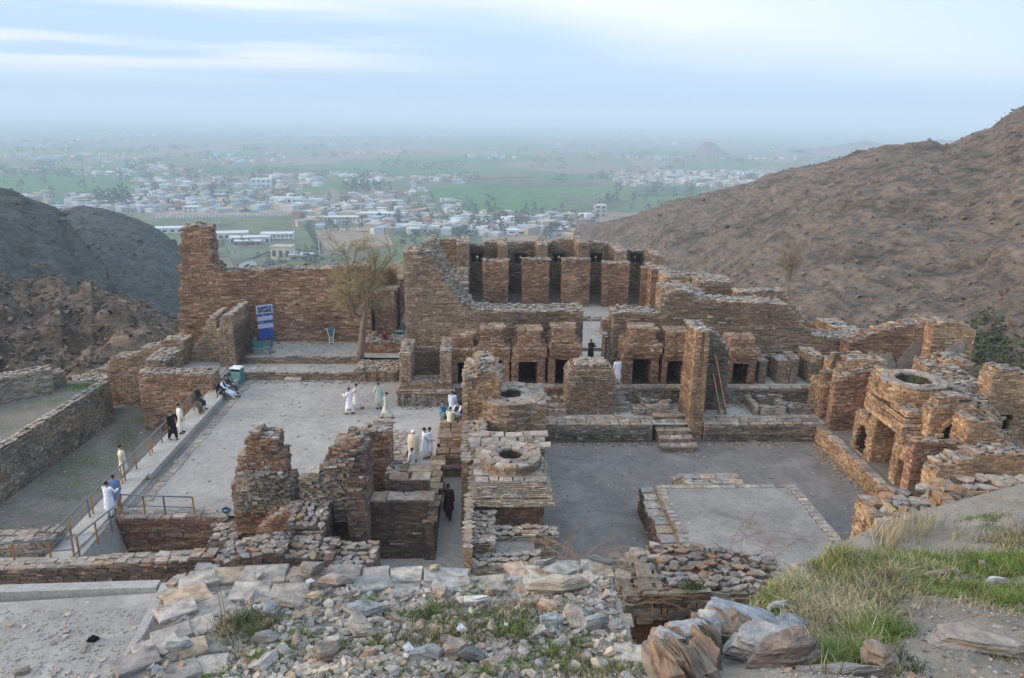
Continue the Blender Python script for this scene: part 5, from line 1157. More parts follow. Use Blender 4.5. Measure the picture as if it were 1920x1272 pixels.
# ================================================================== people
DG = None
def person(feet, face, label, kameez, shalwar=None, vest=None, cap=None, pose='stand', h=1.72, seat=None, group=None, shawl=False, legs=None, arms=None, lean=0.0, shoe=(.03, .025, .02)):
    """feet: ground point; face: heading in degrees (0 away from us, 90 right, 180 towards us); one skinned body, clothes and hair are its children"""
    k = h / 1.74; shalwar = shalwar or kameez
    fa = R_(face); fx = Vector((math.sin(fa), math.cos(fa), 0)); rx = Vector((math.cos(fa), -math.sin(fa), 0)); zz = Vector((0, 0, 1))
    if legs is None: legs = {'stand': ((3, 4), (-3, 2)), 'walk': ((24, 6), (-20, 14)), 'step': ((14, 8), (-10, 10)), 'sit': ((84, 86), (80, 80)), 'squat': ((112, 140), (108, 136)), 'perch': ((62, 62), (58, 50))}[pose]
    if arms is None: arms = {'stand': ((4, 8, 12), (2, 8, 10)), 'walk': ((-22, 8, 18), (24, 8, 25)), 'step': ((-12, 8, 15), (12, 8, 20)), 'sit': ((35, 6, 45), (35, 6, 50)), 'squat': ((55, 6, 40), (55, 6, 35)), 'perch': ((10, 14, 20), (12, 14, 25))}[pose]
    lean = R_(lean)
    def leg(sx, a, b):
        a, b = R_(a), R_(b); hip = Vector((.09 * sx, 0, 0)); kn = hip + Vector((.015 * sx, math.sin(a) * .44, -math.cos(a) * .44)); an = kn + Vector((0, math.sin(a - b) * .42, -math.cos(a - b) * .42)); toe = an + Vector((.03 * sx, .17, -.045)); return hip, kn, an, toe
    LL, RL = leg(-1, *legs[0]), leg(1, *legs[1]); low = min(LL[2].z, RL[2].z) - .085
    pel = Vector((0, 0, -low)) if seat is None else Vector((0, 0, seat / k + .09))
    up = Vector((0, math.sin(lean), math.cos(lean))); fw = Vector((0, math.cos(lean), -math.sin(lean)))
    ch = pel + up * .30; sh = pel + up * .49; nk = pel + up * .575; hd = pel + up * .69 + fw * .015; ht = pel + up * .755
    def arm(sx, a, ab, e):
        a, ab, e = R_(a), R_(ab), R_(e); s0 = sh + Vector((.185 * sx, 0, 0)); d = Vector((math.sin(ab) * sx, math.sin(a), -math.cos(a) * math.cos(ab))).normalized(); el = s0 + d * .29
        d2 = Vector((math.sin(ab) * sx * .3, math.sin(a + e), -math.cos(a + e))).normalized(); w = el + d2 * .25; return s0, el, w, d2
    LA, RA = arm(-1, *arms[0]), arm(1, *arms[1])
    T = lambda p: tuple((rx * p.x + fx * p.y + zz * p.z) * k)
    vs, es, rad = [], [], []
    def v(p, r): vs.append(T(p)); rad.append(r if isinstance(r, tuple) else (r, r)); return len(vs) - 1
    def e(a, b): es.append((a, b))
    i_p = v(pel, (.13, .10)); i_c = v(ch, (.13, .10)); i_s = v(sh, (.10, .08)); i_n = v(nk, .05); i_h = v(hd, (.072, .088)); i_t = v(ht, (.055, .065))
    e(i_p, i_c); e(i_c, i_s); e(i_s, i_n); e(i_n, i_h); e(i_h, i_t)
    nose = v(hd + fw * .105 - up * .012, .013); e(i_h, nose)
    for sx in (-1, 1): q = v(hd + Vector((.088 * sx, -.01, 0)), .014); e(i_h, q)
    for hip, kn, an, toe in (LL, RL):
        a = v(pel + hip, .085); b = v(pel + kn, .055); c = v(pel + an, .038); d = v(pel + toe, (.032, .028)); e(i_p, a); e(a, b); e(b, c); e(c, d)
    for sx, (s0, el, w, d2) in ((-1, LA), (1, RA)):
        a = v(s0, .055); b = v(el, .040); c = v(w, .026); hnd = v(w + d2 * .07, (.034, .018)); e(i_s, a); e(a, b); e(b, c); e(c, hnd)
        side = d2.cross(Vector((sx, 0, 0))); side = side.normalized() if side.length > .1 else Vector((0, 1, 0))
        for q, (o, l) in enumerate(((.028, .075), (.010, .085), (-.010, .08), (-.027, .062))):
            m1 = v(w + d2 * (.075 + l * .5) + side * o, .009); m2 = v(w + d2 * (.07 + l) + side * o * 1.05 + Vector((-sx * .015, 0, 0)), .008); e(hnd, m1); e(m1, m2)
        t1 = v(w + d2 * .05 + side * .05, .010); e(hnd, t1)
    me = bpy.data.meshes.new('person'); me.from_pydata(vs, es, []); o = bpy.data.objects.new('person', me); C.objects.link(o)
    md = o.modifiers.new('skin', 'SKIN'); md.use_smooth_shade = True
    for i, r in enumerate(rad): sv = me.skin_vertices[0].data[i]; sv.radius = (r[0] * k, r[1] * k); sv.use_root = (i == 0)
    ms = o.modifiers.new('sub', 'SUBSURF'); ms.levels = ms.render_levels = 1
    o.location = feet; tag(o, label, 'person', group); PEOPLE.append(o); me.materials.append(M_SKIN)
    def child(mb, name, mat, col=None, smooth=True):
        ob = mb.build(name, mat, o, smooth)
        if col: ob.color = (*col, 1)
        return ob
    # shirt: torso, skirt and sleeves
    mb = MB()
    def loft(rings, n=14):
        kk = len(mb.v)
        for c, ra, rb in rings:
            for j in range(n):
                a = 2 * math.pi * j / n; w = 1 + .05 * math.sin(j * 2.7 + c.z * 4); mb.v.append(T(c + Vector((math.cos(a) * ra * w, math.sin(a) * rb * w, 0))))
        for i in range(len(rings) - 1):
            for j in range(n): a = kk + i * n + j; b = kk + i * n + (j + 1) % n; mb.f.append((a, a + n, b + n, b))
        mb.f.append(tuple(kk + j for j in range(n)))
    sitting = pose in ('sit', 'squat', 'perch')
    rings = [(sh + up * .07, .075, .065), (sh + up * .03, .17, .10), (sh - up * .05, .205, .125), (ch, .195, .14), (pel + up * .12, .19, .14), (pel, .205, .155)]
    sw = (LL[1] + RL[1]) * .5
    if not sitting:
        for f, ra, rb in ((.15, .225, .17), (.28, .235, .185), (.40, .245, .20), (.47, .25, .205)):
            rings.append((pel + Vector((0, sw.y * f * 1.0, -f)), ra + abs(LL[1].y - RL[1].y) * f * .1, rb + abs(LL[1].y - RL[1].y) * f * .42))
        loft(rings)
    else:
        loft(rings + [(pel - up * .08, .2, .15)])
        kn = (pel + LL[1] + pel + RL[1]) * .5; an = (LL[2] + RL[2]) * .5 + pel
        mb.tube([T(pel + Vector((0, -.02, .01))), T(pel.lerp(kn, .5) + Vector((0, 0, .02))), T(kn + Vector((0, .03, .02))), T(kn.lerp(an, .45) + Vector((0, .04, 0)))], [(.21 * k, .13 * k), (.215 * k, .11 * k), (.20 * k, .10 * k), (.21 * k, .09 * k)], 12)
    for s0, el, w, d2 in (LA, RA):
        mb.tube([T(s0 - Vector((s0.x * .3, 0, -.01))), T(s0), T(s0.lerp(el, .5)), T(el), T(el.lerp(w, .9))], [.085 * k, .078 * k, .070 * k, .064 * k, .058 * k], 9)
    child(mb, 'tunic', M_CLOTH, kameez)
    for q, (hip, kn, an, toe) in enumerate((LL, RL)):
        mb = MB(); mb.tube([T(pel + hip * .9), T(pel + hip.lerp(kn, .5)), T(pel + kn), T(pel + kn.lerp(an, .5)), T(pel + kn.lerp(an, .88))], [.115 * k, .11 * k, .098 * k, .092 * k, .07 * k], 10)
        child(mb, 'trouser_leg', M_CLOTH, shalwar)
        mb = MB(); a = pel + an; mb.tube([T(a + Vector((0, -.06, -.035))), T(a + Vector((0, .02, -.03))), T(a + Vector((0, .12, -.05))), T(a + Vector((0, .21, -.06)))], [(.036 * k, .045 * k), (.042 * k, .05 * k), (.044 * k, .034 * k), (.03 * k, .02 * k)], 8)
        child(mb, 'shoe', M_CLOTH, shoe)
    if vest:
        mb = MB(); loft([(sh + up * .055, .10, .085), (sh + up * .025, .185, .118), (sh - up * .05, .215, .14), (ch, .21, .155), (pel + up * .12, .206, .156), (pel + up * .0, .215, .168)]); child(mb, 'waistcoat', M_CLOTH, vest)
    if shawl:
        mb = MB(); loft([(sh + up * .09, .09, .08), (sh + up * .04, .20, .14), (sh - up * .08, .275, .185), (ch - up * .02, .30, .21), (pel - up * .05, .30, .215), (pel - up * .22, .29, .21), (pel - up * .33, .27, .2)]); child(mb, 'shawl', M_CLOTH, shawl)
    mb = MB(); N = 10
    for i in range(5):
        t = i / 4 * math.pi * .56
        for j in range(N):
            a = 2 * math.pi * j / N; back = -.018 - .02 * i / 4 * 1.4
            mb.v.append(T(hd + up * .035 + fw * back + Vector((math.cos(a) * .086 * math.sin(t + .02), math.sin(a) * .102 * math.sin(t + .02), math.cos(t) * .10))))
    for i in range(4):
        for j in range(N): a = i * N + j; b = i * N + (j + 1) % N; mb.f.append((a, a + N, b + N, b))
    child(mb, 'cap' if cap else 'hair', M_CLOTH if cap else M_HAIR, cap)
    mb = MB()
    for sx in (-1, 1):
        c = hd + fw * .084 + Vector((.03 * sx, 0, .012)); mb.tube([T(c - Vector((.011, 0, 0))), T(c + Vector((.011, 0, 0)))], .008 * k, 6)
    child(mb, 'eyes', M_HAIR)
    if pose in ('stand', 'walk', 'step', 'sit', 'perch', 'squat') and not cap and 'beard' in label:
        mb = MB(); mb.tube([T(hd + fw * .07 - up * .05), T(hd + fw * .085 - up * .085)], [.04 * k, .025 * k], 8); child(mb, 'beard', M_HAIR)
    return o
PEOPLE = []
WH, OFF, MINT, BLU = (.78, .80, .84), (.70, .66, .56), (.45, .53, .47), (.42, .55, .68)
G1, G2 = 'visitors strolling across the main court', 'visitors by the railing'
person(P(656, 777), -70, 'man in white walking across the court with a hand raised to his face', WH, pose='step', arms=((38, 10, 118), (0, 8, 10)), group=G1)
person(P(669, 768), -80, 'man in pale pink striding across the court with one arm held forward', (.70, .62, .62), pose='walk', arms=((45, 8, 30), (-10, 8, 20)), group=G1)
person(P(711, 767), -30, 'man in mint green standing half turned away behind two walkers', MINT, pose='stand', arms=((15, 10, 70), (-15, 10, 40)), group=G1)
person(P(726, 785), -60, 'man in grey green walking with long strides at the edge of the pavement', (.50, .53, .47), pose='walk', group=G1)
qb = P(847, 752, .6)
person((-1.75, 41.6, .0), 15, 'man in pale blue standing with his back to us behind the seated group', (.52, .64, .76), pose='stand', h=1.75)
SG = 'friends sitting on the stone platform'
person((P(830, 786, .6).x, 40.3, .6), 150, 'person in a teal waistcoat sitting at the left of the group on the platform', (.10, .22, .30), (.16, .26, .33), vest=(.06, .20, .28), pose='squat', seat=.12, group=SG)
person((P(845, 790, .6).x, 39.6, .6), 8, 'man in cream sitting with his back to us on the platform', (.66, .68, .56), pose='sit', legs=((95, 20), (95, 20)), seat=.06, group=SG)
person((P(859, 786, .6).x, 40.3, .6), 205, 'man in white with a dark waistcoat sitting at the right of the group', (.74, .76, .84), vest=(.04, .04, .06), pose='squat', seat=.12, group=SG)
person(P(776, 866), 8, 'old man in a white cap wrapped in a cream shawl, seen from behind', (.62, .56, .46), cap=(.85, .88, .9), pose='stand', h=1.80, shawl=(.60, .54, .44))
person(P(797, 860), 70, 'man in white facing the friend who stands before him', (.70, .77, .88), pose='stand', arms=((25, 5, 45), (30, 5, 40)), h=1.75)
person(P(806, 858), -75, 'man in bright white shaking hands beside the dark ledge wall', WH, pose='stand', arms=((25, 5, 45), (30, 5, 40)), h=1.72)
person(P(773, 893), -60, 'boy in grey white standing half hidden behind the pale ledge', (.60, .62, .64), pose='stand', h=1.55)
person(P(841, 972, -1.25), 10, 'man in dark brown walking away along the lower passage', (.055, .045, .038), pose='step', h=1.85, arms=((70, 15, 75), (-8, 10, 10)))
person((PY(703, 830, 33.6).x, 33.6, 0), 175, 'person in cream whose head and shoulders show above the broken wall', (.66, .58, .42), pose='stand', h=1.66)
pv_ = PY(607, 870, 30.8); person((pv_.x, 30.8, pv_.z - 1.70), -80, 'person in black of whom only the head shows behind the broken tower', (.03, .03, .035), pose='stand', h=1.72)
person(P(1107, 678, 1.0), 170, 'boy in dark clothes holding something white in the passage', (.06, .045, .04), pose='stand', h=1.6, arms=((50, 5, 60), (40, 5, 60)))
person(P(1156, 722, 1.0), -20, 'tall man in a long white robe at the top of the small stairs', (.80, .80, .88), pose='stand', h=1.82)
person((PY(1014, 580, 58.3).x, 58.3, 1.25), 40, 'person in pale blue crouching in the monastery court beside the low benches', (.55, .62, .78), pose='squat')
q = P(722, 642, 1.9); person((PY(722, 640, 52.6).x, 52.6, PY(722, 646, 52.6).z), 170, 'person in dark red sitting at the foot of the gate wall', (.16, .05, .05), (.03, .03, .03), pose='squat')
person((-16.25, 44.9, .05), 88, 'man in a black waistcoat lounging at the near end of the black bench', (.60, .68, .80), vest=(.02, .02, .03), pose='sit', legs=((70, 20), (64, 30)), seat=.43, group=G2, lean=-12)
person((-16.25, 45.6, .05), 88, 'person in dark clothes at the far end of the black bench', (.05, .05, .06), (.55, .6, .68), pose='sit', seat=.43, group=G2, lean=-8)
person((-17.0, 41.7, .2), 95, 'man in olive brown perched on the railing', (.14, .115, .085), pose='perch', seat=.75, group=G2)
person((-17.0, 42.3, .2), 100, 'man in a black waistcoat and white trousers perched on the railing', (.04, .04, .05), (.72, .74, .84), vest=(.03, .03, .035), pose='perch', seat=.75, group=G2)
person((-16.75, 39.1, .2), 60, 'man in white leaning on the railing with the man in black', (.76, .76, .74), pose='stand', group=G2, h=1.76)
person((-16.85, 38.2, .2), 120, 'man in black with one arm resting on the railing', (.018, .018, .02), pose='step', arms=((-20, 50, 10), (5, 8, 10)), group=G2, h=1.72)
person((-17.85, 34.5, -.15), 60, 'man in cream standing outside the railing with his hands behind him', (.66, .60, .48), pose='stand', arms=((-25, 15, 60), (-25, 15, 60)), group=G2, h=1.75)
person(P(209, 970, .2), 15, 'man in white with his back to us where the railings meet', (.70, .74, .84), pose='stand', arms=((30, 6, 70), (30, 6, 70)), group=G2, h=1.74)
person(P(220, 955, .2), -35, 'man in blue facing the man in white where the railings meet', (.17, .25, .42), (.12, .16, .26), pose='stand', group=G2, h=1.7)
def bake_people():
    dg = bpy.context.evaluated_depsgraph_get()
    for o in PEOPLE:
        me = bpy.data.meshes.new_from_object(o.evaluated_get(dg)); me.materials.clear(); me.materials.append(M_SKIN)
        o.modifiers.clear(); o.data = me
bake_people()

# ================================================================== railings
M_RAIL = simple_mat('grey_rail_paint', (.16, .18, .20), .5, .35, .15)
M_POST = simple_mat('orange_post_paint', (.42, .22, .09), .6, .3, .2)
def railing(lab, pts, posts, double=(), h=.95):
    """pts: ground line; posts: fractions along it; rails at top and knee height"""
    o0 = Vector(pts[0]); r = empty('railing', o0); tag(r, lab, 'railing', 'painted pipe railings')
    mb = MB(); mb.tube([Vector(p) + Vector((0, 0, h)) for p in pts], .035, 6); mb.build('top_rail', M_RAIL, r, True, o0)
    mb = MB(); mb.tube([Vector(p) + Vector((0, 0, h * .45)) for p in pts], .022, 6); mb.build('lower_rail', M_RAIL, r, True, o0)
    L = [0]
    for a, b in zip(pts, pts[1:]): L.append(L[-1] + (Vector(b) - Vector(a)).length)
    def at(f):
        s = f * L[-1]
        for i in range(len(pts) - 1):
            if s <= L[i + 1] + 1e-6: return Vector(pts[i]).lerp(Vector(pts[i + 1]), (s - L[i]) / (L[i + 1] - L[i]))
    for i, f in enumerate(posts):
        p = at(f); mb = MB(); mb.tube([p - Vector((0, 0, .1)), p + Vector((0, 0, h + .01))], .045, 6); mb.build('post', M_RAIL if i % 4 == 2 else M_POST, r, False, o0)
    return r
yA, yB = 26.9, 48.8; n = 15
fs = []
for i in range(n):
    f = i / (n - 1); fs.append(min(1, f))
    if i in (2, 4, 6, 8, 10): fs.append(f + .014)
railing('long railing beside the walkway that people lean on', [(-17.3, yA, .15), (-17.35, yB, .2)], fs)
a, b_ = P(150, 1045, .1), P(222, 985, .15)
railing('slanting railing between the ramp and the pit', [a, b_, P(228, 962, .1)], [0, .3, .55, .8, 1])
railing('short railing along the edge of the pit', [P(229, 963, 0), P(365, 968, 0)], [0, .32, .6, 1])
railing('railing at the bottom left foot of the ramp', [(-24, 25.7, .1), P(140, 1048, .1)], [0, .25, .5, .72, 1])

# ================================================================== benches, bins, signs
M_TEAL = simple_mat('teal_paint', (.075, .21, .20), .5, .4, .15); M_BLACK = simple_mat('black_iron', (.015, .016, .018), .5, .4, .1)
M_WHITE = simple_mat('white_paint', (.70, .74, .75), .6, .3, .08); M_BLUE = simple_mat('blue_paint', (.028, .085, .33), .55, .35, .12)
def bench(loc, rz, lab, slat_mat, w=1.45):
    r = empty('bench', loc, R_(rz)); tag(r, lab, 'bench')
    def part(name, mat, f):
        mb = MB(); f(mb); return mb.build(name, mat, r)
    for i in range(3): part('seat_slat', slat_mat, lambda mb: mb.box(-w / 2, w / 2, -.22 + i * .15, -.09 + i * .15, .42, .45))
    for i in range(3): part('back_slat', slat_mat, lambda mb: mb.box(-w / 2, w / 2, .26 + i * .02, .29 + i * .02, .52 + i * .13, .63 + i * .13))
    for sx in (-1, 1):
        x = sx * (w / 2 - .06)
        def f(mb):
            mb.tube([(x, -.26, 0), (x, -.2, .22), (x, -.24, .42), (x, -.22, .62)], .024, 6); mb.tube([(x, .34, 0), (x, .26, .25), (x, .26, .45), (x, .33, .92)], .024, 6)
            mb.tube([(x, -.22, .62), (x, 0, .66), (x, .27, .62)], .024, 6); mb.tube([(x, -.24, .41), (x, .26, .41)], .022, 6)
        part('bench_end', M_BLACK, f)
    part('brace', M_BLACK, lambda mb: mb.tube([(-w / 2 + .06, 0, .12), (-w / 4, 0, .34), (0, 0, .2), (w / 4, 0, .34), (w / 2 - .06, 0, .12)], .02, 6))
    return r
q = P(491, 664, .9); bench((q.x, q.y, .9), 180 + 2 - 180, 'green slatted bench with black iron ends on the upper terrace', M_TEAL)
bench((-16.35, 45.25, .03), 88 + 0 + 2, 'black bench by the railing with two men on it', M_BLACK, 1.5)
def bin_(loc, rz, lab, w=.6, h=1.0, lid=True):
    r = empty('litter_bin', loc, R_(rz)); tag(r, lab, 'bin')
    mb = MB(); mb.hexa([(-w * .42, -w * .38, .08), (w * .42, -w * .38, .08), (w * .42, w * .38, .08), (-w * .42, w * .38, .08)], [(-w / 2, -w * .42, h * .74), (w / 2, -w * .42, h * .74), (w / 2, w * .42, h * .74), (-w / 2, w * .42, h * .74)]); mb.build('body', M_TEAL if not lid else simple_mat('bin_green', (.20, .38, .36), .5, .4, .1), r)
    mb = MB(); mb.box(-w * .42, w * .42, -w * .36, w * .36, h * .74, h * .92); mb.build('opening', M_BLACK, r)
    for sx in (-1, 1):
        mb = MB(); mb.box(sx * w * .5 - .03, sx * w * .5 + .03, -w * .4, w * .4, h * .0, h * .95); mb.build('side_panel', M_TEAL, r)
    mb = MB(); mb.hexa([(-w * .56, -w * .48, h * .92), (w * .56, -w * .48, h * .92), (w * .56, w * .48, h * .92), (-w * .56, w * .48, h * .92)], [(-w * .48, -w * .36, h), (w * .48, -w * .36, h), (w * .48, w * .36, h), (-w * .48, w * .36, h)]); mb.build('lid', M_WHITE if lid else M_TEAL, r)
q = P(447, 717, 0); bin_((q.x, q.y, 0), -12, 'pale green litter bin with a white lid at the corner of the court', .66, 1.12)
q = P(750, 640, 1.1); bin_((PY(749, 640, 54.5).x, 54.5, 1.0), 5, 'small dark green bin at the mouth of the dark corridor', .6, .75, False)
def info_sign():
    q = PY(500, 634, 53.2); yaw = R_(32); r = empty('information_sign', (q.x, 53.2, .9), yaw); tag(r, 'tall blue and white information board on two posts before the tall wall', 'sign')
    m, t, b = new_mat('printed_panel', .5, .3); n = nnoise(t, nmap(t), 5, 3, .6); n2 = nnoise(t, nmap(t), 1.7, 2, .5)
    c = nramp(t, n, [(.38, (.03, .07, .22)), (.5, (.06, .10, .26)), (.56, (.30, .16, .14)), (.64, (.30, .36, .46)), (.72, (.04, .09, .24))]); t.links.new(c, b.inputs['Base Color'])
    W_ = 1.12; M_PALE = simple_mat('pale_blue_print', (.40, .50, .66), .5, .3, .06)
    def panel(z0, z1, mat, name, d=.03, w=W_):
        mb = MB(); mb.box(-w / 2, w / 2, -d, d, z0, z1); mb.build(name, mat, r)
    for sx in (-1, 1):
        mb = MB(); mb.box(sx * .36 - .06, sx * .36 + .06, -.05, .05, -.05, .72); mb.build('post', M_BLUE, r)
    panel(.62, 1.22, M_BLUE, 'lower_panel'); panel(1.24, 1.36, m, 'text_strip'); panel(1.40, 1.74, M_PALE, 'text_panel'); panel(1.80, 1.92, m, 'text_strip')
    panel(1.98, 2.30, M_PALE, 'text_panel'); panel(2.34, 2.46, m, 'text_strip'); panel(2.50, 3.12, M_PALE, 'picture_panel', .04, W_ + .06); panel(2.58, 3.04, m, 'picture', .048, W_ - .12)
    mb = MB(); mb.box(-W_ / 2 + .02, W_ / 2 - .02, -.022, .022, .62, 2.6); mb.build('backing', M_BLUE, r)
info_sign()
def stand_sign():
    q = P(626, 640, .9); r = empty('pedestal_sign', (q.x, 53.6, .95)); tag(r, 'small white framed stand with a round teal disc against the tall wall', 'sign')
    mb = MB(); mb.tube([(-.16, 0, 0), (-.13, 0, .6), (-.26, 0, .95), (-.27, 0, 1.2)], .03, 6); mb.tube([(.16, 0, 0), (.13, 0, .6), (.26, 0, .95), (.27, 0, 1.2)], .03, 6)
    for z in (.15, .32, .49): mb.beam((-.15, 0, z), (.15, 0, z), .03)
    mb.build('frame', M_WHITE, r)
    mb = MB(); mb.tube([(0, -.05, 1.05), (0, .05, 1.05)], .25, 16); mb.build('disc', M_TEAL, r); mb = MB(); mb.tube([(0, -.06, 1.05), (0, -.04, 1.05)], .10, 12); mb.build('emblem', M_BLUE, r)
stand_sign()
def disc_sign():
    q = P(428, 965, -.0); r = empty('disc_sign', (q.x, 30.3, -.02)); tag(r, 'round blue disc on a short post beside the pit', 'sign')
    mb = MB(); mb.tube([(0, .04, 0), (0, .04, .4)], .03, 6); mb.build('post', M_BLACK, r)
    mb = MB(); mb.tube([(0, -.03, .36), (0, .03, .36)], .17, 18); mb.build('disc', simple_mat('sign_teal_blue', (.03, .10, .17), .5, .3), r)
    mb = MB(); mb.box(-.09, .09, -.036, -.03, .34, .38); mb.build('mark', M_WHITE, r)
disc_sign()
def flat_stone(name, lab, loc, size, rz, col, fam='paver', i=0, tilt=0.0):
    ob = bpy.data.objects.new(name, fam_mesh(fam, i)); C.objects.link(ob); ob.location = loc; ob.scale = size; ob.rotation_euler = (tilt, RN.gauss(0, .04), rz); ob.color = (*col, 1); tag(ob, lab, 'stone'); return ob
q = P(550, 712, .1); flat_stone('stone_slab', 'flat rectangular slab lying at the foot of the terrace step', (q.x, q.y, .1), (1.35, .5, .2), .02, (.42, .39, .35))
q = P(470, 636, 1.2); flat_stone('stone_slab', 'pale slab propped at a slant beside the tall blue sign', (q.x, q.y - .2, 1.15), (.95, .6, .15), .1, (.40, .39, .37), i=2, tilt=.25)
for lab, u, v, z in (('white scrap of litter on the lower terrace, right of its middle', 611, 680, .5), ('white scrap of litter on the lower terrace behind the litter bin', 476, 692, .5)):
    q = P(u, v, z); flat_stone('paper_scrap', lab, (q.x, q.y, z + .03), (.22, .14, .05), 0, (.8, .8, .8), 'slab', 1)
for k, (u, v, wh) in enumerate(((531, 780, 'in the middle of the main court'), (571, 722, 'right of the flat slab at the terrace step'), (697, 805, 'beside the pale pavement edge'), (535, 724, 'just in front of the flat slab at the terrace step'), (670, 790, 'below the two striding visitors'))):
    q = P(u, v); o = flat_stone('loose_stone', 'small pale stone lying ' + wh, (q.x, q.y, .03), (.32, .24, .12), k, (.42, .40, .37), 'rock', k); o['group'] = 'stones on the main court'

# ================================================================== scaffold against the leaning pier
def scaffold():
    y = 42.35; r = empty('scaffold', (14, y, 0)); tag(r, 'rusty pipe scaffold standing in the angle of the leaning pier', 'scaffold')
    M_RUST = simple_mat('rusty_pipe', (.20, .12, .085), .8, .2, .2); o0 = (14, y, 0)
    for u, vt in ((1322, 650), (1346, 650), (1366, 652)):
        p, q = PY(u + (0 if u < 1360 else -8), 775, y), PY(u, vt, y); mb = MB(); mb.tube([(p.x, y, .0), q], .035, 6); mb.build('upright', M_RUST, r, False, o0)
    for v in (672, 689, 704, 723):
        p, q = PY(1321, v, y), PY(1365, v, y); mb = MB(); mb.tube([p, q], .028, 6); mb.build('crossbar', M_RUST, r, False, o0)
scaffold()
for lab, a, c in (('long orange plank leaning against the scaffold', (1341, 668), (1362, 776)), ('shorter pale plank leaning against the scaffold', (1337, 702), (1351, 776))):
    p, q = PY(*a, 42.2), P(c[0], c[1], .03); mb = MB(); mb.beam(p, q, .26, .06); tag(mb.build('plank', M_WOOD, None, False, q), lab, 'plank', 'planks leaning on the scaffold')

# ================================================================== trees with fine bare crowns
def twig_tree(name, lab, base, trunk_pts, rad, limbs, seed, n_tw, col_l, tw_len, droop, tw_w=.012, group=None):
    r = random.Random(seed); o = empty(name, base); tag(o, lab, 'tree', group); b0 = Vector(base)
    mb = MB(); mb.tube([b0 + Vector(p) for p in trunk_pts], rad, 9)
    tips = []
    def branch(p, d, L, ra, lev):
        pts = [p]; q = p.copy(); dd = d.copy(); n = 5
        for i in range(n):
            dd = (dd + Vector((r.gauss(0, .13), r.gauss(0, .13), r.gauss(.05, .1)))).normalized(); q = q + dd * (L / n); pts.append(q.copy())
            if lev >= 1: tips.append((q.copy(), dd.copy()))
        mb.tube(pts, [ra * (1 - .7 * i / n) for i in range(n + 1)], 6 if lev else 7, False)
        if lev < 2:
            for _ in range(4 if lev == 0 else 3):
                t = r.uniform(.3, 1); i = min(n - 1, int(t * n)); nd = (dd + Vector((r.gauss(0, .6), r.gauss(0, .6), r.gauss(.15, .35)))).normalized()
                branch(pts[i], nd, L * r.uniform(.4, .65), ra * .5, lev + 1)
    for p, d, L, ra in limbs: branch(b0 + Vector(p), Vector(d).normalized(), L, ra, 0)
    mb.build('trunk', M_BARK, o, True, b0)
    V, T, Cc = [], [], []
    for _ in range(n_tw):
        p, d = r.choice(tips); d = (d * .6 + Vector((r.gauss(0, .6), r.gauss(0, .6), r.gauss(.1, .5)))).normalized(); L = tw_len * r.uniform(.4, 1.2)
        s = Vector((r.gauss(0, 1), r.gauss(0, 1), r.gauss(0, .5))).normalized() * tw_w; k = len(V); q = p - b0; c = col_l[r.randrange(len(col_l))]; f = r.uniform(.75, 1.25); c = tuple(x * f for x in c)
        for i in range(4):
            w = 1 - i / 4.2; V += [(q + s * w)[:], (q - s * w)[:]]; Cc += [c, c]; d = (d + Vector((0, 0, -droop * .35))).normalized(); q = q + d * (L / 3)
        for i in range(3): a = k + i * 2; T += [(a, a + 1, a + 3), (a, a + 3, a + 2)]
        if r.random() < .7:                                                      # a young leaf on the twig
            m = Vector(V[k + 4]); e1 = Vector((r.gauss(0, 1), r.gauss(0, 1), r.gauss(0, 1))).normalized() * r.uniform(.03, .06); e2 = Vector((r.gauss(0, 1), r.gauss(0, 1), r.gauss(0, 1))).normalized() * .03
            kk = len(V); V += [(m + e1)[:], (m - e1)[:], (m + e2)[:]]; Cc += [c] * 3; T.append((kk, kk + 1, kk + 2))
    link('crown', tri_mesh('crown', V, T, np.array(Cc)), o, M_GRASS)
q = P(675, 672, .9); zt = lambda u, v: PY(u, v, q.y) - q
t0 = [(0, 0, -.3)] + [zt(u, v)[:] for u, v in ((676, 660), (679, 635), (681, 610), (684, 590))]
lm = []
def limb(u0, v0, u1, v1, ra, dy=0.0):
    a, c = zt(u0, v0), zt(u1, v1); c.y += dy; lm.append((a[:], (c - a)[:], (c - a).length, ra))
limb(681, 605, 655, 565, .11); limb(684, 592, 690, 540, .13); limb(655, 566, 658, 500, .10); limb(658, 540, 655, 462, .09); limb(690, 545, 715, 500, .09, .4); limb(690, 545, 735, 480, .08, 1.2); limb(684, 585, 700, 520, .08, -.6); limb(670, 590, 640, 540, .07, .6); limb(658, 510, 668, 462, .05, -.3); limb(684, 590, 672, 530, .06, .9)
twig_tree('leaning_tree', 'bare leaning tree with fine yellow green twigs beside the terrace steps', q, t0, [.30, .27, .235, .21, .19], lm, 5, 5200, [(.42, .38, .19), (.36, .33, .15), (.42, .34, .20), (.30, .23, .15), (.26, .20, .13)], 1.0, .8, .008)
q = PD(1478, 562, 82); zt = lambda u, v: PY(u, v, q.y) - q; lm = []
for u, v, ra in ((1472, 480, .05), (1482, 466, .06), (1492, 478, .05), (1500, 490, .04), (1466, 492, .04), (1486, 485, .04)): limb(1479, 535 - 6 * ra / .05, u, v, ra)
twig_tree('bare_poplar', 'slender pale bare tree on the slope behind the long humped wall', q, [(0, 0, -1), zt(1478, 550)[:], zt(1479, 520)[:]], [.12, .10, .07], lm, 9, 1500, [(.30, .25, .16), (.26, .22, .14)], .9, -.2, .010)
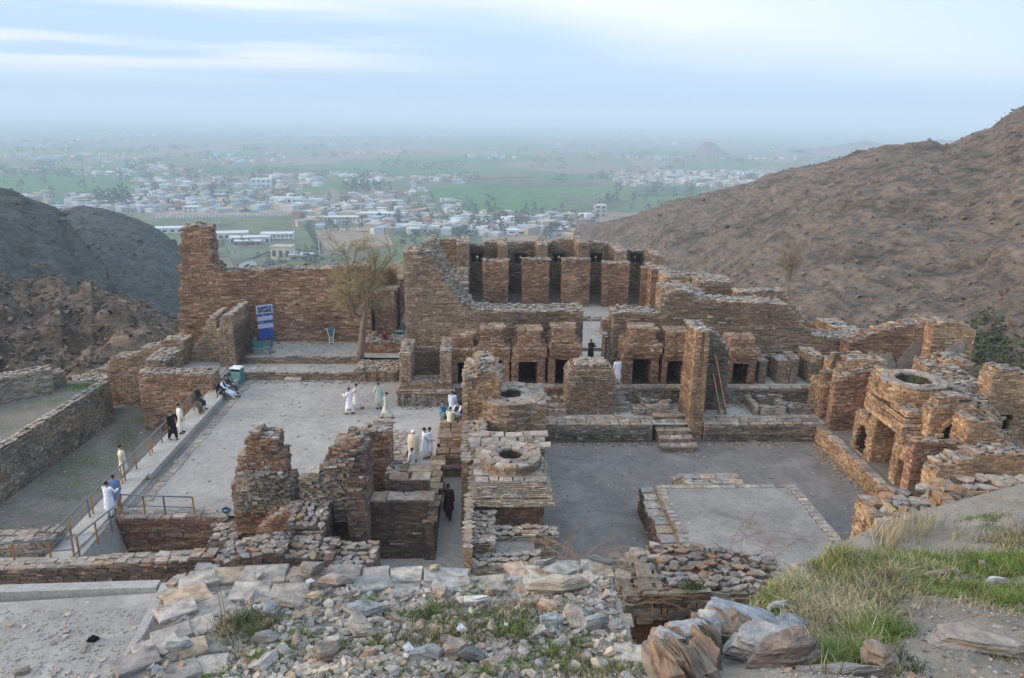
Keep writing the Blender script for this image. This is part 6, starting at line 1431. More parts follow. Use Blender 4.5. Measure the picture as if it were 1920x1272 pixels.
# dry creeper on the dark face of the cracked stub
def tuft_cloud(name, lab, cat, pts_fn, n, cols, L, w, kind=None, seed=1, droop=.3):
    r = random.Random(seed); V, T, Cc = [], [], []; o0 = None
    for _ in range(n):
        p, d = pts_fn(r); p = Vector(p); o0 = o0 or p.copy(); d = Vector(d).normalized(); q = p - o0; s = Vector((r.gauss(0, 1), r.gauss(0, 1), 0)).normalized() * w; k = len(V); l = L * r.uniform(.4, 1.2); c = cols[r.randrange(len(cols))]; f = r.uniform(.7, 1.25); c = tuple(x * f for x in c)
        for i in range(3): wd = 1 - i / 3.2; V += [(q + s * wd)[:], (q - s * wd)[:]]; Cc += [c, c]; d = (d + Vector((r.gauss(0, .15), r.gauss(0, .15), -droop * .3))).normalized(); q = q + d * l / 3
        V.append(q[:]); Cc.append(c); T += [(k, k + 1, k + 3), (k, k + 3, k + 2), (k + 2, k + 3, k + 5), (k + 2, k + 5, k + 4), (k + 4, k + 5, k + 6)]
    o = link(name, tri_mesh(name, V, T, np.array(Cc)), None, M_GRASS); o.location = o0; tag(o, lab, cat, None, kind); return o
xs = PY(441, 690, 49.6).x + .12
tuft_cloud('dry_creeper', 'grey dry creeper covering the dark side of the cracked wall stub', 'creeper', lambda r: ((xs + r.uniform(0, .25), r.uniform(49.8, 53.4), r.uniform(.6, 3.4)), (1, r.gauss(0, .5), r.gauss(.2, .5))), 2600, [(.12, .10, .085), (.16, .135, .11), (.10, .085, .075)], .5, .01, seed=3)
tuft_cloud('shrub', 'reddish bare shrub on top of the gate wall behind the leaning tree', 'shrub', lambda r: ((PY(r.uniform(700, 742), 520, 57.5).x, 57.5 + r.uniform(-1.2, 1.2), r.uniform(4.3, 5.6)), (r.gauss(0, .6), r.gauss(0, .6), 1)), 2200, [(.20, .12, .075), (.24, .16, .10), (.17, .11, .08)], .8, .012, seed=4, droop=0)
q = P(462, 1010, -.6)
tuft_cloud('green_plant', 'small dark green plant at the foot of the left broken tower', 'plant', lambda r: ((q.x + r.gauss(0, .22), 28.4 + r.gauss(0, .1), -.7 + abs(r.gauss(0, .2))), (r.gauss(0, .8), r.gauss(0, .8), .8)), 500, [(.06, .09, .05), (.08, .12, .06)], .28, .02, seed=5)
tuft_cloud('green_plant', 'green weeds growing inside the ragged drum shaft', 'plant', lambda r: ((c1.x + .25 + r.gauss(0, .12), c1.y + .1 + r.gauss(0, .12), 2.7 + abs(r.gauss(0, .2))), (r.gauss(0, .5), r.gauss(0, .5), 1)), 300, [(.08, .11, .05), (.12, .14, .07)], .35, .015, seed=6)
tuft_cloud('green_plant', 'green weeds on the round dome stump of the right row', 'plant', lambda r: ((cd.x + r.gauss(0, .15), cd.y + r.gauss(0, .15), cd.z - .5 + abs(r.gauss(0, .2))), (r.gauss(0, .5), r.gauss(0, .5), 1)), 300, [(.08, .11, .05), (.12, .14, .07)], .4, .015, seed=7)
def wire_coil():
    y = 36.5; c = PY(1885, 835, y); r = MB(); pts = []
    for i in range(120):
        a = i * .42; pts.append((c.x - 1.2 + i * .02, y + math.cos(a) * .55, c.z + .1 + math.sin(a) * .55 - i * .004))
    r.tube(pts, .012, 4); tag(r.build('wire_coil', M_METAL, None, False, c), 'coil of grey barbed wire on the broken walls at the right edge', 'wire').color = (.35, .34, .33, 1)
wire_coil()
# ================================================================== the plain: fields, town, trees
def PZ(u, v, dz=0): return P(u, v, ZP + dz)
def field(pts, col, i, name='field'):
    o = sheet(name, [PZ(u, v)[:2] for u, v in pts], ZP + .25 + .05 * i, FIELD_M, 'structure'); o.color = (*col, 1); return o
FIELD_M = objcol_mat('field_ground', .95, .22, .03, .05)
for i, (pts, col, nm) in enumerate([
    ([(812, 352), (960, 350), (1075, 374), (1010, 398), (868, 402), (800, 380)], (.065, .15, .04), 'field'), ([(0, 322), (230, 312), (355, 330), (240, 346), (0, 342)], (.065, .14, .045), 'field'),
    ([(560, 318), (860, 312), (905, 328), (640, 336)], (.07, .14, .045), 'field'), ([(300, 412), (558, 405), (596, 470), (520, 482), (340, 482)], (.13, .145, .075), 'field'),
    ([(590, 432), (722, 424), (738, 462), (612, 470)], (.27, .215, .155), 'field'), ([(262, 390), (560, 384), (560, 402), (292, 406)], (.30, .245, .18), 'field'),
    ([(480, 492), (640, 478), (700, 505), (500, 520)], (.115, .14, .07), 'field'), ([(900, 428), (1060, 426), (1085, 452), (905, 456)], (.28, .21, .15), 'field'),
    ([(1060, 368), (1180, 376), (1150, 392), (1040, 396)], (.10, .12, .06), 'field'), ([(250, 372), (430, 362), (460, 370), (300, 382)], (.085, .14, .05), 'field'), ([(1100, 405), (1240, 398), (1180, 418), (1110, 424)], (.26, .19, .13), 'field'),
    ([(880, 340), (1100, 338), (1130, 350), (900, 352)], (.09, .12, .06), 'field'), ([(620, 345), (640, 340), (700, 352), (640, 366)], (.075, .15, .045), 'field'),
    ([(441, 474), (458, 472), (492, 508), (452, 512)], (.26, .265, .275), 'road'), ([(694, 392), (704, 392), (690, 436), (664, 436)], (.30, .25, .19), 'dirt_road'), ([(330, 350), (352, 348), (398, 340), (396, 343), (352, 352), (334, 362)], (.32, .28, .22), 'dirt_road'),
    ([(0, 346), (120, 344), (330, 350), (200, 362), (0, 362)], (.075, .15, .045), 'field'), ([(380, 318), (560, 312), (560, 322), (400, 328)], (.07, .14, .05), 'field'), ([(700, 298), (1000, 294), (1040, 302), (720, 308)], (.075, .14, .05), 'field'), ([(1010, 330), (1130, 326), (1160, 334), (1030, 338)], (.075, .145, .05), 'field'), ([(860, 330), (980, 328), (1000, 334), (870, 337)], (.15, .12, .085), 'field'), ([(1180, 352), (1330, 350), (1300, 366), (1190, 368)], (.07, .115, .05), 'field'), ([(480, 330), (600, 326), (640, 332), (500, 338)], (.07, .14, .045), 'field'),
    ([(440, 500), (420, 455), (470, 452), (545, 452), (560, 470), (500, 476)], (.14, .15, .10), 'field')]):
    field(pts, col, i, nm)
M_ROOF = objcol_mat('flat_roof', .9, .1, .2)
HC = [('white', (.50, .52, .52)), ('white', (.58, .58, .56)), ('grey', (.30, .30, .30)), ('grey', (.38, .37, .36)), ('tan', (.40, .33, .25)), ('brick', (.27, .17, .13)), ('cream', (.44, .39, .30)), ('pale blue', (.35, .43, .48))]
def small_house_mesh(r):
    mb = MB(); h = r.choice((.34, .4, .62, .66)); mb.box(-.5, .5, -.4, .4, -.05, h); mb.box(-.53, .53, -.43, .43, h, h + .06)
    if r.random() < .5: mb.box(-.1, .25, -.1, .3, h + .06, h + .24)
    if r.random() < .6: mb.box(.52, .95, -.4, .3, -.05, h * .6)
    k = len(mb.f); n = 3
    for st in range(2 if h > .5 else 1):
        for i in range(n): x = -.36 + i * .3; z = .1 + st * .3; mb.box(x, x + .13, -.415, -.39, z, z + .14)
    me = bpy.data.meshes.new('house'); me.from_pydata(mb.v, [], mb.f); me.materials.append(M_HOUSE); me.materials.append(M_DARK)
    for i, p in enumerate(me.polygons): p.material_index = 1 if i >= k else 0
    return me
SHM = [small_house_mesh(RN) for _ in range(10)]
HG = 'houses of the town on the plain'
spots = []
REG = [(0, 330, 368, 400, 40, 'beyond the left hill'), (250, 560, 335, 366, 34, 'behind the lone white block'), (560, 700, 380, 425, 30, 'right of the compound hedge'), (700, 860, 376, 438, 44, 'behind the left end of the cells'), (640, 790, 352, 378, 18, 'on the near edge of the large green field'), (870, 1130, 402, 446, 44, 'around the brown ground behind the cells'), (1160, 1320, 326, 345, 40, 'in the far cluster left of the right hill'),
    (1200, 1480, 334, 352, 30, 'at the foot of the right hill skyline'), (30, 320, 296, 330, 40, 'in the far left quarter beyond the thin mast'), (380, 540, 288, 310, 26, 'in the far cluster beyond the lone white block'), (650, 890, 328, 346, 26, 'beyond the large green field'), (340, 590, 372, 398, 30, 'just behind the compound wall')]
for u0, u1, v0, v1, n, where in REG:
    for _ in range(n): spots.append((RN.uniform(u0, u1), v0 + (v1 - v0) * RN.random() ** .8, where))
spots.sort(key=lambda s: -s[1]); FARB = []
for k, (u, v, where) in enumerate(spots):
    nm, c = RN.choice(HC); p = PZ(u, v); w = RN.uniform(9, 19); rz = RN.choice((0, .2, -.25, 1.6, 1.4)) + RN.gauss(0, .1); f = RN.uniform(.85, 1.1); c = tuple(min(.72, x * f) for x in c)
    if k < 290:
        o = bpy.data.objects.new('house', RN.choice(SHM)); C.objects.link(o); o.location = p; o.rotation_euler = (0, 0, rz); o.scale = (w, w * RN.uniform(.6, 1), w * RN.uniform(.55, .8)); o.color = (*c, 1)
        tag(o, '%s %s flat roofed house %s' % ('broad' if w > 14 else 'small', nm, where), 'house', HG)
    else: FARB.append((p, w, c))
def built_house(lab, u, v, w, d, h, col, rz=0.0, roofcol=(.55, .56, .57), nwin=5, storeys=1, wincol=M_DARK, band=None):
    p = PZ(u, v); r = empty('building', p, rz); tag(r, lab, 'building')
    mb = MB(); mb.box(-w / 2, w / 2, -d / 2, d / 2, -.5, h); o = mb.build('wall', M_HOUSE, r); o.color = (*col, 1)
    mb = MB(); mb.box(-w / 2 - .4, w / 2 + .4, -d / 2 - .4, d / 2 + .4, h + .01, h + .5); o = mb.build('roof', M_ROOF, r); o.color = (*roofcol, 1)
    for s in range(storeys):
        for i in range(nwin):
            x = -w / 2 + w * (i + .5) / nwin; z = h * (s + .28) / storeys
            mb = MB(); mb.box(x - w / nwin * .26, x + w / nwin * .26, -d / 2 - .06, -d / 2 + .05, z, z + h / storeys * .45); mb.build('window', wincol, r)
    if band:
        mb = MB(); mb.box(-w / 2 - .03, w / 2 + .03, -d / 2 - .09, -d / 2 + .02, -.4, h * .26); o = mb.build('painted_band', M_HOUSE, r); o.color = (*band, 1)
    return r
built_house('long low white building with a pale flat roof in the walled compound', 415, 448, 50, 16, 6, (.62, .60, .54), .25, nwin=9)
built_house('white building with blue shadowed wing beside the long compound building', 470, 456, 36, 13, 6, (.58, .60, .62), .2, nwin=7)
built_house('compound building with red painted panels at the right of the row', 521, 451, 30, 14, 7, (.60, .57, .55), .12, nwin=8, storeys=2, band=(.32, .08, .06))
built_house('low brown fronted building in front of the compound row', 466, 461, 24, 8, 4.5, (.30, .17, .13), .1, nwin=5)
built_house('pale roofed shed of the compound half hidden by the left hill', 326, 436, 36, 14, 5, (.55, .57, .60), .2, (.60, .62, .65), nwin=5)
built_house('cream two storey house with a grey yard wall beside the road', 532, 486, 17, 12, 11, (.50, .46, .36), -.1, (.40, .37, .30), nwin=3, storeys=1)
built_house('low grey walled yard building right of the cream house', 566, 488, 18, 12, 5, (.27, .28, .29), -.1, nwin=2)
built_house('white building with a row of dark windows beyond the compound', 643, 418, 40, 14, 7, (.45, .44, .42), .05, (.58, .57, .5), nwin=10, storeys=2)
built_house('cream walled hall with buttressed side in the middle of the town', 655, 412, 26, 16, 9, (.50, .44, .30), .05, (.42, .38, .30), nwin=8)
built_house('white shop row with blue shutters at the right of the compound', 706, 414, 46, 16, 9, (.48, .52, .55), .08, (.58, .59, .6), nwin=9, storeys=2)
built_house('white house with a pale roof below the big green tree', 795, 434, 32, 18, 6, (.60, .62, .66), .1, nwin=5)
built_house('small tan walled house left of the brown ground', 898, 428, 18, 14, 7, (.42, .33, .22), -.2, (.5, .42, .3), nwin=2)
built_house('white shed with a light roof on the brown ground', 968, 440, 20, 12, 5, (.62, .63, .64), 0, (.68, .69, .7), nwin=2)
built_house('white two storey block standing alone in the fields', 492, 352, 30, 18, 14, (.60, .66, .70), .1, nwin=4, storeys=2)
built_house('pale tower house at the foot of the brown spur', 1124, 406, 14, 12, 14, (.50, .45, .38), .1, nwin=2, storeys=3)
built_house('long white walled building in the left part of the town', 215, 388, 50, 14, 7, (.34, .30, .30), .05, nwin=8)
built_house('long white hall with a plain front in the middle of the town', 540, 382, 44, 14, 8, (.66, .68, .70), 0, nwin=6)
# compound wall of pale panels
a, c = PZ(292, 410), PZ(566, 405); r = empty('compound_wall', a); tag(r, 'long panelled boundary wall behind the compound', 'wall')
n = 46
for i in range(n):
    p, q = a.lerp(c, i / n), a.lerp(c, (i + 1) / n); d = (q - p); mb = MB(); mb.beam(p + Vector((0, 0, 1.2)), p + d * .62 + Vector((0, 0, 1.2)), .4, 3.4)
    o = mb.build('panel', M_HOUSE, r, False, None); o.data.transform(Matrix.Translation(-a)); o.color = (.60, .62, .64, 1)
    mb = MB(); mb.beam(p + d * .62 + Vector((0, 0, .7)), q + Vector((0, 0, .7)), .3, 2.2); o = mb.build('rail', M_HOUSE, r); o.data.transform(Matrix.Translation(-a)); o.color = (.24, .25, .25, 1)
# masts and a lattice pylon
for lab, u, v0, v1, w in (('tall thin mast rising from the left part of the town', 163, 372, 312, .9), ('white pole at the right of the compound', 599, 478, 440, .5), ('thin pole in the compound', 551, 440, 420, .4)):
    p = PZ(u, v0); z = PY(u, v1, p.y).z; mb = MB(); mb.tube([p, (p.x, p.y, z)], [w, w * .5], 6); o = mb.build('mast', M_METAL, None, False, p); o.color = (.5, .5, .52, 1) if w < .8 else (.12, .13, .14, 1); tag(o, lab, 'mast')
p = PZ(307, 408); z = PY(307, 384, p.y).z - p.z; r = empty('pylon', p); tag(r, 'lattice pylon standing over the town by the left hill', 'pylon')
for sx, sy in ((-1, -1), (1, -1), (1, 1), (-1, 1)):
    mb = MB(); mb.beam((sx * 3, sy * 3, 0), (sx * .6, sy * .6, z), .5); o = mb.build('leg', M_METAL, r); o.color = (.4, .3, .27, 1)
for k in range(1, 6):
    f = k / 6; w = 3 - 2.4 * f; mb = MB(); mb.beam((-w, -w, z * f), (w, -w, z * f), .3); mb.beam((-w - .4, -w - .4, z * (f - 1 / 6)), (w, -w, z * f), .3); o = mb.build('brace', M_METAL, r); o.color = (.4, .3, .27, 1)
for z_ in (.78, .92):
    mb = MB(); mb.beam((-5, 0, z * z_), (5, 0, z * z_), .4); o = mb.build('cross_arm', M_METAL, r); o.color = (.4, .3, .27, 1)
def car(lab, u, v, col, rz):
    r = empty('parked_car', PZ(u, v, .9), rz); tag(r, lab, 'car')
    mb = MB(); mb.hexa([(-.85, -2.1, .3), (.85, -2.1, .3), (.85, 2.1, .3), (-.85, 2.1, .3)], [(-.85, -2.05, .9), (.85, -2.05, .9), (.85, 2.05, .85), (-.85, 2.05, .85)]); o = mb.build('body', M_METAL, r); o.color = (*col, 1)
    mb = MB(); mb.hexa([(-.75, -1.6, .9), (.75, -1.6, .9), (.75, .9, .9), (-.75, .9, .9)], [(-.6, -1.2, 1.45), (.6, -1.2, 1.45), (.6, .4, 1.45), (-.6, .4, 1.45)]); mb.build('cabin', M_DARK, r)
    for sx in (-1, 1):
        for y in (-1.3, 1.3): mb = MB(); mb.tube([(sx * .9, y, .32), (sx * .68, y, .32)], .32, 10); mb.build('wheel', M_BLACK, r)
car('white car parked at the head of the pale road', 452, 480, (.65, .66, .68), .3); car('blue car on the pale road below the compound', 468, 488, (.08, .2, .4), .4); car('white van shaped car beside the compound gate', 440, 476, (.6, .62, .64), 1.5)
# ---- trees
def crown_mesh(r, n=26, tall=1.0):
    bm = bmesh.new()
    for _ in range(n):
        a = r.uniform(0, 6.3); t = r.random() ** .7; z = r.uniform(.16, 1.0) * tall; w = .46 * math.sin(min(1, max(.08, (z / tall - .06))) ** .75 * math.pi) ** .7 + .05
        c = Vector((math.cos(a) * w * t, math.sin(a) * w * t, z)); s = r.uniform(.07, .15); vs = []
        for _ in range(9):
            d = Vector((r.gauss(0, 1), r.gauss(0, 1), r.gauss(0, 1))).normalized() * s * r.uniform(.6, 1.25); vs.append(bm.verts.new(c + d))
        res = bmesh.ops.convex_hull(bm, input=vs)
        bmesh.ops.delete(bm, geom=[x for x in vs if not x.link_faces], context='VERTS')
    V, T = _tris(bm); me = tri_mesh('crown', V, T); me.materials.append(M_LEAF); return me, V, T
LOWC = [crown_mesh(RN, 5, 1.0) for _ in range(6)]
CRW = [crown_mesh(RN, 30, RN.choice((1.0, 1.0, 1.25, 1.6))) for _ in range(7)]
mb = MB(); mb.tube([(0, 0, -.1), (0, 0, .3), (.02, .01, .6)], [.035, .028, .012], 6); TRM = bpy.data.meshes.new('trunk'); TRM.from_pydata(mb.v, [], mb.f); TRM.materials.append(M_BARK)
LC = [(.06, .085, .05), (.07, .10, .055), (.09, .11, .065), (.055, .08, .06), (.10, .105, .075)]
TG = 'trees between the houses and fields'
def tree(u, v, h, w, c, lab=None):
    p = PZ(u, v); r = bpy.data.objects.new('tree', TRM); C.objects.link(r); r.location = p; r.scale = (w, w, h); r.rotation_euler = (0, 0, RN.uniform(0, 6.3))
    o = bpy.data.objects.new('crown', RN.choice(CRW)[0]); C.objects.link(o); o.parent = r; o.color = (*c, 1)
    tag(r, lab, 'tree', TG)
for lab, u, v, h, w in (('large round dark tree behind the left end of the cells', 778, 462, 15, 26), ('broad tree left of the big round one', 810, 455, 11, 15), ('grey green tree cluster above the middle of the cells', 862, 448, 13, 26), ('dark tree at the right of the brown ground', 1040, 442, 13, 24), ('dark tree rising behind the brown ground', 1025, 448, 9, 16),
    ('dark bushy tree beside the cream house', 590, 498, 9, 20), ('low green tree right of the pale road', 505, 505, 7, 16), ('tree behind the leaning tree', 640, 500, 10, 18), ('tall tree above the green field', 918, 410, 18, 16)): tree(u, v, h, w, RN.choice(LC), lab)
for u0, u1, v0, v1, n, h0, h1, where in ((175, 242, 383, 390, 12, 14, 19, 'in the dark row behind the left hill'), (640, 735, 352, 362, 18, 12, 17, 'in the grove left of the large green field'), (0, 330, 330, 398, 34, 7, 13, 'among the houses beyond the left hill'), (340, 600, 330, 400, 40, 7, 13, 'among the houses behind the compound wall'), (600, 900, 372, 440, 40, 7, 12, 'among the houses right of the compound'), (880, 1130, 395, 446, 46, 7, 12, 'around the brown ground behind the cells'), (1130, 1330, 350, 395, 26, 8, 13, 'in the fields left of the right hill'), (570, 720, 470, 505, 16, 4, 8, 'in the thicket behind the leaning tree'), (375, 470, 455, 470, 10, 4, 8, 'inside the compound'), (480, 600, 480, 500, 12, 4, 7, 'around the cream two storey house')):
    for _ in range(n):
        h = RN.uniform(h0, h1); ci = RN.randrange(5); q = RN.uniform(.6, 1.2); m = (h0 + h1) / 2
        tree(RN.uniform(u0, u1), RN.uniform(v0, v1), h, h * q, LC[ci], '%s %s tree %s' % (('tall' if h > m else 'low') + (' broad' if q > .9 else ' narrow'), ('dark green', 'mid green', 'pale green', 'grey green', 'olive')[ci], where))
# hedge along the compound's right side
def blob_mass(name, pts, label=None, cat=None, lib=None):
    V, T, Cc, k = [], [], [], 0; o0 = Vector(pts[0][0])
    for p, s, h, c in pts:
        _, v0, t0 = RN.choice(lib or CRW); v = v0 * np.array((s, s, h)) + np.array((p - o0)[:]); V.append(v); T.append(t0 + k); k += len(v); Cc.append(np.tile(np.array(c), (len(v), 1)))
    o = link(name, tri_mesh(name, np.concatenate(V), np.concatenate(T), np.concatenate(Cc)), None, M_ATTR); o.location = o0; o['kind'] = 'stuff'; tag(o, label, cat); return o
a, c = PZ(566, 408), PZ(600, 472)
blob_mass('hedge', [(a.lerp(c, i / 60) + Vector((RN.gauss(0, .6), 0, 0)), RN.uniform(3, 5), RN.uniform(3, 5.5), RN.choice(LC)) for i in range(61)], 'dark hedge along the right side of the compound', 'hedge')
pts = []
for _ in range(150):
    v = 238 + 100 * RN.random() ** .75; u = RN.uniform(-150, 1650); n = RN.randrange(3, 12); L = RN.uniform(10, 70)
    for i in range(n): p = PZ(u + RN.uniform(-L, L), v + RN.gauss(0, .8) - (.014 * 0)); h = RN.uniform(8, 15); pts.append((p, h * RN.uniform(1, 2.2), h, RN.choice(LC)))
LOW2 = [crown_mesh(RN, 9, 1.0) for _ in range(6)]
blob_mass('far_woods', pts, lib=LOW2)
def box_mass(name, bx):
    V, T, Cc = [], [], []; o0 = np.array((0, 2500, ZP)); q = np.array([(0, 0, 0), (1, 0, 0), (1, 1, 0), (0, 1, 0), (0, 0, 1), (1, 0, 1), (1, 1, 1), (0, 1, 1)], float) - (.5, .5, 0); tr = np.array([(0, 1, 5), (0, 5, 4), (1, 2, 6), (1, 6, 5), (2, 3, 7), (2, 7, 6), (3, 0, 4), (3, 4, 7), (4, 5, 6), (4, 6, 7)])
    for k, (x, y, w, d, h, rz, c) in enumerate(bx):
        v = q * (w, d, h); cs, sn = math.cos(rz), math.sin(rz); V.append(np.stack([v[:, 0] * cs - v[:, 1] * sn + x, v[:, 0] * sn + v[:, 1] * cs + y, v[:, 2] + ZP - .2], 1) - o0); T.append(tr + 8 * k); Cc.append(np.tile(c, (8, 1)))
    o = link(name, tri_mesh(name, np.concatenate(V), np.concatenate(T), np.concatenate(Cc)), None, M_ATTR); o.location = o0; o['kind'] = 'stuff'
bx = [(p.x, p.y, w, w * .7, RN.uniform(4, 8), RN.uniform(0, 3), c) for p, w, c in FARB]
CL = [(RN.uniform(-80, 1520), RN.choice((RN.gauss(298, 9), RN.gauss(328, 6), RN.gauss(270, 10), RN.gauss(256, 5)))) for _ in range(40)]
def addbox(u, v):
    p = PZ(u, max(243, v)); w = RN.uniform(8, 19); c = RN.choice(HC)[1]; f = RN.uniform(.8, 1.1); bx.append((p.x, p.y, w, w * RN.uniform(.5, .9), RN.uniform(3.5, 8.5), RN.uniform(0, 3), tuple(min(.72, x * f) for x in c)))
for _ in range(640): cu, cv = RN.choice(CL); addbox(cu + RN.gauss(0, 34), cv + RN.gauss(0, 1.6))
for u0, u1, v0, v1, n in ((0, 330, 366, 398, 90), (250, 600, 338, 400, 130), (560, 760, 380, 428, 70), (700, 880, 378, 440, 80), (880, 1120, 404, 446, 60), (1150, 1480, 326, 352, 120)):
    for _ in range(n): addbox(RN.uniform(u0, u1), RN.uniform(v0, v1))
box_mass('far_houses', bx)
# little cone hill and low far range
def far_hill(name, pts, vb, dist_y, depth):
    V, n = [], len(pts); mb = MB()
    q = [PY(u, v, dist_y) for u, v in pts]
    top = []; 
    for i, p in enumerate(q): top.append((p.x, dist_y, max(p.z, ZP + .5)))
    f = [(x, y - depth * (1 - .3 * 0), ZP - 1) for x, y, z in top]; bk = [(x, y + depth, ZP - 1) for x, y, z in top]
    k = len(top); mb.add(top + f + bk, [(i, k + i, k + i + 1, i + 1) for i in range(k - 1)] + [(i + 1, 2 * k + i + 1, 2 * k + i, i) for i in range(k - 1)])
    o = mb.build(name, M_HILL, None, True); o['kind'] = 'structure'
far_hill('cone_hill', [(1300, 290), (1307, 280), (1313, 275), (1319, 269), (1325, 265), (1331, 266.5), (1336, 266), (1343, 273), (1352, 281), (1364, 290)], 288, 2350, 40)
far_hill('far_range', [(1500, 280), (1560, 275), (1590, 270), (1616, 264), (1632, 265), (1660, 271), (1690, 274), (1706, 270), (1722, 272), (1750, 265), (1762, 261), (1780, 264), (1800, 262), (1840, 268), (1900, 275)], 290, 2700, 120)
# scrub and rocks over the hills
def scrub(name, HV, n, cols, smin, smax, seed):
    r = np.random.default_rng(seed); nu, nv = HV.shape[:2]; pts = []
    for _ in range(n):
        i, j = r.integers(4, nu - 4), r.integers(2, nv - 2); p = Vector(HV[i, j]) + Vector((r.normal() * .6, r.normal() * .6, -.1)); s = r.uniform(smin, smax)
        if p.z < ZP: continue
        pts.append((p, s, s * r.uniform(.4, .9), cols[r.integers(len(cols))]))
    return blob_mass(name, pts, lib=LOWC)
scrub('hill_scrub', HRV, 2600, [(.085, .07, .052), (.10, .082, .062), (.07, .06, .046), (.08, .08, .05)], .35, .95, 1)
scrub('hill_scrub', HL1V, 500, [(.045, .05, .038), (.06, .06, .045), (.04, .048, .035)], 1.2, 3.2, 2)
scrub('hill_scrub', HL2V, 700, [(.05, .055, .04), (.065, .062, .048), (.045, .05, .035)], .9, 2.4, 3)
scrub('hill_scrub', HL1V, 900, [(.10, .10, .085), (.035, .04, .036), (.085, .085, .07)], .6, 1.8, 12)
scrub('hill_scrub', HL2V, 1300, [(.10, .10, .085), (.035, .042, .036), (.12, .10, .08)], .6, 1.7, 13)
scrub('hill_scrub', HL3V, 900, [(.05, .052, .042), (.06, .058, .048), (.042, .048, .038)], .5, 1.3, 4)
def rocks_on(name, HV, n, cols, smin, smax, seed):
    r = np.random.default_rng(seed); nu, nv = HV.shape[:2]; pc = Pieces()
    for _ in range(n):
        i, j = r.integers(2, nu - 2), r.integers(0, nv - 2); p = HV[i, j] + r.normal(size=3) * (.7, .7, .05); s = r.uniform(smin, smax) * (2.2 if r.random() < .06 else 1)
        pc.add('rock', tuple(p), Matrix.Rotation(r.uniform(0, 6.3), 3, 'Z') @ Matrix.Rotation(r.normal() * .3 - .35, 3, 'Y'), (s * 1.7, s, s * .55), jit(cols[r.integers(len(cols))], .2))
    o = pc.emit(None, tuple(HV[nu // 2, nv // 2]), 0, 1e9, name)
rocks_on('hill_rocks', HRV, 6500, [(.15, .12, .095), (.12, .098, .08), (.19, .14, .10), (.17, .145, .12)], .14, .5, 5)
rocks_on('hill_rocks', HL3V, 3200, [(.16, .125, .10), (.13, .105, .085), (.22, .155, .105)], .15, .5, 6)
rocks_on('hill_rocks', HL2V, 700, [(.09, .085, .075), (.13, .105, .08), (.08, .075, .066)], .4, 1.2, 7)
rocks_on('hill_rocks', HL1V, 500, [(.09, .085, .075), (.12, .10, .08), (.08, .075, .066)], .4, 1.2, 8)
pts = []
q = HRV[int(220 * .42), :]
for _ in range(60):
    u = RN.gauss(1890, 40); v = RN.gauss(650, 28); p = PD(u, v, 84 - (v - 650) * .22); pts.append((p + Vector((0, 0, -1.2)), RN.uniform(1.2, 2.8), RN.uniform(1.0, 2.2), RN.choice([(.075, .085, .045), (.09, .10, .055), (.065, .075, .042)])))
blob_mass('slope_bushes', pts, 'green bushes at the foot of the right hill', 'bushes')
# ================================================================== near rubble slope
def PF(u, v):
    d = ray(u, v); o = Vector((0, 0, CAM_H)); n = Vector((0, .13, 1)); c = 10.2 + .13 * 10.9
    t = (c - n.dot(o)) / n.dot(d); return o + d * t
def edge(l, x):
    if x <= l[0][0]: return l[0][1]
    for (a, ua), (b, ub) in zip(l, l[1:]):
        if x <= b: return ua + (ub - ua) * (x - a) / (b - a)
    return l[-1][1]
TOP = [(195, 1300), (212, 1262), (240, 1225), (268, 1190), (290, 1155), (310, 1128), (345, 1100), (385, 1064), (480, 1066), (620, 1064), (760, 1065), (875, 1072), (905, 1085), (960, 1072), (1005, 1052), (1080, 1050), (1132, 1060), (1150, 1085), (1152, 1130), (1172, 1185), (1205, 1235), (1240, 1300)]
def slope_z(x, y): return fbm(x * .9, y * .9, 4.2, 5) * .10 + fbm(x * 4, y * 4, 1.1, 3) * .02
def surface(name, pf, urange, vtop, nu, nv, vbot, mat, zfn):
    V = []
    for i in range(nu + 1):
        u = urange[0] + (urange[1] - urange[0]) * i / nu; vt = vtop(u)
        for j in range(nv + 1):
            p = pf(u, vt + (vbot - vt) * (j / nv)); V.append((p.x, p.y, p.z + zfn(p.x, p.y) * min(1, j / 3)))
    m = nv + 1; i, j = np.meshgrid(np.arange(nu), np.arange(nv), indexing='ij'); a = (i * m + j).ravel()
    T = np.concatenate([np.stack([a, a + m, a + m + 1], 1), np.stack([a, a + m + 1, a + 1], 1)])
    rim = [k * m for k in range(nu + 1)]; V = list(V); k0 = len(V); sk = []
    for q, k in enumerate(rim):                                            # earth flank under the upper rim
        x, y, z = V[k]; V.append((x * 1.0, y + .15, z - 9))
        if q: sk += [(rim[q - 1], k0 + q - 1, k0 + q), (rim[q - 1], k0 + q, k)]
    T = np.concatenate([T[:, ::-1], np.array(sk)[:, ::-1]])
    o = link(name, tri_mesh(name, np.array(V), T, smooth=True), None, mat); o['kind'] = 'structure'; return o
surface('rubble_slope', PF, (195, 1240), lambda u: edge(TOP, u), 150, 60, 1420, M_FOREG, slope_z)
def on_slope(u, v, dz=0): p = PF(u, v); p.z += slope_z(p.x, p.y) + dz; return p
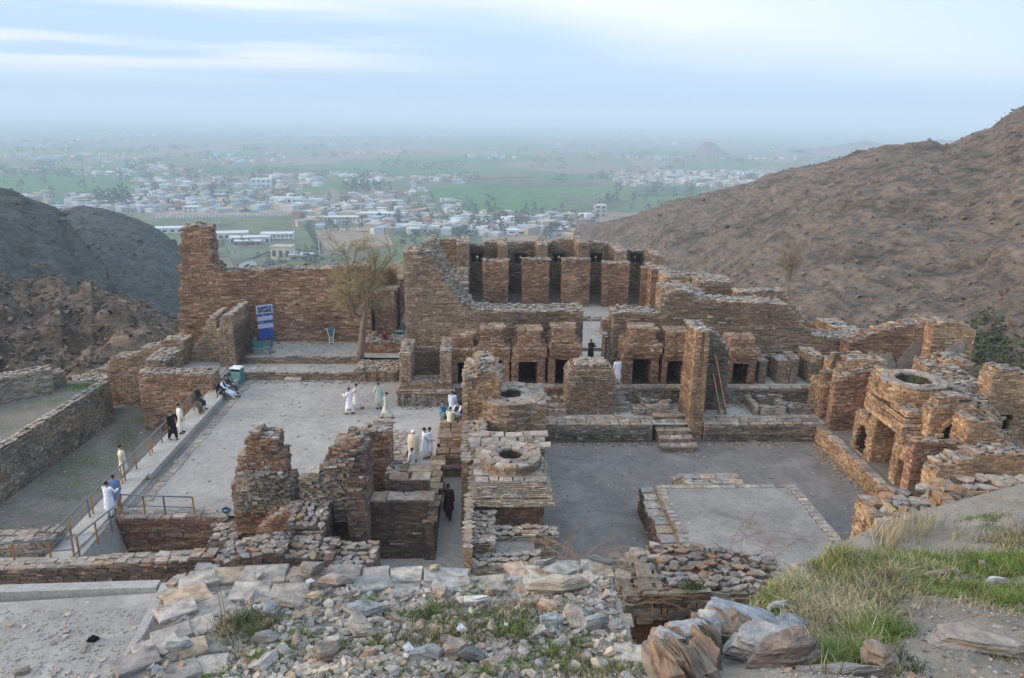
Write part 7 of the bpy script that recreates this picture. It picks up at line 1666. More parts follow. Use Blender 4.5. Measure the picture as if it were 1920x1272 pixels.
# the broad ruined wall whose paved top this is: masonry flank on the right, paving along its rim
b = Build('broad_wall', 'broad ruined wall top strewn with rubble and paved along its far edge', 'wall', PF(700, 1075), single=False)
near, far = PF(1246, 1310), PF(1152, 1100)
b.wall((near.x - .12, near.y), (far.x - .02, far.y), .9, 4.5, [(0, near.z - .1), ((far - near).length, far.z - .12)], pal='slate', part='flank', faces='FR', cap=None, nmax=120, minpx=14, course=(.05, .13), length=(.12, .45), proud=.09, jag=0, stain=lambda m, z: .72)
pc = Pieces()
def pav(u, v, w, d, rz, col=None, th=.085):
    p = on_slope(u, v); pc.add('paver', (p.x, p.y, p.z + th * .15), rot_tilt(rz + RN.choice((0, math.pi)), .02), (w, d, th), jit(col or RN.choice(PAL['slate']), .1), 'capstone')
u = 395
for w, gap in ((62, 4), (74, 6), (60, 8), (70, 4), (46, 4), (58, 6), (80, 6), (64, 8), (60, 6), (66, 4), (60, 6), (64, 4), (40, 4)):
    m = u + w / 2; sc = (PF(m, 1080) - Vector((0, 0, CAM_H))).length / F_PX
    pav(m, edge(TOP, m) + 15, w * sc * 1.02, .44 + RN.uniform(-.04, .06), RN.gauss(0, .05)); u += w + gap
for (u, v, w, d, rz) in ((372, 1092, .62, .42, .5), (352, 1120, .66, .5, .55), (420, 1118, .5, .42, .2), (470, 1112, .62, .46, .1), (545, 1112, .60, .42, 0), (700, 1098, .6, .44, .25), (760, 1108, .55, .4, .1), (845, 1104, .62, .46, .05), (335, 1148, .60, .44, .6), (395, 1140, .68, .58, .7), (455, 1150, .42, .36, .3), (322, 1192, .60, .40, .55), (368, 1178, .55, .48, .5), (420, 1172, .42, .38, .2), (290, 1222, .62, .46, .6), (350, 1222, .55, .42, .4), (262, 1250, .58, .42, .65), (388, 1208, .5, .48, .4), (330, 1262, .6, .42, .5), (395, 1248, .45, .4, .2)):
    pav(u, v, w, d, rz)
for k in range(16): pav(RN.uniform(960, 1130), RN.uniform(1062, 1110), RN.uniform(.3, .6), RN.uniform(.25, .4), RN.uniform(0, 3))
pc.emit(b.root, b.loc, 80, 8)
M_NEAR = M_PIECE
def rock(name, lab, cat, p, size, rz, col, fam='rock', i=None, tilt=(0, 0), group=None):
    i = RN.randrange(len(FAM[fam])) if i is None else i
    ob = bpy.data.objects.new(name, fam_mesh(fam, i)); C.objects.link(ob); ob.location = p; ob.scale = size; ob.rotation_euler = (tilt[0], tilt[1], rz); ob.color = (*col, 1); tag(ob, lab, cat, group); return ob
S_ = PAL['slate']; RB = [tuple(min(.6, x * 1.15) for x in c) for c in PAL['rubble']]
HERO = []
def hero(lab, u, v, wpx, hpx, thick, rz, col, fam='crag', i=0, tilt=(0, 0), dz=.0, deep=None):
    thick *= .72; wpx *= 1.05; g = sum(col) / 3; col = tuple(min(.62, (x * .62 + g * .28) * 1.18) for x in col)
    p = on_slope(u, v); sc = (p - Vector((0, 0, CAM_H))).length / F_PX; w = wpx * sc; d = deep if deep else hpx * sc * .95
    HERO.append((u, v, max(wpx, hpx) * .5)); rock('loose_stone', lab, 'stone', p + Vector((0, 0, thick * .3 + dz)), (w, d, thick), rz, col, fam, i, tilt)
hero('long beige slab lying on the right end of the rubble', 1055, 1112, 122, 38, .26, .12, (.42, .37, .29), 'crag', 3, (.1, 0), .1)
hero('dark slate slab tilted on the far right corner of the rubble', 1128, 1068, 62, 26, .16, -.25, (.17, .19, .19), 'crag', 5, (.1, .15), .16)
hero('flat grey slab behind the long beige slab', 1050, 1078, 62, 36, .14, -.1, (.28, .29, .28), 'slab', 2, (.12, 0), .1)
hero('thin pale slab leaning up behind the flat grey slab', 1022, 1066, 58, 16, .12, .6, (.33, .33, .30), 'crag', 7, (0, .2), .12)
hero('white flat stone near the middle of the rubble', 888, 1137, 82, 34, .16, .02, (.50, .50, .48), 'crag', 4, (0, 0), .05)
hero('wedge shaped stone standing in the left rubble', 676, 1190, 62, 44, .30, -.5, (.32, .30, .27), 'crag', 9, (.25, .2), .08)
hero('broad grey block left of the middle of the rubble', 680, 1150, 82, 44, .22, .1, (.27, .28, .29), 'crag', 11, (0, .05), .06)
hero('tan flat topped stone in the left rubble', 545, 1136, 66, 42, .18, .3, (.38, .31, .23), 'crag', 2, (0, .1), .05)
hero('round grey stone beside the tan flat topped one', 512, 1158, 38, 36, .24, 0, (.27, .29, .30), 'crag', 6, (0, 0), .06)
hero('pointed triangular stone standing below the long beige slab', 1078, 1168, 34, 54, .14, .2, (.33, .29, .24), 'crag', 8, (.5, 0), .05)
hero('blue grey block right of the pointed stone', 1112, 1176, 50, 36, .26, .1, (.25, .28, .31), 'crag', 1, (0, 0), .05)
hero('grey cube like stone left of the pointed stone', 1028, 1176, 36, 26, .2, .1, (.30, .33, .35), 'crag', 0, (0, 0), .05)
hero('orange veined stone below the long beige slab', 1026, 1150, 42, 32, .2, -.5, (.46, .32, .20), 'crag', 1, (0, .3), .05)
hero('dark slate wedge lying across the lower rubble', 890, 1236, 58, 34, .16, .5, (.19, .20, .21), 'crag', 2, (.2, .3), .06)
hero('peaked brown grey stone in the lower middle of the rubble', 852, 1228, 48, 44, .28, .1, (.29, .24, .20), 'crag', 10, (.2, 0), .06)
hero('grey slab beside the peaked stone', 820, 1200 + 32, 46, 32, .2, .3, (.26, .27, .27), 'crag', 3, (0, .3), .06)
hero('flat slate slab in the middle of the lower rubble', 790, 1232, 48, 28, .18, .1, (.25, .27, .28), 'crag', 0, (0, 0), .05)
hero('pale boulder on the paving at the lower left', 338, 1232, 48, 34, .24, .1, (.33, .36, .36), 'crag', 5, (0, 0), .14)
hero('reddish broad stone at the upper left of the rubble', 636, 1100, 66, 30, .18, .05, (.38, .30, .25), 'crag', 3, (0, 0), .08)
hero('striped beige stone tilted at the paved edge', 586, 1084, 44, 34, .24, .6, (.33, .29, .24), 'crag', 7, (.1, .3), .12)
hero('dark brown broken stone at the bottom left of the rubble', 612, 1236, 58, 44, .26, .7, (.27, .21, .17), 'crag', 9, (.2, .2), .06)
hero('small orange brick like stone in the lower left rubble', 692, 1232, 26, 18, .14, .4, (.45, .27, .17), 'crag', 11, (0, 0), .04)
hero('grey brown boulder left of the grass clump', 505, 1208, 50, 30, .2, .3, (.24, .23, .21), 'crag', 2, (0, 0), .05)
hero('lone sandy stone at the paved edge beside the passage', 815, 1078, 26, 20, .18, .2, (.45, .36, .24), 'crag', 4, (0, 0), .1)
LSG = 'loose schist stones on the rubble slope'; placed = list(HERO); names = {0: 'slate grey', 1: 'pale grey', 2: 'dark grey', 3: 'brownish', 4: 'light', 5: 'bluish grey'}
def try_place(n, rmin, rmax, u0, u1, v0, v1):
    k = 0
    for _ in range(n * 30):
        u, v = RN.uniform(u0, u1), RN.uniform(v0, v1)
        if v < edge(TOP, u) + 18 or u > 1235: continue
        if v < 1110 and u < 900 and RN.random() < .85: continue
        if u < 430 and RN.random() < .9: continue
        r = RN.uniform(rmin, rmax)
        if any((u - a) ** 2 + (v - c) ** 2 * 1.6 < (r + q) ** 2 * .5 for a, c, q in placed): continue
        placed.append((u, v, r)); p = on_slope(u, v); sc = (p - Vector((0, 0, CAM_H))).length / F_PX; w = 2 * r * sc; ci = RN.randrange(6)
        lab = '%s %s loose stone in the %s %s of the rubble slope' % ('large' if r > 17 else 'middling' if r > 10 else 'small', names[ci], 'upper' if v < 1140 else 'middle' if v < 1200 else 'lower', 'left' if u < 580 else 'left centre' if u < 760 else 'centre' if u < 920 else 'right centre' if u < 1070 else 'right'); hgt = w * RN.uniform(.18, .42)
        rock('loose_stone', lab, 'stone', p + Vector((0, 0, hgt * .22)), (w, w * RN.uniform(.5, .85), hgt), RN.uniform(0, 6.3), jit(S_[ci] if RN.random() < .8 else RB[ci], .12), 'crag' if r > 9 else 'rock', None, (RN.gauss(0, .3), RN.gauss(0, .3)), LSG)
        k += 1
        if k >= n: return
try_place(70, 14, 24, 400, 1230, 1080, 1290); try_place(205, 6, 13, 380, 1235, 1075, 1290)
pc = Pieces()
for _ in range(5200):
    u, v = RN.uniform(230, 1235), RN.uniform(1075, 1300)
    if v < edge(TOP, u) + 14 or (v < 1105 and u < 900) or (u < 420 and RN.random() < .8): continue
    p = on_slope(u, v); s = RN.uniform(.02, .12); pc.add('slab' if RN.random() < .5 else 'rock', (p.x, p.y, p.z + s * .12), rot_tilt(RN.uniform(0, 6), .3), (s * 1.4, s, s * .38), jit(RN.choice(S_ + S_ + RB), .18))
pc.emit(None, tuple(PF(700, 1200)), 0, 1e9, 'gravel')

# grass on the slopes
def grass(name, spots, fn, seed, wide=.0055):
    r = np.random.default_rng(seed); V, T, Cc, k = [], [], [], 0; o0 = np.array(fn(spots[0][0], spots[0][1])[:])
    for (u0, v0, ru, rv, n, cols, hmin, hmax, bend) in spots:
        cl = [(r.normal() * .5, r.normal() * .5) for _ in range(max(6, n // 26))]
        for _ in range(n):
            cx, cy = cl[r.integers(len(cl))]; p = fn(u0 + (cx + r.normal() * .16) * ru, v0 + (cy + r.normal() * .16) * rv)
            if p is None: continue
            p = np.array(p[:]) - o0; h = r.uniform(hmin, hmax); a = r.uniform(0, 6.28); s = np.array((math.cos(a), math.sin(a), 0)) * wide * r.uniform(.7, 1.4); b = r.uniform(0, 6.28); d = np.array((math.cos(b), math.sin(b), 0)) * h * bend * r.uniform(.3, 1.3); up = np.array((0, 0, h)); c = np.array(cols[r.integers(len(cols))]) * r.uniform(.7, 1.25)
            p -= np.array((0, 0, .02)); m = p + up * .55 + d * .35; e = p + up * (1 - .25 * bend) + d
            V += [p - s, p + s, m - s * .7, m + s * .7, e]; T += [(k, k + 1, k + 3), (k, k + 3, k + 2), (k + 2, k + 3, k + 4)]; Cc += [c] * 5; k += 5
    o = link(name, tri_mesh(name, np.array(V), np.array(T), np.array(Cc)), None, M_GRASS); o.location = o0; o['kind'] = 'stuff'; return o
GR = [(.13, .22, .045), (.105, .18, .035), (.16, .25, .06), (.20, .26, .08), (.25, .25, .11)]; DG = [(.10, .13, .055), (.14, .15, .075), (.21, .19, .11), (.08, .11, .045)]; ST = [(.42, .36, .23), (.48, .42, .28), (.36, .31, .20), (.30, .27, .16)]
grass('grass', [(470, 1180, 50, 30, 1500, DG, .10, .26, .6), (430, 1190, 40, 24, 600, DG + ST, .1, .25, .6), (600, 1122, 30, 12, 250, GR, .05, .12, .5), (690, 1125, 40, 12, 350, GR, .05, .14, .5), (800, 1150, 60, 22, 1300, GR + DG, .06, .18, .6), (745, 1150, 40, 16, 400, GR, .05, .12, .5), (840, 1195, 90, 22, 1500, DG + ST, .08, .2, .6), (960, 1185, 70, 26, 1500, DG + GR, .07, .2, .6), (970, 1150, 50, 20, 600, ST + DG, .1, .24, .6), (560, 1165, 50, 12, 300, GR, .05, .11, .5), (500, 1235, 60, 22, 800, GR, .05, .12, .5), (600, 1195, 50, 14, 350, GR, .05, .11, .5), (700, 1205, 80, 18, 600, GR + DG, .05, .14, .5), (760, 1262, 90, 16, 600, GR, .05, .12, .5), (440, 1262, 60, 14, 400, GR, .05, .12, .5), (650, 1268, 80, 10, 400, GR, .05, .1, .5), (1050, 1220, 90, 24, 2600, GR + DG, .05, .15, .5), (880, 1165, 80, 14, 900, GR, .05, .13, .6), (640, 1225, 90, 14, 700, GR, .05, .12, .6), (560, 1200, 60, 20, 500, GR, .05, .12, .6), (1000, 1245, 60, 14, 800, GR, .05, .12, .6), (860, 1260, 80, 10, 700, GR, .05, .12, .6), (1130, 1255, 90, 24, 4200, GR + DG + ST, .05, .15, .5), (960, 1255, 70, 20, 900, GR, .05, .12, .5), (900, 1115, 60, 14, 300, GR, .05, .12, .5), (1075, 1140, 20, 14, 150, GR, .05, .12, .5)],
      lambda u, v: on_slope(u, v) if v > edge(TOP, u) + 16 and u < 1228 else None, 3)
def scrap(lab, u, v, size, rz, name='paper_scrap', col=(.82, .83, .85)):
    p = on_slope(u, v, .10); rock(name, lab, 'litter', p, size, rz, col, 'slab', 3, (.5, .2))
scrap('crumpled white cup lying against the striped stone', 583, 1102, (.12, .08, .08), .3); scrap('white square of paper caught in the dry grass', 866, 1190, (.13, .15, .02), .4); scrap('white bit of paper right of the paper square', 949, 1185, (.07, .08, .02), 1.0); scrap('clear plastic bag piece in the lower rubble', 766, 1222, (.12, .14, .05), .2, col=(.55, .62, .66)); scrap('small white scrap under the plastic bag piece', 762, 1239, (.10, .08, .03), .9)
# dry sticks
def bramble(lab, p0, n, L, seed, spread=1.0, rad=.010, up=.5):
    r = random.Random(seed); o0 = Vector(p0); rt = empty('bramble', o0); tag(rt, lab, 'bramble', None)
    for q in range(n):
        mb = MB(); p = o0 + Vector((r.gauss(0, .25) * spread, r.gauss(0, .2) * spread, 0)); d = Vector((r.gauss(0, .8), r.gauss(0, .5), up + r.random() * .5)).normalized(); pts = [p]
        for i in range(9): d = (d + Vector((r.gauss(0, .16), r.gauss(0, .16), -.10))).normalized(); p = p + d * L / 9 * r.uniform(.8, 1.2); pts.append(p)
        mb.tube(pts, [rad * (1 - .07 * i) for i in range(10)], 5, False)
        for _ in range(4):
            i = r.randrange(2, 8); s = pts[i]; d2 = Vector((r.gauss(0, 1), r.gauss(0, .6), r.gauss(.2, .6))).normalized(); mb.tube([s, s + d2 * L * .12, s + d2 * L * .2 + Vector((r.gauss(0, .05), 0, -.03))], [rad * .6, rad * .45, rad * .25], 4, False)
        ob = mb.build('cane', M_TWIG, rt, True); ob.data.transform(Matrix.Translation(-o0))
q = P(985, 1010, .2); bramble('pinkish bare brambles over the low walls before the neat drum', (q.x, 25.6, .1), 26, 2.0, 1, 2.6, .014)
q = P(1060, 1050, 0); bramble('bare brambles hanging into the dark court beside the rubble', (PY(1040, 1052, 13).x, 13, PY(1040, 1056, 13).z), 12, 1.6, 2, 1.4, .009, .2)
q = PY(852, 1000, 26); bramble('thin bare bush at the end of the lower passage', (q.x, 26, -.4), 12, 1.3, 3, 1.0, .010)
q = PY(590, 1075, 25.5); bramble('dry twigs lying on the long paved wall below the pit', (PY(215, 1050, 25.2).x, 25.2, PY(215, 1056, 25.2).z), 5, 1.2, 4, .8, .012, .2)
for lab, pts in (('two tall dry stems standing in the left grass clump', ((418, 1185, 402, 1085), (424, 1188, 412, 1100))), ('thin dry stem in the middle of the rubble', ((868, 1170, 862, 1110), (866, 1170, 866, 1085)))):
    o0 = on_slope(*pts[0][:2]); rt = empty('dry_weed', o0); tag(rt, lab, 'stem')
    for (u, v, u1, v1) in pts:
        p = on_slope(u, v); e = PY(u1, v1, p.y); mb = MB(); mb.tube([p, p.lerp(e, .5) + Vector((.02, 0, 0)), e], [.008, .006, .003], 5); ob = mb.build('stalk', M_TWIG, rt); ob.data.transform(Matrix.Translation(-o0))

# ================================================================== roof platform at the bottom left
def plat():
    z = 3.6; q = [P(u, v, z) for u, v in ((-200, 1128), (0, 1130), (292, 1112), (300, 1122), (196, 1300), (150, 1420), (-300, 1420))]
    o = sheet('roof_platform', [p[:2] for p in q], z, M_PLASTERG); 
    b = Build('roof_rim', 'smooth grey cement rim round the debris strewn roof at the bottom left', 'rim', q[2], single=False)
    M = ground_mat('cement_rim', (.30, .29, .275), (.36, .35, .33), (.41, .395, .37), bump=.3)
    def rim(a, c, w, h, nm='rim'):
        a, c = Vector(a), Vector(c); d = (c - a).normalized(); n = Vector((-d.y, d.x)); mb = MB()
        mb.hexa([(*a, z - 3), (*c, z - 3), (*(c + n * w), z - 3), (*(a + n * w), z - 3)], [(*(a + n * .05), z + h), (*(c + n * .05), z + h), (*(c + n * (w - .12)), z + h), (*(a + n * (w - .12)), z + h)]); mb.build(nm, M, b.root, False); b.root.children[-1].data.transform(Matrix.Translation(-b.loc))
    a, c, d_, e = q[1], q[2], q[4], q[5]
    L = (q[0][:2]); rim(L, c[:2], .55, .16, 'far_rim'); rim((c.x + .02, c.y + .3), d_[:2], .42, .14, 'side_rim')
    pc = Pieces()
    for _ in range(700):
        u = RN.uniform(-40, 262); v = RN.uniform(1142, 1275)
        if u > 285 - (v - 1130) * .55: continue
        p = P(u, v, z); s = RN.uniform(.02, .06) * (2.6 if RN.random() < .05 else 1); pc.add('rock', (p.x, p.y, z + s * .15), RN.uniform(0, 6), (s * 1.3, s, s * .5), jit(RN.choice(S_ + PAL['cap']), .18))
    pc.emit(None, tuple(q[2]), 0, 1e9, 'gravel')
    p = P(178, 1201, z); rock('dark_rag', 'crumpled black rag lying on the limy roof', 'rag', p + Vector((0, 0, .06)), (.36, .22, .16), .4, (.014, .015, .02), 'crag', 3, (.2, .25))
    p = P(42, 1263, z); rock('loose_stone', 'brown stone at the near left corner of the limy roof', 'stone', p + Vector((0, 0, .05)), (.35, .2, .16), .4, (.2, .18, .15), 'rock', 3)
plat()
b = Build('ruined_wall', 'collapsed stones in the gap between the cement rim and the paved rubble', 'wall', PF(300, 1150), single=False)
A, B, pr = wx(12.2, [(296, 1132), (318, 1112), (345, 1098), (372, 1090)])
b.wall(A, B, 1.0, 3, [(s, z - .25) for s, z in pr], pal='slate', part='wall', cap='slate', rag=.3, nmax=40, course=(.06, .12), length=(.15, .4), stain=lambda m, z: .6)

# ================================================================== middle distance broken walls at the lower right
b = Build('ruined_wall', 'broken wall heaped with slabs and dry brambles before the stupa platform', 'wall', (4, 15, 5), single=False)
A, B, pr = wx(15.5, [(1236, 1142), (1262, 1130), (1300, 1114), (1335, 1106), (1370, 1094), (1410, 1098), (1455, 1102), (1500, 1092), (1560, 1086)])
b.wall(A, B, .8, 3, [(s_, z_ - .12) for s_, z_ in pr], pal='grey', part='wall', cap='rubble', rag=.12, nmax=150, course=(.05, .12), length=(.25, .8), proud=.12, jag=.1, capsize=(.2, .5), stain=lambda m, z: .85)
A, B, pr = wx(14.6, [(1336, 1112), (1370, 1102), (1420, 1108), (1480, 1104), (1530, 1098)])
b.wall(A, B, .5, 3, [(s_, z_ - .25) for s_, z_ in pr], pal='brown', part='wall', cap='rubble', rag=.12, nmax=90, course=(.06, .14), length=(.35, 1.1), proud=.2, jag=.12, capsize=(.25, .6))
b = Build('ruined_wall', 'lower broken wall with an overhanging top above the deep recess', 'wall', (2.5, 12.5, 6), single=False)
A, B, pr = wx(13.0, [(1140, 1142), (1180, 1125), (1240, 1108), (1300, 1098), (1360, 1108), (1440, 1120), (1500, 1125)])
b.wall(A, B, 1.6, 7.55, pr, pal='grey', part='upper_wall', cap='rubble', rag=.1, nmax=120, course=(.05, .11), length=(.2, .7), proud=.10, jag=.08, capsize=(.12, .34), stain=lambda m, z: .8)
A, B, pr = wx(13.35, [(1140, 1180), (1500, 1190)])
b.wall(A, B, 1.2, 3, 7.56, pal='brown', part='lower_wall', cap=None, nmax=80, course=(.06, .14), length=(.2, .6), jag=0, stain=lambda m, z: .8)
mb = MB(); mb.box(.8, 7.5, 14.3, 15.4, 2, 6.2); o = mb.build('earth_bank', M_FOREG); o['kind'] = 'structure'
bramble('dry brambles trailing over the broken walls at the lower right', (PY(1400, 1060, 14.3).x, 14.2, PY(1400, 1060, 14.3).z), 22, 1.7, 8, 2.2, .008, .25)
bramble('bare red brambles hanging over the deep recess', (PY(1220, 1120, 12.7).x, 12.7, PY(1220, 1126, 12.7).z), 14, 1.1, 9, 1.4, .006, .3)
q = PY(1300, 1105, 12.8)
tuft_cloud('green_plant', 'dark green weed on the lower broken wall', 'plant', lambda r: ((q.x + r.gauss(0, .12), q.y + r.gauss(0, .05), q.z + abs(r.gauss(0, .06))), (r.gauss(0, .8), r.gauss(0, .8), .7)), 400, [(.05, .10, .04), (.07, .13, .05)], .14, .009, seed=15)

# ================================================================== near mound at the right
LEFT = [(900, 1925), (920, 1850), (940, 1780), (960, 1700), (985, 1640), (1010, 1585), (1040, 1530), (1090, 1450), (1130, 1400), (1180, 1330), (1240, 1240), (1420, 1060)]
def PM(u, v):
    z = 11.0 + (v - 960) * .0077
    return P(u, v, z)
def mound_z(x, y): return fbm(x * .8, y * .8, 7.7, 5) * .14 + fbm(x * 5, y * 5, 2.1, 3) * .018
def mtop(u): return edge([(1060, 1420), (1240, 1245), (1330, 1188), (1400, 1136), (1450, 1096), (1530, 1046), (1585, 1014), (1640, 988), (1700, 964), (1780, 944), (1850, 924), (1925, 905), (2300, 860)], u)
surface('near_mound', PM, (1060, 2300), mtop, 150, 90, 1600, ground_mat('mound_earth', (.28, .245, .20), (.37, .33, .275), (.45, .405, .345), bump=.9, fine=34), mound_z)
def on_mound(u, v, dz=0): p = PM(u, v); p.z += mound_z(p.x, p.y) + dz; return p
gm = lambda u, v: on_mound(u, v) if v > mtop(u) + 2 else None
grass('grass', [(1580, 1085, 55, 30, 4500, GR + DG, .08, .2, .7), (1570, 1065, 30, 24, 900, GR + ST, .18, .42, .45), (1545, 1130, 75, 50, 5200, ST + ST + DG, .08, .22, 1.1), (1600, 1160, 75, 50, 4600, ST + DG, .07, .19, 1.1), (1470, 1120, 60, 26, 2600, GR + ST, .08, .22, .7), (1690, 1055, 70, 24, 5000, GR, .08, .22, .6), (1800, 1052, 100, 18, 5000, GR, .06, .18, .6), (1890, 1062, 60, 20, 3000, GR, .06, .18, .6), (1800, 1110, 110, 16, 4200, GR, .06, .16, .6), (1900, 1125, 60, 18, 2600, GR, .06, .16, .6), (1720, 1095, 70, 18, 2200, GR + ST, .08, .2, .7), (1620, 1195, 70, 26, 3000, GR, .08, .2, .6), (1560, 1238, 70, 24, 3600, GR, .08, .22, .6), (1680, 1005, 70, 26, 260, ST, .25, .55, .4), (1740, 990, 60, 22, 160, ST, .2, .45, .4), (1900, 1010, 50, 24, 1600, DG + ST, .08, .2, .7), (1850, 980, 50, 12, 500, GR, .05, .12, .5), (1600, 1225, 60, 20, 1200, GR + ST, .08, .2, .6), (1490, 1200, 50, 40, 1800, ST, .08, .2, .8), (1640, 1110, 80, 40, 3500, ST + DG, .1, .26, .8), (1700, 1060, 90, 26, 1500, ST, .1, .25, .7), (1800, 1080, 110, 40, 1600, ST + DG, .06, .18, .8), (1560, 1200, 90, 50, 2600, ST + DG, .08, .22, .9), (1850, 1130, 80, 24, 900, ST, .05, .14, .8), (2020, 1060, 90, 30, 3000, GR + DG, .06, .18, .7), (2080, 1140, 110, 40, 3000, GR + ST, .06, .18, .8), (2000, 1230, 70, 30, 1200, GR + ST, .06, .16, .8), (2150, 1000, 90, 30, 1800, DG + ST, .06, .18, .8), (1660, 1250, 60, 20, 700, DG, .06, .14, .6), (1430, 1150, 30, 12, 500, GR, .06, .14, .6), (1360, 1210, 10, 12, 150, GR, .05, .1, .6)], gm, 8, .0042)
def mrock(lab, u, v, wpx, hpx, th, rz, col, i, tilt=(0, 0), dz=0, name='boulder', fam='boulder'):
    i %= 6; col = tuple(x * 1.25 for x in col); p = on_mound(u, v); sc = (p - Vector((0, 0, CAM_H))).length / F_PX; rock(name, lab, 'rock', p + Vector((0, 0, th * .25 + dz)), (wpx * sc, hpx * sc, th), rz, col, fam, i, tilt)
mrock('blue grey slab at the top of the outcrop beside the mound', 1400, 1168, 150, 84, .32, -.35, (.25, .275, .295), 1, (.1, .12), .0)
mrock('large pale grey slab below the blue grey one', 1446, 1236, 200, 140, .44, .5, (.27, .275, .275), 2, (.15, -.1), -.02)
mrock('long grey brown slab embedded at the lower edge of the mound', 1560, 1268, 150, 40, .16, .05, (.24, .22, .20), 1, (.05, 0), -.02)
mrock('blue grey slab embedded between the outcrop and the dry grass', 1492, 1176, 92, 52, .2, .3, (.26, .27, .28), 6, (.1, .1), -.02)
mrock('dark brown rounded rock at the bottom of the outcrop', 1455, 1262, 130, 56, .28, .1, (.19, .155, .135), 3, (0, 0), .03)
mrock('big flat sandstone slab at the bottom right corner', 1836, 1216, 185, 92, .2, -.12, (.25, .22, .195), 5, (.05, .06), .05)
mrock('brown rounded rock in the grass left of the flat slab', 1650, 1252, 86, 56, .28, .5, (.22, .18, .15), 6, (0, 0), .0)
mrock('small brown slab half buried in the middle of the mound', 1755, 1090, 54, 22, .12, .2, (.28, .22, .17), 1)
mrock('white stone on the right of the mound', 1868, 1090, 38, 14, .09, .0, (.42, .43, .44), 5)
mrock('dark stone near the upper grass band of the mound', 1846, 1058, 24, 14, .1, .3, (.2, .18, .16), 6)
mrock('pale stone half hidden at the mound edge', 1455, 1146, 46, 26, .14, .4, (.36, .36, .35), 7)
b = Build('rock_outcrop', 'brown upright layered rock outcrop at the bottom beside the mound', 'rock', on_mound(1290, 1240), single=False)
for k in range(60):
    f = RN.random(); u = 1230 + f * 150 + RN.uniform(-8, 8) + RN.random() ** 2 * 80; v = 1290 - f * 90 - RN.random() * 44 * (1 - f * .5); p = on_mound(u, v); h = RN.uniform(.28, .5)
    c = jit(RN.choice([(.25, .185, .14), (.21, .165, .13), (.30, .215, .155), (.25, .205, .17), (.25, .235, .215)]), .12)
    ob = bpy.data.objects.new('rock_layer', fam_mesh('crag', RN.randrange(12))); C.objects.link(ob); ob.parent = b.root; ob.location = p + Vector((0, 0, .02)) - b.loc; ob.scale = (RN.uniform(.35, .65), h * 1.3, RN.uniform(.08, .18)); ob.rotation_euler = (RN.gauss(.1, .12), RN.gauss(1.25, .12), RN.gauss(.3, .15)); ob.color = (*c, 1)
for k in range(4):
    u, v = 1250 + k * 26, 1240 - k * 10; p = on_mound(u, v); ob = bpy.data.objects.new('rock_cap', fam_mesh('crag', RN.randrange(12))); C.objects.link(ob); ob.parent = b.root; ob.location = p + Vector((0, 0, .22)) - b.loc; ob.scale = (.3, .28, .14); ob.rotation_euler = (0, .2, RN.uniform(0, 6)); ob.color = (.36, .37, .37, 1)
pc = Pieces()
for _ in range(3800):
    u, v = RN.uniform(1420, 2200), RN.uniform(930, 1330)
    if v < mtop(u) + 4: continue
    p = on_mound(u, v); s = RN.uniform(.008, .03) * (2.2 if RN.random() < .05 else 1); pc.add('rock', (p.x, p.y, p.z + s * .12), rot_tilt(RN.uniform(0, 6), .25), (s * 1.3, s, s * .55), jit(RN.choice(RB), .18))
pc.emit(None, tuple(PM(1700, 1100)), 0, 1e9, 'gravel')
b = Build('ruined_wall', 'low broken orange wall with flat slabs behind the mound at the right edge', 'wall', (8, 14, 8), single=False)
A, B, pr = wx(14.5, [(1636, 972), (1650, 960), (1690, 954), (1712, 946), (1760, 940), (1800, 930), (1850, 922), (1960, 918)])
b.wall(A, B, .75, 6, pr, pal='warm', part='wall', cap='cap', rag=.05, nmax=120, course=(.06, .13), length=(.15, .5), proud=.06, jag=.05, capsize=(.25, .6))
A, B, pr = wx(13.6, [(1648, 1000), (1670, 985), (1720, 978), (1790, 968), (1850, 960)])
b.wall(A, B, .9, 6, pr, pal='warm', part='rubble_face', cap='rubble', rag=.3, nmax=90, course=(.05, .12), length=(.1, .35), proud=.12, jag=.15, capsize=(.15, .4))
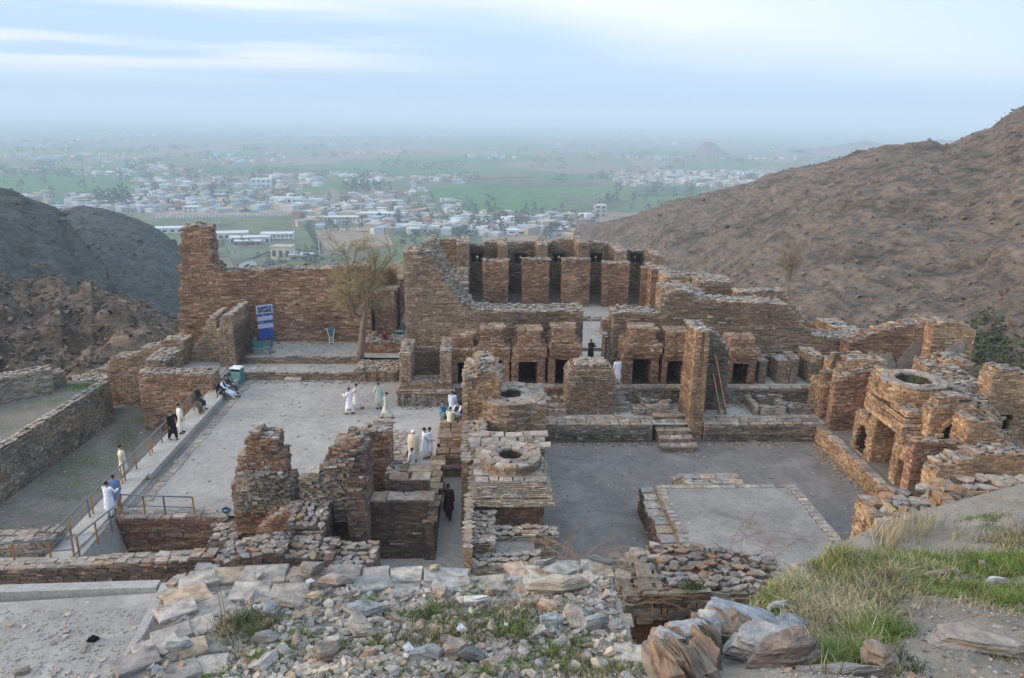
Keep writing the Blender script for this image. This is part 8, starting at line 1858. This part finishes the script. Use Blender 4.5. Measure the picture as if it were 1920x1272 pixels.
# tufts of grass in the sunken field and terrace
def ongrd(z): return lambda u, v: P(u, v, z)
grass('grass', [(160, 726, 50, 8, 1500, GR, .05, .12, .5), (60, 1000, 90, 10, 900, GR, .05, .12, .5)], ongrd(.2), 5, .012)
grass('grass', [(150, 860, 60, 24, 5000, DG + GR, .03, .08, .5), (232, 822, 26, 26, 5000, GR + DG, .03, .08, .5), (100, 890, 70, 22, 4000, DG, .03, .07, .5), (30, 1003, 60, 8, 4000, GR, .05, .1, .5), (225, 748, 30, 6, 1500, GR, .03, .08, .5), (120, 930, 60, 20, 2500, DG, .03, .07, .5)], ongrd(-2.6), 6, .012)

# pebbles and broken chips on the court floors, thicker along the foot of the walls
pc = Pieces()
for x0, x1, y0, y1, z, n in ((-15.6, -6, 31, 48, 0, 160), (3.8, 19.6, 26, 40, ZC, 500), (-17, -9, 48.8, 50.4, .47, 90), (-17, -9, 51, 54, .9, 120), (3, 20, 41.8, 43.8, 0, 260), (-4, 20, 60, 63.8, 1.25, 160), (-40, -18, 30, 48, -2.6, 500)):
    for _ in range(n):
        s_ = RN.uniform(.03, .10) * (1.9 if RN.random() < .06 else 1); pc.add('rock', (RN.uniform(x0, x1), RN.uniform(y0, y1), z + s_ * .1), RN.uniform(0, 6), (s_ * 1.3, s_, s_ * .45), jit(RN.choice(PAL['cap'] + PAL['grey']), .2))
for x0, x1, y, z, n in ((3.8, 19.6, 40.15, ZC, 260), (-16, -6, 48.2, 0, 200), (-17, -9, 54.2, .9, 120), (9, 20.5, 43.8, 0, 160), (-5, -2, 43.4, 0, 60)):
    for _ in range(n): s_ = RN.uniform(.04, .16); pc.add('slab', (RN.uniform(x0, x1), y - abs(RN.gauss(0, .25)), z + s_ * .1), RN.uniform(0, 6), (s_ * 1.4, s_, s_ * .4), jit(RN.choice(PAL['cap'] + PAL['grey'] + PAL['plain']), .2))
for _ in range(240): s_ = RN.uniform(.04, .16); pc.add('slab', (19.8 - abs(RN.gauss(0, .3)), RN.uniform(28, 40), ZC + s_ * .1), RN.uniform(0, 6), (s_ * 1.4, s_, s_ * .4), jit(RN.choice(PAL['warm'] + PAL['grey']), .2))
pc.emit(None, (0, 40, 0), 0, 1e9, 'pebbles')
